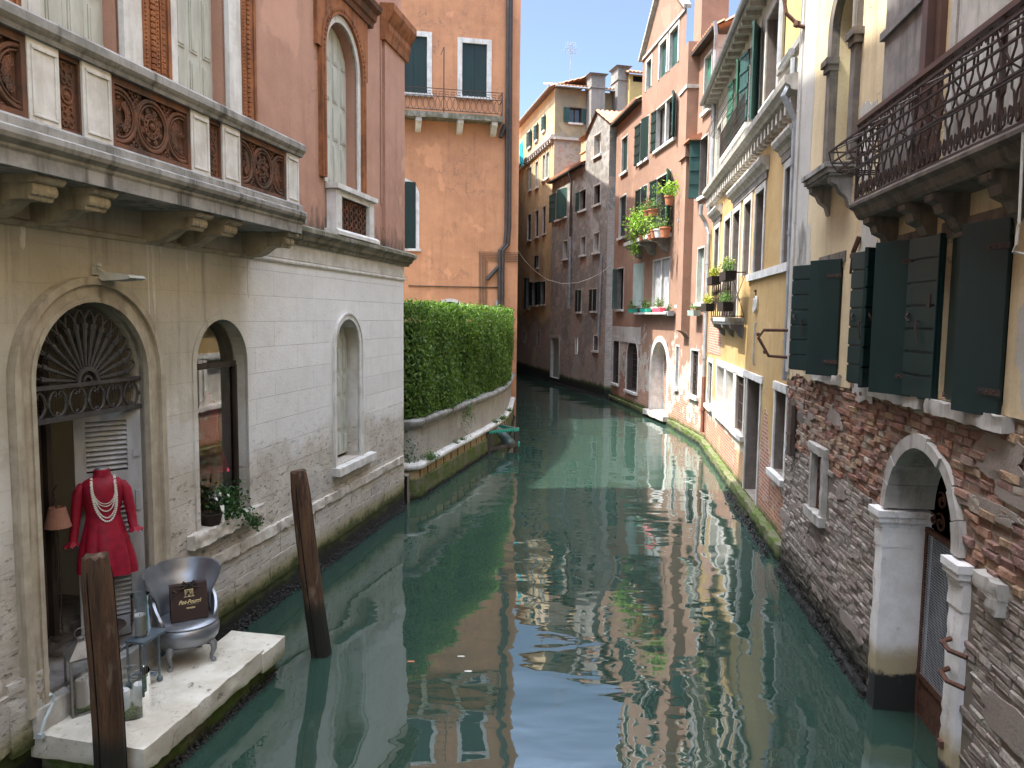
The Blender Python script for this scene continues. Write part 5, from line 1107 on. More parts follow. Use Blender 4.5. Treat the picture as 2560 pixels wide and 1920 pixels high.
b = MB(R4); b.wall(0.0, 3.4, 12.15, 13.45, f.H); b.add([(0, 0, 13.45), (3.4, 0, 13.45), (1.7, 0, 14.35)], [(0, 1, 2)]); b.face((3.4, 0, 12.15), (3.4, -4, 12.15), (3.4, -4, 13.45), (3.4, 0, 13.45)); b.build('gable_wall', M['r4side'], h4)
b = MB(R4); b.face((0, 0, -1), (0, -3, -1), (0, -3, 13.45), (0, 0, 13.45)); b.build('end_wall', M['r4side'], h4)
# gable roof: ridge runs away from the canal
for (ua, za, ub, zb) in ((-.35, 13.32, 1.7, 14.42), (3.6, 13.36, 1.7, 14.42)):
    X = lambda u, o, z, ua=ua, ub=ub: R4(ua+(ub-ua)*(o), -u+.12, z); b = MB(X); n = 20*6; m = 7; rows = []
    for j in range(m+1):
        rows.append([(5.0*i/n, j/m, za+(zb-za)*j/m+.07*abs(math.sin(math.pi*i/6))-(0 if j % 2 else .02)) for i in range(n+1)])
    b.grid(rows); b.build('tiled_roof', M['tile'], h4)
roof(R4, 3.4, L4+.2, .28, 12.2, -2, 12.9, 'low_roof', h4); b = MB(R4); b.box(3.4, L4+.2, 0, .28, 12.06, 12.14); b.build('eave', M['dkwood'], h4)
pipe(R4, [(5.45, .25, 12.0), (5.4, .10, 11.5), (5.4, .10, 8.5)], .07, 'dkpipe', h4); pipe(R4, [(5.4, .10, 8.5), (5.4, .1, 4.5)], .07, 'lead', h4); pipe(R4, [(.5, .1, 7.2), (.7, .1, 3.0)], .06, 'lead', h4)
chimney(R4, 4.6, 5.9, -1.6, -.6, 12.0, 13.9, 'r5wall', h4)
b = MB(R4); b.rough(0, L4, -.3, .04, -.5, .12, .02, .2, 5); b.build('dark_footing', M['mussel'], h4)
# ------------------------------------------------------------------ far ochre house
R5 = Plane((2.4, 46.6), (-.45, 60.), flip=-1); R5f = Plane((2.4, 46.6), (13.2, 49.4), flip=1); L5 = R5.len
h5 = thing('terraced_house', 'far ochre house with sunlit top storey, tiled roof and white roof aerial', 'building', R5(5, -3, 0))
f = Fac(R5, h5)
for a, e in (((282, 612), (296, 715)), ((222, 682), (237, 792)), ((166, 735), (183, 845))): f.win(tl=('a6', *a), br=('a6', *e), kind='dark', leaf='bluegreen', leaves=[('n', 165), ('f', 172)], sw=.08)
for a, e in (((280, 925), (296, 1110)), ((308, 905), (326, 1090)), ((222, 980), (240, 1170)), ((168, 1025), (187, 1190))): f.win(tl=('a6', *a), br=('a6', *e), kind='closed', leaf='palegreen')
for a, e in (((278, 1335), (300, 1540)), ((220, 1370), (243, 1565)), ((157, 1400), (183, 1590))): f.win(tl=('a6', *a), br=('a6', *e), kind='closed', leaf='dkwood')
for a, e in (((130, 375), (148, 585)), ((170, 405), (205, 560)), ((228, 400), (258, 553)), ((197, 220), (213, 300))): f.win(tl=('a7', *a), br=('a7', *e), kind='dark', leaf='green', leaves=[('f', 30)])
for a, e in (((104, 742), (120, 822)), ((203, 735), (220, 850))): f.win(tl=('a7', *a), br=('a7', *e), kind='dark', sill=False)
f.finish(); f.wallsheet(0, L5, -1, 17.75, M['r5wall'])
b = MB(R5); b.sweep([(0, 14.75), (.2, 14.8), (.24, 14.9), (.24, 15.02), (0, 15.05)], 0, L5); u = .3
while u < L5: b.box(u, u+.15, 0, .2, 14.6, 14.78); u += .6
b.build('cornice', M['pale'], h5)
g = Fac(R5f, h5); g.win(tl=('a6', 490, 540), br=('a6', 583, 665), leaf='bluegreen', leaves=[('n', 172), ('f', 172)], smat='brownrail', sw=.05); g.finish(); g.wallsheet(0, R5f.len, 6, 17.75, M['r5front'])
b = MB(R5f); b.box(0, 4, 0, .12, 14.75, 14.9); b.build('cornice', M['pale'], h5)
# hipped tiled roof, gutters, aerial, chimneys
roof(R5f, 0, R5f.len, .35, 17.85, -2.6, 18.75, 'tiled_roof', h5, .22); roof(R5, 0, L5, .35, 17.85, -2.6, 18.75, 'tiled_roof', h5, .22)
pipe(R5f, [(-.1, .42, 17.78), (R5f.len, .42, 17.78)], .06, 'lead', h5, 'gutter'); pipe(R5, [(-.3, .42, 17.78), (L5, .42, 17.78)], .06, 'lead', h5, 'gutter'); pipe(R5f, [(2.35, .3, 17.7), (2.35, .1, 17.4), (2.35, .1, 14.0)], .07, 'lead', h5)
b = MB(R5f); c = R5f.uz('a6', 495, 400, -1.5); b.tube([(c[0], -1.5, 17.9), (c[0], -1.5, 21.0)], .022, 6); Z = 21.1
for z, w in ((20.9, .2), (20.7, .4), (20.55, .5), (20.4, .33)): b.tube([(c[0]-w, -1.5, z), (c[0]+w, -1.5, z)], .012, 4)
for i in range(7): u = c[0]-.33+i*.11; b.tube([(u, -1.5, 20.4), (u, -1.5, 21.1)], .009, 4)
b.build('roof_aerial', M['lead'], h5); pipe(R5f, [(c[0]+1.0, -1.2, 17.9), (c[0]+1.0, -1.2, 19.1)], .12, 'lead', h5, 'vent_pipe')
def chim_px(F, l, r, top, off, z0, mat, par, depth=1.1):
    a, e = F.uz('a6', l, top, off), F.uz('a6', r, top, off); chimney(F, a[0], e[0], off-depth, off, z0, a[1], mat, par, 'grey')
chim_px(R5f, 668, 778, 275, .9, 10, 'chimgrey', h5); chim_px(R5f, 880, 968, 215, .9, 10, 'chimgrey', h5)
a, e = R5f.uz('a6', 972, 270, 1.2), R5f.uz('a6', 1085, 270, 1.2); b = MB(R5f); b.box(a[0], e[0], -2, 1.2, 10, a[1]); dm = b.build('roof_turret', M['yellow'], h5)
for k in (.42, .72): b = MB(R5f); u = a[0]+(e[0]-a[0])*k; b.box(u-.18, u+.18, 1.19, 1.21, a[1]-.42, a[1]-.1); b.build('vent_hole', M['void'], dm)
roof(R5f, a[0]-.2, e[0]+.3, 1.45, a[1]+.02, -1, a[1]+.9, 'turret_roof', dm, .25)
# ------------------------------------------------------------------ orange house beyond the garden
O = ScaledPlane((-9.5, 31.27), (.19, 33.3)); O.k = .907; LO = O.len; s0 = LO-6.325
ho = thing('orange_house', 'plain orange plastered house with dark green shutters above the hedge', 'building', O(5, -3, 0))
f = Fac(O, ho); RR = lambda a, b_: (a+s0, b_+s0)
f.win(r=(*RR(3.82, 4.88), 13.3, 15.5), kind='closed', leaf='green', sw=.2, smat='white', d=.14); f.win(r=(*RR(1.2, 2.34), 13.28, 15.6), kind='closed', leaf='green', sw=.2, smat='white', d=.14)
f.win(r=(*RR(.7, 1.86), 6.85, 9.62), kind='pane', leaf='green', leaves=[('f', 10)], lw=.45, arch=True, sw=.16, smat='white', d=.35, name='arched_window', battens=9)
f.win(r=(*RR(2.75, 3.95), 2.0, 4.62), kind='dark', arch=True, sw=.14, smat='white', sill=False, name='arched_window')
f.finish(); f.wallsheet(0, LO, -1, 20.2, M['orange'])
b = MB()
def block(x0, x1, y0, y1, z1): b.face((x1, y0, -1), (x1-.25, y1, -1), (x1-.25, y1, z1), (x1, y0, z1)); b.face((x0, y0, z1), (x1, y0, z1), (x1-.25, y1, z1), (x0, y1, z1)); b.face((x0, y1, -1), (x1-.25, y1, -1), (x1-.25, y1, z1), (x0, y1, z1)); b.face((x0, y0, -1), (x0, y1, -1), (x0, y1, z1), (x0, y0, z1))
_c = O(LO, 0, 0); _d = O(0, 0, 0); block(_d[0], _c[0], _c[1]+.02, 42, 18.7); b.face(_d, (_d[0], 33, 0), (_d[0], 33, 18.7), (_d[0], _d[1], 18.7)); b.face((_d[0], _d[1], 18.7), (_c[0], _c[1], 18.7), (_c[0], 33, 18.7), (_d[0], 33, 18.7)); block(_d[0], -.25, 42, 64, 16.6); b.build('side_wall', M['orange'], ho)
b = MB(O); b.rough(RR(-1, 0)[0], RR(0, 5.5)[1], 0, .62, 12.2, 12.42, .01, .2, 2); ob = b.build('iron_balcony', M['corn'], ho)
for u in (RR(1.95, 0)[0], RR(3.7, 0)[0], RR(5.15, 0)[0]): b = MB(O); b.prism([(0, 12.2), (.55, 12.2), (.55, 12.05), (.4, 11.95), (.2, 11.75), (0, 11.7)], u-.12, u+.12, 0); b.build('corbel', M['white'], ob)
b = MB(O); e = RR(0, 5.46)[1]; st = RR(-1, 0)[0]
for z in (12.5, 13.05, 13.36): b.box(st, e, .57, .595, z, z+.025); b.box(e-.025, e, 0, .58, z, z+.025)
n = 26
for i in range(n):
    u = st+(e-st)*(i+.5)/n; w = (e-st)/n
    for sg in (-1, 1): b.tube([(u+sg*w*.45, .58, 12.52), (u+sg*w*.1, .58, 12.65), (u+sg*w*.1, .58, 12.85), (u+sg*w*.45, .58, 13.05)], .011, 4)
    b.box(u-w*.3, u+w*.3, .57, .585, 13.15, 13.17); b.box(u-w*.3, u-w*.24, .57, .585, 13.08, 13.3); b.box(u-w*.1, u+w*.4, .57, .585, 13.25, 13.27); b.box(u+w*.24, u+w*.3, .57, .585, 13.08, 13.2)
b.box(e-.03, e+.01, .56, .60, 12.42, 13.4); u = RR(2.98, 0)[0]; b.box(u-.02, u+.02, .56, .6, 12.42, 15.05); b.tube([(u, .58, 15.05), (u-.12, .5, 14.75)], .015, 4)
b.build('railing', M['iron'], ob)
U = lambda x, y: O.uz('a4', x, y)
for dx, kk in ((0, 1), (16, 2)):
    P = [U(600+dx-(0 if kk == 1 else 2), -30), U(590+dx, 1180), U(585+dx-2, 1270), U(556+dx, 1300), U(554+dx, 1600)]; pipe(O, [(p[0], .12, p[1]) for p in P]+[(P[-1][0], .12, 2)], .085, 'dkpipe', ho)
p, q = U(548, 1385), U(490, 1450); pipe(O, [(p[0], .12, p[1]), (q[0], .12, q[1])], .09, 'dkpipe', ho, 'side_pipe'); p, q = U(582, 650), U(560, 715); pipe(O, [(p[0], .12, p[1]), (q[0], .12, q[1])], .1, 'dkpipe', ho, 'side_pipe')
b = MB(O)
for i in range(6):
    p, q, r_ = U(452+i*8, 1600), U(452+i*8, 1305+i*9.5), U(652, 1312+i*9); b.tube([(p[0], .03, 2.5), (q[0], .03, q[1]), (r_[0], .03, q[1])], .012, 4)
p, q = U(85, 1482), U(548, 1482); b.tube([(p[0], .03, p[1]), (q[0], .03, p[1])], .022, 5); b.build('wall_cables', M['dkpipe'], ho)
p = U(540, 1560); pipe(O, [(p[0], .1, p[1]), (p[0], .1, 3)], .07, 'lead', ho, 'vent_pipe')
# ------------------------------------------------------------------ garden wall, hedge
def offpath(path, o):
    out = []
    for i, p in enumerate(path):
        ns = []
        for a, c in ((i-1, i), (i, i+1)):
            if a >= 0 and c < len(path): dx, dy = path[c][0]-path[a][0], path[c][1]-path[a][1]; l = math.hypot(dx, dy); ns.append((dy/l, -dx/l))
        nx = sum(n[0] for n in ns)/len(ns); ny = sum(n[1] for n in ns)/len(ns); k = max(.35, nx*nx+ny*ny); out.append((p[0]+nx*o/k, p[1]+ny*o/k))
    return out
GP = [(-2.75, 15.98), (-2.22, 16.02), (-2.06, 16.08), (-1.97, 16.22), (-1.86, 16.75), (-.69, 21.69), (-.42, 23.0), (-.2, 24.4), (-.06, 26.2), (.06, 29.9)]
def dens(path, step=.35):
    o = [path[0]]
    for a, b_ in zip(path, path[1:]):
        n = max(1, int(math.hypot(b_[0]-a[0], b_[1]-a[1])/step)); o += [(a[0]+(b_[0]-a[0])*i/n, a[1]+(b_[1]-a[1])*i/n) for i in range(1, n+1)]
    return o
GD = dens(GP)
def pathsweep(prof, name, mat, par, jit=0, seed=1):
    rn = random.Random(seed); cols = []; acc = [0]
    for a, b_ in zip(GD, GD[1:]): acc.append(acc[-1]+math.hypot(b_[0]-a[0], b_[1]-a[1]))
    b = MB(); L = [offpath(GD, o) for o, z in prof]; k0 = len(b.v); n = len(GD); m = len(prof)
    V = [(L[j][i][0]+rn.uniform(-jit, jit), L[j][i][1]+rn.uniform(-jit, jit), prof[j][1]+rn.uniform(-jit, jit)) for i in range(n) for j in range(m)]; F = []; uv = []
    pl = [0]
    for p, q in zip(prof, prof[1:]): pl.append(pl[-1]+math.hypot(q[0]-p[0], q[1]-p[1]))
    for i in range(n-1):
        for j in range(m-1):
            F.append((i*m+j, (i+1)*m+j, (i+1)*m+j+1, i*m+j+1)); uv += [(acc[i], pl[j]), (acc[i+1], pl[j]), (acc[i+1], pl[j+1]), (acc[i], pl[j+1])]
    return raw_mesh(name, V, F, mat, par, uv)
gw = thing('garden_wall', 'curved stone garden wall with rounded ledge under the clipped hedge', 'garden wall', (-1.5, 18, 0))
M['gardenwall'] = wallmat('cracked_garden_render', (.36, .345, .31), (.29, .27, .235), (.17, .155, .125), alg=-3, streak=.6, bumps=.4)
pathsweep([(.02, -1), (.02, .44), (-.02, .46), (-.3, .46)], 'base', M['mossy'], gw, .008)
pathsweep([(-.03, .44), (-.03, .67)], 'stone_band', M['ylstone'], gw, .004)
pathsweep([(-.05, .66), (.03, .66), (.065, .69), (.075, .73), (.065, .77), (.03, .80), (-.1, .81)], 'ledge', M['white'], gw, .006)
pathsweep([(-.09, .80), (-.10, 1.57)], 'wall_face', M['gardenwall'], gw)
pathsweep([(-.1, 1.54), (-.02, 1.56), (.0, 1.60), (.03, 1.63), (.05, 1.68), (.05, 1.72), (.02, 1.76), (-.4, 1.77), (-1.3, 1.77)], 'coping', M['grey'], gw, .004)
b = MB()
for p in dens(GP[3:], .55): 
    q = offpath([p, (p[0]+.24, p[1]+1)], -.028)[0]; b.box(q[0]-.006, q[0]+.010, q[1]-.012, q[1]+.012, .45, .66)
tag(b.build('open_joints', M['void'], gw), kind='stuff')
b = MB(); rn = random.Random(8)
for p in dens(GP, .012): 
    if rn.random() < .5: q = offpath([p, (p[0]+.24, p[1]+1)], .03+rn.uniform(0, .05))[0]; b.ball((q[0], q[1], rn.uniform(-.02, .2)*rn.random()), rn.uniform(.008, .02), 4)
tag(b.build('mussel_crust', M['mussel'], gw), kind='stuff')
b = MB(); b.rough(-2.42, -2.18, 15.6, 15.95, -.5, .62, .02, .08, 3); b.build('corner_post', M['dkstone'], gw)
gg = MB(); gg.add([(-3.4, 15.6, 1.7), (-2.6, 16.3, 1.7), (-1.3, 21.7, 1.7), (-.9, 24.3, 1.7), (-.5, 30, 1.7), (-40, 30, 1.7), (-40, 12, 1.7)], [range(7)]); tag(gg.build('garden_ground', simple('garden_soil', (.16, .13, .09), (.10, .10, .05), .95)), 'garden soil', kind='structure')
hd = thing('hedge', 'tall clipped evergreen hedge growing along the top of the garden wall', 'hedge', (-1.5, 20, 1.7))
HP = [(-2.75, 16.05), (-2.3, 16.08), (-2.1, 16.2), (-2.0, 16.45), (-1.92, 16.9), (-.78, 21.72), (-.5, 23.0), (-.3, 24.4), (-.17, 26.2), (-.04, 29.9)]
Hd = dens(HP, .1); Hi = np.array(offpath(Hd, -.14)); Ho = np.array(offpath(Hd, 0)); HN = Ho-Hi; HN /= np.linalg.norm(HN, axis=1)[:, None]
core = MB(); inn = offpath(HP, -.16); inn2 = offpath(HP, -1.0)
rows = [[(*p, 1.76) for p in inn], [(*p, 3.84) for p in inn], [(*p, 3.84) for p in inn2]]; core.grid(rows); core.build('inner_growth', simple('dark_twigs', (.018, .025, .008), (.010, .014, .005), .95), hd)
g = np.random.default_rng(4); seg = np.linalg.norm(np.diff(Hd, axis=0), axis=1); wt = np.array([1/max(.35, (p[1]/17)**1.6) for p in Hd]); wt /= wt.sum()
N = 34000; idx = g.choice(len(Hd), N, p=wt); dep = np.abs(g.normal(0, .07, N)); zz = 1.72+2.56*g.random(N); top = g.random(N) < .2
jx = g.uniform(-.08, .08, (N, 2)); P = np.zeros((N, 3)); nrm = np.zeros((N, 3)); H2 = np.array(Hd)
P[:, :2] = H2[idx]+jx-HN[idx]*(dep[:, None]-.02); P[:, 2] = zz+g.normal(0, .03, N); nrm[:, :2] = HN[idx]; nrm[:, 2] = .45
k = top; P[k, :2] = H2[idx[k]]-HN[idx[k]]*g.uniform(0, .95, (k.sum(), 1)); P[k, 2] = 3.88+.38*g.random(k.sum())**.7+np.abs(g.normal(0, .05, k.sum())); nrm[k] = (0, 0, 1)
bul = .05*np.sin(P[:, 2]*2.1+P[:, 1]*.9)+.04*np.sin(P[:, 1]*3.1+1); P[:, :2] += HN[idx]*bul[:, None]*(~k)[:, None]
leaves('foliage', P, .105, M['hedge'], hd, 3, nrm, .5, .42)
# ------------------------------------------------------------------ weeds on the garden wall
WL = {}
def weed(px, z, r, n, size, label, seed, hang=0, mat='weed'):
    p = onz(*px, z); t = thing('wall_plant', label, 'plant', (p.x, p.y, z), 'weeds on the garden wall'); g = np.random.default_rng(seed)
    q = g.normal(0, 1, (n, 3))*np.array([r*.5, r*.5, r*.42]); q[:, 2] = np.abs(q[:, 2])*(1 if not hang else 1)-hang*np.abs(g.normal(0, 1, n)); q[:, 0] += .03
    leaves('foliage', q+np.array([p.x, p.y, z]), size, M[mat], t, seed); b = MB()
    for i in range(7): e = q[g.integers(n)]; b.tube([(p.x-.03, p.y, z-.02), (p.x+e[0]*.6, p.y+e[1]*.6, z+e[2]*.7)], .005, 4)
    b.build('stem', M['stem'], t); return t
weed(('a5', 512, 880), 1.62, .2, 420, .05, 'feathery green weed hanging from the coping of the garden wall', 1, .28)
weed(('a5', 712, 985), .80, .13, 150, .05, 'smaller weed of a pair growing on the ledge near the green boat frame', 2)
weed(('a5', 758, 962), .80, .17, 220, .055, 'larger weed of a pair growing on the ledge near the green boat frame', 3)
weed(('a5', 432, 1128), .80, .10, 110, .04, 'left tuft of two small weeds halfway along the stone ledge', 4)
weed(('a5', 482, 1105), .80, .10, 110, .04, 'right tuft of two small weeds halfway along the stone ledge', 5)
weed(('a5', 262, 1238), .80, .22, 330, .055, 'leafy weed on the near rounded end of the stone ledge', 6)
weed(('a5', 110, 1265), .78, .26, 420, .06, 'dense ivy clump at the corner between palazzo and garden wall', 7, -.22, 'ivy')
weed(('a5', 108, 1050), 1.45, .14, 200, .05, 'small ivy tuft high in the corner below the hedge coping', 8, .12, 'ivy')
weed(('a5', 805, 905), .80, .14, 140, .05, 'far weed on the ledge where the garden wall bends', 9)
# ------------------------------------------------------------------ landing stage and poles
def A_of(p):
    rx, ry = p[0]-A.o[0], p[1]-A.o[1]; return rx*A.t[0]+ry*A.t[1], rx*A.n[0]+ry*A.n[1]
PZ = .45; cF = A_of(onz('a3', 785, 1560, PZ)); cR = A_of(onz('a3', 1418, 1020, PZ)); u0, u1, oF = cF[0], cR[0], (cF[1]+cR[1])/2
ls = thing('landing_stage', 'pale stone landing slab at the water door of the palazzo', 'landing', A(u0, 0, 0))
b = MB(A); b.rough(u0, u1, -.02, oF, PZ-.20, PZ, .009, .07, 3); b.build('slab', M['platform'], ls)
b = MB(A); b.rough(u1-.05, u1+.42, oF*.42, oF+.02, PZ-.24, PZ-.03, .006, .12, 4); b.build('side_slab', M['platform'], ls)
b = MB(A); b.rough(u0+.10, u1+.36, -.05, oF-.07, -.9, PZ-.19, .02, .12, 5); b.build('foundation', M['mossy'], ls)
b = MB(A); b.rough(u0+.05, u1+.9, 0, oF+.05, -.6, -.03, .02, .12, 6); b.build('sunken_step', M['mossy'], ls)
b = MB(A); b.rough(u0-.02, 7.62, -.1, .10, PZ-.02, .66, .012, .08, 7); b.build('door_sill', M['pale'], ls)
b = MB(A); rn = random.Random(3)
for i in range(700): b.ball((rn.uniform(u0+.1, u1+.36), oF-.06+rn.uniform(-.03, .03), rn.uniform(-.03, .12)*rn.random()), rn.uniform(.007, .018), 4)
tag(b.build('mussel_crust', M['mussel'], ls), kind='stuff')
def pole(name, label, top, base, r0, r1, seed):
    rn = random.Random(seed); t = thing(name, label, 'mooring pole', base, 'wooden mooring poles'); b = MB(); n = 18; rows = []; T, Bv = Vector(top), Vector(base); m = 26
    lob = [1+rn.uniform(-.05, .05) for _ in range(n)]; lob[n//2] *= .9; lob[3] *= .92
    for i in range(m+1):
        f = i/m; c = Bv+(T-Bv)*f+Vector((math.sin(f*5+seed)*.014, math.cos(f*4)*.012, 0)); r = r1+(r0-r1)*f; r *= 1-(.16*max(0, f-.93)/.07)
        rows.append([(c.x+math.cos(2*math.pi*k/n)*r*lob[k]*(1+rn.uniform(-.012, .012)), c.y+math.sin(2*math.pi*k/n)*r*lob[k]*(1+rn.uniform(-.012, .012)), c.z+(rn.uniform(-.02, .02) if i == m else 0)) for k in range(n)])
    b.grid(rows, True); b.add(rows[-1], [tuple(range(n))]); b.build('shaft', M['pole'], t, smooth=False)
    b = MB(); 
    for k in (2, 9, 13):
        P = [Vector(rows[i][k])+(Vector(rows[i][k])-Vector((sum(q[0] for q in rows[i])/n, sum(q[1] for q in rows[i])/n, rows[i][k][2])))*.012 for i in range(m-int(m*.75), m, 1)]
        b.tube([tuple(p) for p in P], [.002]+[.006]*(len(P)-2)+[.003], 4)
    b.build('drying_crack', M['void'], t); return t
p0 = onz('a3', 1735, 1045, 0); tp = ony('a3', 1603, 60, p0.y-.02); d_ = (Vector(tp)-p0); pole('mooring_pole', 'slender leaning wooden mooring pole standing alone in the water', tp, p0-d_*.6, .105, .128, 2)
tp = ony('a3', 520, 515, 5.62); bt = ony('a3', 592, 1680, 5.72); d_ = bt-tp; pole('mooring_pole', 'thick dark mooring pole in front of the red dress and landing slab', tp, bt+d_*.45, .105, .118, 5)
# ------------------------------------------------------------------ dress form in the doorway
DP = Vector(A(6.98, -.17, 0)); vd = Vector((DP.x, DP.y, 0)).normalized(); vx = Vector((vd.y, -vd.x, 0)); XD = lambda x, y, z: tuple(DP+vx*x-vd*y+Vector((0, 0, z)))
df_ = thing('dress_form', 'headless dress form wearing a short red pleated dress in the doorway', 'dress form', (DP.x, DP.y, .9))
b = MB(XD); b.lathe((0, 0, 0), [(.0, 2.50), (.05, 2.50), (.058, 2.485), (.06, 2.45)], 16); b.build('neck_cap', M['silverleg'], df_, smooth=True)
b = MB(XD); b.tube([(0, 0, .9), (0, 0, 1.7)], .02, 8); b.lathe((0, 0, .9), [(.0, .03), (.16, .02), (.17, 0)], 16); b.build('stand', M['iron'], df_)
prof = [(.258, 1.46, .8), (.254, 1.50, .8), (.243, 1.6, .8), (.222, 1.72, .78), (.19, 1.86, .75), (.165, 1.96, .72), (.150, 2.03, .70), (.155, 2.08, .68), (.172, 2.17, .68), (.182, 2.25, .66), (.185, 2.31, .62), (.178, 2.35, .58), (.15, 2.38, .56), (.105, 2.402, .62), (.078, 2.415, .85), (.074, 2.45, .9), (.071, 2.478, .92), (.064, 2.482, .92)]
b = MB(XD); rows = []; n = 150
for r, z, ry in prof:
    k = max(0, min(1, (2.02-z)/.45)); row = []
    for i in range(n):
        a = 2*math.pi*i/n; q = r*(1+k*(.17*abs(math.sin(5*a+.5*math.sin(2*a)))-.10+.02*math.sin(3*a+6*z))); row.append((q*math.cos(a)+.02*k, q*math.sin(a)*ry, z-(.02*math.cos(a)*k)))
    rows.append(row)
b.grid(rows, True); dr = b.build('red_dress', M['fabric'], df_, smooth=True)
for sg, wx, wz, ex in ((-1, -.262, 1.80, -.232), (1, .262, 1.89, .24)):
    b = MB(XD); b.tube([(sg*.12, 0, 2.345), (sg*.172, 0, 2.325), (sg*.204, .0, 2.26), (sg*.218, .005, 2.17), (ex, .01, 2.04), ((ex+wx)/2, .03, 1.93), (wx, .05, wz)], [.02, .043, .050, .049, .045, .041, .037], 14); b.build('sleeve', M['fabric'], dr, smooth=True)
    b = MB(XD); rows = []
    for j, (r, dz) in enumerate(((.036, .012), (.044, -.008), (.056, -.022), (.066, -.034))):
        rows.append([(wx+sg*j*.006+r*math.cos(2*math.pi*i/40)*(1+.06*j*math.cos(8*2*math.pi*i/40)), .05+r*math.sin(2*math.pi*i/40), wz+dz+.004*j*math.cos(7*2*math.pi*i/40)) for i in range(40)])
    b.grid(rows, True); b.build('frilled_cuff', M['fabric'], dr, smooth=True)
def front_y(x, z):
    r, ry = .17, .68
    for (ra, za, ya), (rb, zb_, yb) in zip(prof, prof[1:]):
        if za <= z <= zb_: f = (z-za)/(zb_-za); r, ry = ra+(rb-ra)*f, ya+(yb-ya)*f
    return r*ry*math.sqrt(max(.05, 1-(x/r)**2))
nk = thing('pearl_necklace', 'five strand pearl necklace hanging over the red dress', 'necklace', XD(0, .12, 2.3)); b = MB(XD)
for low, w, r in ((1.985, .118, .0105), (2.02, .11, .0085), (2.085, .104, .0075), (2.135, .112, .006), (2.16, .108, .0055)):
    L = 2.40; C = []
    for q in range(201):
        t = q/200*math.pi; x = -math.cos(t)*w*(.86+.14*math.sin(t)**.5)+.006+.03*math.sin(t)*((L-low)/.4); z = L-(L-low)*math.sin(t)**.8
        C.append(Vector((x, front_y(min(abs(x), .16), min(z, 2.395))*(1 if z < 2.37 else max(.15, 1-(z-2.37)/.03*.7))+r*.9, z+(.012 if z > 2.38 else 0))))
    acc = 0
    for p, q in zip(C, C[1:]):
        acc += (q-p).length
        if acc >= r*1.75: acc = 0; b.ball(tuple(q), r, 6)
b.build('pearl_strands', M['pearl'], nk)
# ------------------------------------------------------------------ silver tub chair with gift bag
def frame(c, f):
    f = Vector((f[0], f[1], 0)).normalized(); r = Vector((-f.y, f.x, 0)); return lambda x, y, z: tuple(Vector(c)+r*x+f*y+Vector((0, 0, z)))
FLg, FRg = onz('a3', 912, 1140, PZ), onz('a3', 1152, 1078, PZ); e_ = (FRg-FLg); fd = Vector((e_.y, -e_.x, 0)).normalized(); cc = (FLg+FRg)/2-fd*.20; cc.z = PZ; XC = frame(cc, fd)
ch = thing('tub_chair', 'low silver leather tub chair standing on the landing slab', 'chair', cc)
b = MB(XC); pr_ = [(0, .20), (.24, .20), (.285, .215), (.31, .25), (.325, .30), (.325, .35), (.315, .385), (.295, .405), (.30, .415), (.285, .43), (.2, .445), (0, .45)]; b.lathe((0, 0, 0), pr_, 40, 1, .98); st = b.build('seat', M['silver'], ch, smooth=True)
b = MB(XC); b.tube([(math.cos(2*math.pi*i/40)*.302, math.sin(2*math.pi*i/40)*.296, .412) for i in range(40)], .008, 6, closed=True); b.build('piping', M['silver'], st, smooth=True)
def shell(name, a0, a1, zt, rr, zb, th, na=30, nz=14):
    b = MB(XC); rows = []
    for j in range(2*nz+2):
        inner = j > nz; t = (j if not inner else 2*nz+1-j)/nz; row = []
        for i in range(na+1):
            f = i/na; a = a0+(a1-a0)*f; h = zt(f); z = zb+(h-zb)*t; edge = min(1, min(f, 1-f)*9+.15)**.5; r = rr(t, f)+(0 if inner else th*edge*(1-.5*t**6)); ang = -math.pi/2+a
            row.append((math.cos(ang)*r, math.sin(ang)*r, z))
        rows.append(row)
    rows.append(rows[0]); b.grid(rows); b.add(rows[0], []); 
    n = len(rows)
    for i in (0, na): b.add([r[i] for r in rows[:-1]], [tuple(range(n-1))])
    return b.build(name, M['silver'], ch, smooth=True)
shell('backrest', R(-86), R(86), lambda f: .955-.05*abs(2*f-1)**4-.0*f, lambda t, f: .285-.05*math.sin(math.pi*min(1, t*1.25))+.13*max(0, t-.45)**1.3*1.35, .36, .055)
for sg in (-1, 1): shell('arm', R(sg*62), R(sg*122), lambda f: .70-.22*f**1.5, lambda t, f: .25+.03*t, .38, .05, 16, 8)
for x, y, k in ((-.19, .19, 1), (.19, .19, 1), (-.17, -.19, 0), (.17, -.19, 0)):
    ox = x/abs(x); b = MB(XC); b.tube([(x, y, .225), (x*1.12, y*1.12, .185), (x*1.13, y*1.13, .13), (x*1.03, y*1.03, .07), (x*1.02, y*1.02, .035), (x*1.12, y*1.12, .022), (x*1.13, y*1.13, 0)], [.038, .036, .028, .02, .019, .027, .02], 10); b.build('leg', M['silverleg'], ch, smooth=True)
bc_ = Vector(XC(.02, .07, .452)); bf = (fd+Vector((-.10, -.05, 0))).normalized(); XB0 = frame(bc_, bf)
XG = lambda x, y, z: XB0(x, y-z*.10, z)
bg_ = thing('gift_bag', 'dark brown paper gift bag with gold lettering on the silver chair', 'bag', bc_)
b = MB(XG); w, dp, hh = .175, .065, .355
V = [(-w, -dp, 0), (w, -dp, 0), (w, dp, 0), (-w, dp, 0), (-w, -.03, hh), (w, -.03, hh), (w, .03, hh), (-w, .03, hh), (-w+.02, 0, hh*.45), (w-.02, 0, hh*.45)]
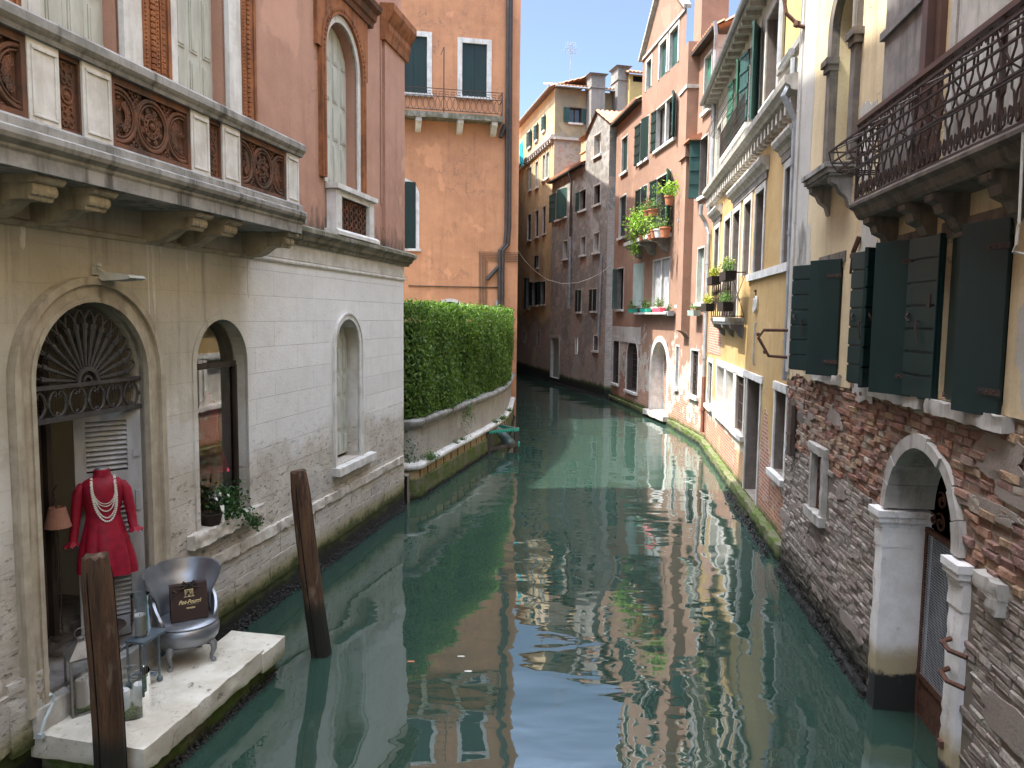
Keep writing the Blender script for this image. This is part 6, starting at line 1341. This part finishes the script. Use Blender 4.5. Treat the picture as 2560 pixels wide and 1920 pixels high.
b.add(V, [(0, 1, 2, 3), (3, 2, 6, 7), (1, 0, 4, 5), (0, 3, 8), (3, 7, 8), (7, 4, 8), (4, 0, 8), (2, 1, 9), (6, 2, 9), (5, 6, 9), (1, 5, 9), (4, 7, 6, 5)]); b.build('bag_body', M['bag'], bg_, bevel=.003)
b = MB(XG)
for sx in (-1, 1): b.tube([(sx*.005, .035, hh-.005), (sx*.05, .05, hh+.03), (sx*.075, .05, hh+.005), (sx*.03, .045, hh-.01), (sx*.008, .04, hh)], [.006, .012, .014, .01, .006], 6); b.tube([(0, .045, hh), (sx*.05, .055, hh-.03), (sx*.1, .05, hh-.035)], [.006, .009, .004], 5)
b.ball((0, .045, hh+.002), .016, 8); b.tube([(-.15, .035, hh-.04), (-.12, .045, hh-.07), (-.14, .05, hh-.085)], .012, 5); b.build('ribbon_bow', M['dkwood'], bg_)
def lettering(txt, size, x, z, nm, shear=0, xs=1.0, rise=0):
    cu = bpy.data.curves.new(nm, 'FONT'); cu.body = txt; cu.size = size; cu.align_x = 'CENTER'; cu.shear = shear; cu.extrude = .0004; cu.offset = .0006
    o = bpy.data.objects.new(nm, cu); COL.objects.link(o); bpy.context.view_layer.update(); me = bpy.data.meshes.new_from_object(o.evaluated_get(bpy.context.evaluated_depsgraph_get())); bpy.data.objects.remove(o)
    V = [XG(x+v.co.x*xs, .001+dp-(dp-.03)*(z+v.co.y)/hh+.002+v.co.z, z+v.co.y+rise*v.co.x) for v in me.vertices]; return raw_mesh(nm, V, [p.vertices[:] for p in me.polygons], M['gold'], bg_)
lettering('Pot-Pourrì', .056, 0, .165, 'gold_script', .45, .86, .0); lettering('VENEZIA', .019, .01, .115, 'gold_town_name', 0, 1.1)
b = MB(XG); gy = lambda z: .001+dp-(dp-.03)*z/hh+.002
def stroke(P, r=.0022): b.tube([(x, gy(z), z) for x, z in P], r, 4)
stroke([(-.05, .232), (.05, .232)], .0025); stroke([(-.036, .232), (-.038, .315)]); stroke([(.036, .232), (.038, .315)]); stroke([(-.045, .30), (.045, .30)], .003)
stroke([(-.03, .30), (-.02, .265), (-.008, .29), (-.004, .30)]); stroke([(.004, .30), (.012, .262), (.028, .268), (.03, .30)]); stroke([(-.008, .235), (-.004, .248), (.004, .248), (.008, .235)], .003); stroke([(-.03, .30), (-.03, .262), (-.02, .255)]); stroke([(.02, .30), (.018, .25)])
stroke([(-.02, .155), (.09, .155)], .0008); b.build('gold_emblem', M['gold'], bg_)
# ------------------------------------------------------------------ blue-grey stand, candles, glass, lantern
def cyl_glass(par, c, r, h, th=.004, name='glass'):
    b = MB(); b.lathe(tuple(c), [(0, .006), (r-th, .006), (r-th, h-.003), (r-th*.5, h), (r, h-.003), (r, .004), (r-.004, 0), (0, 0)], 36); return b.build(name, M['clear'], par, smooth=False)
def candle(c, r, h, label, name='pillar_candle', tilt=0, group='white candles', mat='wax'):
    t = thing(name, label, 'candle', c, group); b = MB(); b.lathe(tuple(c), [(r, 0), (r, h-.008), (r-.006, h), (r*.75, h-.004), (r*.5, h-.014), (0, h-.018)], 24, fn=(lambda a, z: 1+.012*math.sin(5*a)) if tilt else None); b.build('wax_body', M[mat], t, smooth=True)
    b = MB(); b.tube([(c[0], c[1], c[2]+h-.02), (c[0]+.002, c[1], c[2]+h+.008)], .0025, 5); b.build('wick', M['void'], t); return t
TZ = .92; t1, t2, t3 = onz('b8', 203, 836, TZ), onz('b8', 362, 852, TZ), onz('b8', 556, 738, TZ); t4 = t1+t3-t2
tb = thing('plant_stand', 'narrow blue grey metal stand beside the silver chair', 'stand', ((t1+t3)/2-Vector((0, 0, TZ-PZ))))
b = MB(); P = [tuple(p) for p in (t1, t2, t3, t4)]; b.prism([(p[0], p[1]) for p in P], TZ-.018, TZ, 2); b.build('top', M['bluemetal'], tb, bevel=.006)
lp = [t1*.94+t3*.06, t2*.94+t4*.06, t2*.38+t3*.62, t1*.38+t4*.62]
for p in lp: b = MB(); b.tube([(p.x, p.y, TZ-.02), (p.x, p.y, PZ+.05)], .012, 6); b.lathe((p.x, p.y, PZ), [(0, 0), (.022, .003), (.03, .02), (.026, .04), (.012, .06)], 10); b.build('leg', M['bluemetal'], tb)
b = MB()
for i in range(4): p, q = lp[i], lp[(i+1) % 4]; b.tube([(p.x, p.y, PZ+.10), (q.x, q.y, PZ+.10)], .006, 5)
p, q = lp[0], lp[2]; b.box(min(l.x for l in lp), max(l.x for l in lp), lp[0].y+.05, lp[2].y-.02, PZ+.095, PZ+.10); b.build('lower_shelf', M['bluemetal'], tb)
hc = onz('b8', 342, 785, TZ); hg = thing('candle_glass', 'tall clear glass cylinder round the candle on the metal stand', 'glass', hc); cyl_glass(hg, (hc.x, hc.y, TZ+.001), .088, .40)
candle(Vector((hc.x-.01, hc.y, TZ+.012)), .068, .185, 'thick white candle inside the tall glass on the metal stand')
vc = onz('a3', 712, 1360, PZ); vg = thing('glass_vase', 'wide clear glass vase with moss and two candles on the landing slab', 'vase', vc); cyl_glass(vg, (vc.x, vc.y, PZ+.001), .155, .37, .005)
def mossheap(c, r, h, name, label, seed):
    t = thing(name, label, 'moss', c); b = MB(); rn = random.Random(seed); rows = []
    for j in range(9):
        f = j/8; rows.append([(c[0]+math.cos(2*math.pi*i/26)*r*(1-f)*(1+rn.uniform(-.03, .03)), c[1]+math.sin(2*math.pi*i/26)*r*(1-f)*(1+rn.uniform(-.03, .03)), c[2]+h*(f**.5)*(1+rn.uniform(-.3, .3))) for i in range(26)])
    b.grid(rows, True); b.build('moss_cushion', M['moss'], t); g = np.random.default_rng(seed); n = 900; a = g.uniform(0, 6.28, n); q = np.sqrt(g.random(n))*r*.95
    leaves('moss_tufts', np.stack([c[0]+np.cos(a)*q, c[1]+np.sin(a)*q, c[2]+h*np.sqrt(1-q/r)*.95+.004], 1), .018, M['lime'], t, seed, None, -.5); return t
mossheap((vc.x, vc.y, PZ+.01), .143, .055, 'moss_cushion', 'bright green moss at the bottom of the wide glass vase', 3)
candle(Vector((vc.x-.055, vc.y-.03, PZ+.035)), .052, .19, 'left of the two white candles standing in the glass vase', tilt=1); candle(Vector((vc.x+.045, vc.y+.045, PZ+.05)), .05, .20, 'right of the two white candles standing in the glass vase', tilt=1)
lc = onz('a3', 448, 1345, PZ); XL = frame(lc, (vd.x*-1+.35, vd.y*-1)); ln = thing('lantern', 'tarnished metal lantern with peaked lid beside the thick mooring pole', 'lantern', lc)
b = MB(XL); s_, hh = .105, .52
for x in (-s_, s_):
    for y in (-s_, s_): b.box(x-.009, x+.009, y-.009, y+.009, 0, hh)
for z in (0, hh-.02):
    for y in (-s_, s_): b.box(-s_, s_, y-.008, y+.008, z, z+.02); b.box(y-.008, y+.008, -s_, s_, z, z+.02)
b.box(-s_, s_, -s_, s_, .002, .012); b.build('frame', M['zinc'], ln); b = MB(XL)
b.add([(-s_-.015, -s_-.015, hh), (s_+.015, -s_-.015, hh), (s_+.015, s_+.015, hh), (-s_-.015, s_+.015, hh), (-.03, -.03, hh+.12), (.03, -.03, hh+.12), (.03, .03, hh+.12), (-.03, .03, hh+.12)], [(0, 1, 5, 4), (1, 2, 6, 5), (2, 3, 7, 6), (3, 0, 4, 7), (4, 5, 6, 7), (0, 1, 2, 3)]); b.lathe((0, 0, hh+.12), [(.03, 0), (.03, .03), (.012, .04), (0, .042)], 10); b.build('lid', M['zinc'], ln)
b = MB(XL); b.tube([(math.cos(2*math.pi*i/18)*.045, 0, hh+.19+math.sin(2*math.pi*i/18)*.045) for i in range(18)], .005, 5, closed=True); b.build('ring', M['zinc'], ln)
b = MB(XL)
for y in (-s_, s_): b.face((-s_, y, .02), (s_, y, .02), (s_, y, hh-.02), (-s_, y, hh-.02)); b.face((y, -s_, .02), (y, s_, .02), (y, s_, hh-.02), (y, -s_, hh-.02))
b.build('panes', M['clear'], ln); candle(Vector((lc.x, lc.y, PZ+.016)), .055, .27, 'tall white candle inside the tarnished lantern'); mossheap((lc.x, lc.y, PZ+.013), .085, .04, 'moss_bed', 'dull green moss round the candle inside the lantern', 5)
# boot scraper on the sill
q = A.uz('c4', 830, 1545, .02); Z0 = .665; sb = thing('boot_scraper', 'grey iron hook shaped doorstop lying on the stone door sill', 'doorstop', A(7.2, .02, Z0)); X = lambda x, y, z: A(7.14+x, .02+y, Z0+z)
b = MB(X); b.tube([(-.16, -.05, .025), (-.05, -.02, .045), (.06, .02, .04), (.13, .03, .05), (.16, .04, .035), (.155, .05, .0)], [.016, .018, .02, .026, .022, .014], 8); b.build('iron_hook', M['silverleg'], sb, smooth=True)
# lamp inside the door
q = A.uz('c4', 235, 520, -.38); LA = A(q[0], -.38, 0); lz = q[1]; tl = thing('standing_lamp', 'slim lamp with pinkish brown shade just inside the door', 'lamp', (LA[0], LA[1], .9)); b = MB(); b.lathe((LA[0], LA[1], lz-.1), [(.115, 0), (.07, .19), (.068, .19), (.113, 0)], 24); b.build('lamp_shade', M['shade'], tl)
b = MB(); b.tube([(LA[0], LA[1], .92), (LA[0], LA[1], lz-.05), (LA[0]-.01, LA[1], lz+.16), (LA[0]-.03, LA[1], lz+.24), (LA[0]+.01, LA[1], lz+.3)], .008, 6); b.lathe((LA[0], LA[1], .9), [(0, .03), (.09, .02), (.1, 0)], 16); b.build('lamp_stem', M['dkwood'], tl)
# floodlight over the arch
fl_ = thing('wall_floodlight', 'small white floodlight on a bracket above the arched water door', 'floodlight', A(6.85, .05, 4.36)); b = MB(A); u = 6.80
b.box(u-.05, u+.02, 0, .03, 4.34, 4.44); b.tube([(u-.02, .03, 4.40), (u-.02, .09, 4.37), (u+.0, .14, 4.33)], .014, 6); b.ball((u-.02, .05, 4.43), .025, 6); b.build('bracket', M['lampwhite'], fl_)
b = MB(A); b.prism([(.10, 4.36), (.38, 4.335), (.40, 4.315), (.38, 4.305), (.12, 4.29), (.09, 4.31)], u-.07, u+.15, 0); hd_ = b.build('lamp_head', M['lampwhite'], fl_, bevel=.006); b = MB(A); b.face((u-.05, .14, 4.2895), (u+.13, .14, 4.2895), (u+.13, .36, 4.302), (u-.05, .36, 4.302)); b.build('lamp_glass', M['lead'], hd_)
# conduit at the foot of the door frame
pp = [A.uz('c8', *p, .14) for p in ((402, 1070), (422, 1085), (424, 1130), (398, 1195), (362, 1270), (340, 1330), (326, 1390))]; pipe(A, [(p[0], .14, p[1]) for p in pp], .014, 'conduit', pal, 'conduit'); b = MB(A); b.box(pp[-1][0]-.022, pp[-1][0]+.022, .12, .16, pp[-1][1]-.03, pp[-1][1]+.01); b.build('conduit_box', M['conduit'], pal)
# ------------------------------------------------------------------ shop window display
sc_ = A.uz('a2', 1092, 1130, -.40); MP = A(sc_[0], -.40, 0); mq = thing('shop_mannequin', 'mannequin in coral pink skirt and yellow stockings behind the shop window', 'mannequin', (MP[0], MP[1], 1.5)); c = (MP[0], MP[1], 0); zS = sc_[1]
b = MB(); b.lathe(c, [(.23, zS-.18), (.22, zS-.14), (.185, zS+.0), (.135, zS+.16), (.105, zS+.26), (.1, zS+.27)], 60, 1, .85, lambda a, z: 1+max(0, (zS+.2-z)/.4)*.1*math.cos(9*a)); b.build('skirt', M['pinkskirt'], mq, smooth=True)
b = MB(); b.lathe(c, [(.1, zS+.25), (.105, zS+.35), (.12, zS+.5), (.125, zS+.6), (.1, zS+.68), (.05, zS+.72), (.045, zS+.8), (0, zS+.81)], 24, 1, .7); b.build('torso', M['pinkskirt'], mq, smooth=True)
for sx in (-1, 1): b = MB(); b.tube([(c[0]+sx*.06, c[1]+sx*.02, zS-.1), (c[0]+sx*.055, c[1]+sx*.02, zS-.3), (c[0]+sx*.05, c[1]+sx*.02, zS-.5), (c[0]+sx*.045, c[1]+sx*.02, 1.5)], [.06, .05, .045, .035], 10); b.build('leg', M['skin'], mq, smooth=True)
bk = A(8.52, -.02, 1.52); ba = thing('wicker_basket', 'dark wicker basket on the shop window sill', 'basket', bk); b = MB(); b.lathe(bk, [(0, .0), (.10, .0), (.125, .10), (.13, .14), (.12, .14), (.1, .02), (0, .02)], 20, 1, 1); 
for i in range(9): b.tube([(bk[0]+math.cos(t)*(.103+.0032*i), bk[1]+math.sin(t)*(.103+.0032*i), bk[2]+.01+i*.015) for t in [2*math.pi*k/24 for k in range(24)]], .006, 5, closed=True)
b.build('woven_body', M['basket'], ba); b = MB(); b.tube([(bk[0]-.12, bk[1], bk[2]+.13)]+[(bk[0]+math.cos(t)*.12, bk[1], bk[2]+.14+math.sin(t)*.17) for t in [math.pi-math.pi*k/12 for k in range(13)]], .008, 6); b.build('handle', M['basket'], ba)
ip = A(8.80, .0, 1.55); iv = thing('ivy_plant', 'potted ivy trailing over the shop window sill', 'plant', ip); g = np.random.default_rng(12); n = 900
q = g.normal(0, 1, (n, 3))*np.array([.12, .10, .11])+np.array([ip[0], ip[1], ip[2]+.16]); m_ = g.random(n) < .3; tt = g.random(m_.sum()); ed = np.array(A(9.25, .18, 1.45)); q[m_] = np.array([ip[0], ip[1], ip[2]+.1])*(1-tt[:, None])+ed*tt[:, None]+g.normal(0, .045, (m_.sum(), 3)); q[m_, 2] -= .12*tt**2
leaves('foliage', q, .05, M['ivy'], iv, 5, None, .4, .8); b = MB(); b.lathe(ip, [(0, 0), (.06, 0), (.08, .12), (.07, .12), (0, .1)], 14); b.build('pot', M['basket'], iv); b = MB()
for i in range(8): e = q[g.integers(n)]; b.tube([(ip[0], ip[1], ip[2]+.1), tuple((np.array(ip)+e)/2+np.array([0, 0, .05])), tuple(e)], .003, 4)
b.build('stem', M['stem'], iv)
candle(Vector(A(8.63, .06, 1.525)), .028, .20, 'slim white candle on the shop window sill before the ivy')
fw = A(8.66, -.02, 1.85); lf_ = thing('white_lily', 'small white flowers rising between basket and ivy in the shop window', 'flower', (fw[0], fw[1], 1.6)); g = np.random.default_rng(3); leaves('petals', g.normal(0, .04, (26, 3))+np.array(fw), .06, M['wax'], lf_, 2); b = MB(); b.tube([(fw[0], fw[1], 1.55), fw], .005, 5); b.build('stem', M['stem'], lf_)
# ------------------------------------------------------------------ turquoise boat guard at the garden wall
mg = thing('boat_guard', 'wooden mooring frame with turquoise top rail against the garden wall', 'boat guard', onz('c2', 140, 985, 0)); pl_, pr2 = onz('c2', 140, 985, 0), onz('c2', 845, 905, 0); Zt = .60
for p in (pl_, pr2, pr2+Vector((-.05, .55, 0))): b = MB(); b.box(p.x-.045, p.x+.045, p.y-.045, p.y+.045, -.6, Zt); b.build('post', M['rufftimber'], mg)
dv = (pr2-pl_); bk1 = onz('c2', 480, 228, Zt+.06); b = MB(); C_ = [pl_+Vector((0, -.05, 0)), pl_+dv*.5, pl_+dv*.93+Vector((.02, -.02, 0)), pr2+Vector((.07, .03, 0)), pr2+Vector((.06, .25, 0)), pr2*.55+bk1*.45+Vector((.02, .0, 0)), bk1]
# rail: flat plank bent round the corner
P1 = [(p.x, p.y) for p in C_]; P2 = [(p[0]-.0, p[1]+.0) for p in offpath(P1, -.13)]; rows = [[(*P2[i], Zt+.0), (*P1[i], Zt+.0), (*P1[i], Zt+.085), (*P2[i], Zt+.085)] for i in range(len(P1))]; b.grid(rows, True); b.build('top_rail', M['turq'], mg)
b = MB(); P1b = offpath(P1, -.01); rows = [[(*offpath(P1, -.125)[i], Zt+.086), (*P1b[i], Zt+.086)] for i in range(len(P1))]; b.grid(rows); b.build('rail_cap', M['rufftimber'], mg)
b = MB()
for i in range(10): p = pl_+dv*(.08+.088*i); b.box(p.x-.008, p.x+.008, p.y-.075, p.y-.04, Zt+.005, Zt+.04)
b.build('rail_notch', M['void'], mg); b = MB(); p, q = pl_+Vector((0, -.06, 0)), pr2+Vector((.06, -.05, 0)); b.add([(p.x, p.y, .10), (q.x, q.y, .16), (q.x, q.y, .26), (p.x, p.y, .19), (p.x, p.y+.05, .10), (q.x, q.y+.05, .16), (q.x, q.y+.05, .26), (p.x, p.y+.05, .19)], [(0, 1, 2, 3), (4, 5, 6, 7), (3, 2, 6, 7), (0, 1, 5, 4), (0, 3, 7, 4), (1, 2, 6, 5)]); b.build('lower_board', M['rufftimber'], mg)
b = MB(); b.box(q.x-.02, q.x+.03, q.y-.01, q.y+.3, .14, .25); b.build('corner_block', M['turq'], mg)
fp = (pl_+pr2)/2+Vector((.05, .30, 0)); b = MB(); b.tube([(fp.x-.25, fp.y+.25, .62), (fp.x-.05, fp.y+.1, .42), (fp.x+.16, fp.y-.05, .22), (fp.x+.17, fp.y-.06, .1)], [.10, .14, .17, .14], 14); b.build('float_drum', simple('grey_green_drum', (.10, .14, .125), (.06, .085, .08), .5), mg)
# water step of the ochre house
c_ = [onz('b5', *p, .03) for p in ((268, 1130), (300, 1100), (380, 1085), (480, 1250), (440, 1300), (350, 1290), (300, 1220))]; ws = thing('water_step', 'dark mossy stone step awash at the ochre house water door', 'step', c_[0]); b = MB(); b.prism([(p.x, p.y) for p in c_], -.3, .05, 2); b.rough(c_[1].x+.1, c_[3].x, c_[5].y, c_[1].y-.3, .0, .11, .02, .08, 3) ; b.build('stone', M['mossy'], ws)
# ------------------------------------------------------------------ potted plants
def potted(loc, label, group, r=.12, h=.2, fol='lime', n=160, size=.06, spread=(.16, .16, .14), lift=.12, seed=1, pot='pot', petals=None, box=None, trail=0, Fp=None):
    t = thing('flower_box' if box else 'potted_plant', label, 'flower box' if box else 'potted plant', loc, group); b = MB()
    if box:
        X = lambda x, y, z: (loc[0]+Fp.t[0]*x+Fp.n[0]*y, loc[1]+Fp.t[1]*x+Fp.n[1]*y, loc[2]+z); b = MB(X); a, d_ = box; b.add([(-a*.95, -d_*.9, 0), (a*.95, -d_*.9, 0), (a*.95, d_*.9, 0), (-a*.95, d_*.9, 0), (-a, -d_, h), (a, -d_, h), (a, d_, h), (-a, d_, h)], [(0, 1, 2, 3), (0, 1, 5, 4), (1, 2, 6, 5), (2, 3, 7, 6), (3, 0, 4, 7)]); b.face((-a, -d_, h-.02), (a, -d_, h-.02), (a, d_, h-.02), (-a, d_, h-.02))
    else: b.lathe(loc, [(0, 0), (r*.72, 0), (r*.95, h*.85), (r*1.06, h*.85), (r*1.06, h), (r*.9, h), (r*.88, h*.9), (0, h*.9)], 16)
    b.build('pot', M[pot], t); g = np.random.default_rng(seed); q = g.normal(0, 1, (n, 3))*np.array(spread); q[:, 2] = np.abs(q[:, 2])*.8-trail*np.abs(g.normal(0, 1, n))*(g.random(n) < .5)
    if box: w_ = g.uniform(-1, 1, n)*box[0]; q[:, 0] = q[:, 0]*.4+Fp.t[0]*w_; q[:, 1] = q[:, 1]*.4+Fp.t[1]*w_
    q = q+np.array([loc[0], loc[1], loc[2]+h+lift*.5]); leaves('foliage', q, size, M[fol], t, seed); b = MB()
    for i in range(6): e = q[g.integers(n)]; b.tube([(loc[0], loc[1], loc[2]+h*.85), tuple(e)], .006, 4)
    b.build('stem', M['stem'], t)
    if petals: k = int(n*.25); w_ = g.normal(0, .5, (k, 3))*np.array(spread); w_[:, 2] = np.abs(w_[:, 2]); leaves('flowers', w_+np.array([loc[0], loc[1], loc[2]+h+lift+.06]), size*.9, M[petals], t, seed+5)
    return t
G1 = 'plants on the flower balcony of the salmon house'
def c5(x, y, off): u, z = R3a.uz('c5', x, y, off); return R3a(u, off, z)
potted(c5(482, 855, .74), 'clay pot of red geraniums on the balcony rail', G1, .16, .24, 'weed', 200, .08, (.2, .2, .16), seed=1, petals='redfl'); potted(c5(600, 830, .74), 'wide clay pot on the balcony rail beside the red geraniums', G1, .2, .24, 'weed', 220, .08, (.24, .24, .22), seed=2)
potted(c5(930, 600, .5), 'hanging clay pot with big lime leaves before the balcony shutters', G1, .17, .32, 'lime', 190, .16, (.3, .25, .26), lift=.2, seed=3)
potted(c5(365, 1340, .74), 'leftmost small clay pot on the balcony floor edge', G1, .12, .2, 'weed', 90, .08, (.12, .12, .2), seed=4); potted(c5(545, 1325, .74), 'small clay pot with pale front on the balcony floor edge', G1, .12, .2, 'weed', 90, .08, (.12, .12, .24), seed=5); potted(c5(615, 1290, .74), 'tall clay pot next to the white bowl on the balcony', G1, .14, .3, 'lime', 90, .08, (.12, .12, .1), seed=6)
potted(c5(728, 1275, .74), 'white bowl planter on the balcony floor edge', G1, .2, .3, 'weed', 60, .09, (.1, .1, .3), seed=7, pot='lampwhite'); potted(c5(848, 1275, .74), 'square clay planter at the near end of the balcony', G1, .2, .36, 'weed', 50, .09, (.1, .1, .3), seed=8)
def vine(name, pts, n, size, mat, label, seed, sp=.16):
    P = np.array(pts); t = thing(name, label, 'climbing plant', tuple(P[0])); g = np.random.default_rng(seed); k = g.integers(0, len(P)-1, n); f = g.random((n, 1)); leaves('foliage', P[k]*(1-f)+P[k+1]*f+g.normal(0, sp, (n, 3)), size, M[mat], t, seed); b = MB(); b.tube([tuple(p) for p in P], .012, 5); b.build('stem', M['stem'], t); return t
vine('climbing_plant', [c5(430, 800, .75), c5(300, 830, .75), c5(230, 950, .8), c5(260, 1060, .8), c5(420, 980, .78), c5(640, 930, .75)], 620, .15, 'lime', 'lime green climber spilling over the corner of the salmon house balcony', 4, .2)
vine('climbing_plant', [c5(230, 1060, .8), c5(200, 1230, .8), c5(210, 1370, .78), c5(250, 1480, .7), c5(190, 1620, .7)], 300, .12, 'lime', 'long trailing end of the climber below the flower balcony', 6, .13)
G2 = 'flower boxes on the window shelf of the salmon house'
for i, (x, y, w_, fol, lab) in enumerate(((860, 632, .45, 'weed', 'far flower box with drooping weeds on the long window shelf'), (950, 632, .5, 'weed', 'middle flower box with spiky plants on the long window shelf'), (1040, 634, .5, 'weed', 'near flower box with reddish planter on the long window shelf'))):
    u, z = R3a.uz('a7', x, y, .24); potted(R3a(u, .24, 4.24), lab, G2, h=.16, fol=fol, n=170, size=.09, spread=(.14, .14, .22), seed=20+i, pot=('turq', 'turq', 'pinkskirt')[i], box=(w_, .1), Fp=R3a)
for i, (x, lab) in enumerate(((1110, 'grey flower box on a bracket under the tall pale window'), (1285, 'pale blue flower box under the near window of the salmon house'))):
    u, z = R3.uz('a7', x, 610, .2); potted(R3(u, .2, 4.1), lab, G2, h=.18, fol='weed', n=90, size=.07, spread=(.1, .1, .12), seed=30+i, pot=('greypaint', 'palegreen')[i], box=(.38, .12), Fp=R3)
G3 = 'flower boxes on the small iron balcony'
def b4(x, y, off): u, z = R2.uz('b4', x, y, off); return R2(u, off, z)
for i, (x, y, off, w_, lab) in enumerate(((325, 590, .42, .5, 'dark upper flower box hung on the near half of the small balcony rail'), (185, 630, .42, .5, 'upper flower box with yellow blooms at the far end of the balcony rail'), (300, 905, .42, .5, 'lower flower box of grey green shrubs on the small balcony'), (120, 905, .42, .6, 'lower flower box overflowing with yellow blooms on the small balcony'))):
    potted(b4(x, y, off), lab, G3, h=.2, fol='yellowfl' if i in (1, 3) else 'weed', n=380, size=.06, spread=(.15, .15, .13), seed=40+i, pot='basket', box=(w_, .12), trail=.06, Fp=R2, petals='yellowfl' if i == 0 else None)
# ------------------------------------------------------------------ ropes, washing, drifting leaves
rp = thing('sagging_rope', 'pale rope sagging across the canal between the far houses', 'rope', ony('a7', 70, 195, 34)); b = MB(); b.tube([tuple(ony('a7', x, y, Y)) for x, y, Y in ((66, 180, 33.4), (110, 245, 34), (180, 320, 34.8), (270, 385, 35.6), (370, 412, 36.3), (470, 408, 36.6), (560, 380, 36.8), (650, 335, 36.9), (705, 285, 37))], .013, 5); b.build('rope_line', M['rope'], rp)
q = R5.uz('a6', 108, 905, .5); wl = thing('washing', 'bright cyan cloth hung out under the top windows of the far house', 'washing', R5(q[0], .5, q[1])); b = MB(R5); rows = [[(q[0]-.5+1.0*i/8, .5+.06*math.sin(i*1.7+j*.5), q[1]+.75-1.5*j/8*(1+.15*math.sin(i*2))) for i in range(9)] for j in range(9)]; b.grid(rows); b.build('cloth', M['cloth'], wl)
for i, (x, y, mt, lab) in enumerate(((355, 1178+0, 'orangeleaf', 'small orange leaf floating near the left bank'), (528, 1155, 'rope', 'pale scrap floating in the dark reflection'), (560, 1222, 'rope', 'white fleck floating by the edge of the sky reflection'))):
    p = onz('b6', x if i else 302, y, .004); t = thing('floating_leaf', lab, 'leaf', p, 'scraps floating on the water'); b = MB(); b.add([(p.x+math.cos(a)*.035*(1+.4*math.cos(2*a)), p.y+math.sin(a)*.025, .004+.003*math.sin(3*a)) for a in [2*math.pi*k/9 for k in range(9)]], [tuple(range(9))]); b.build('blade', M['pot'] if mt == 'orangeleaf' else M[mt], t)
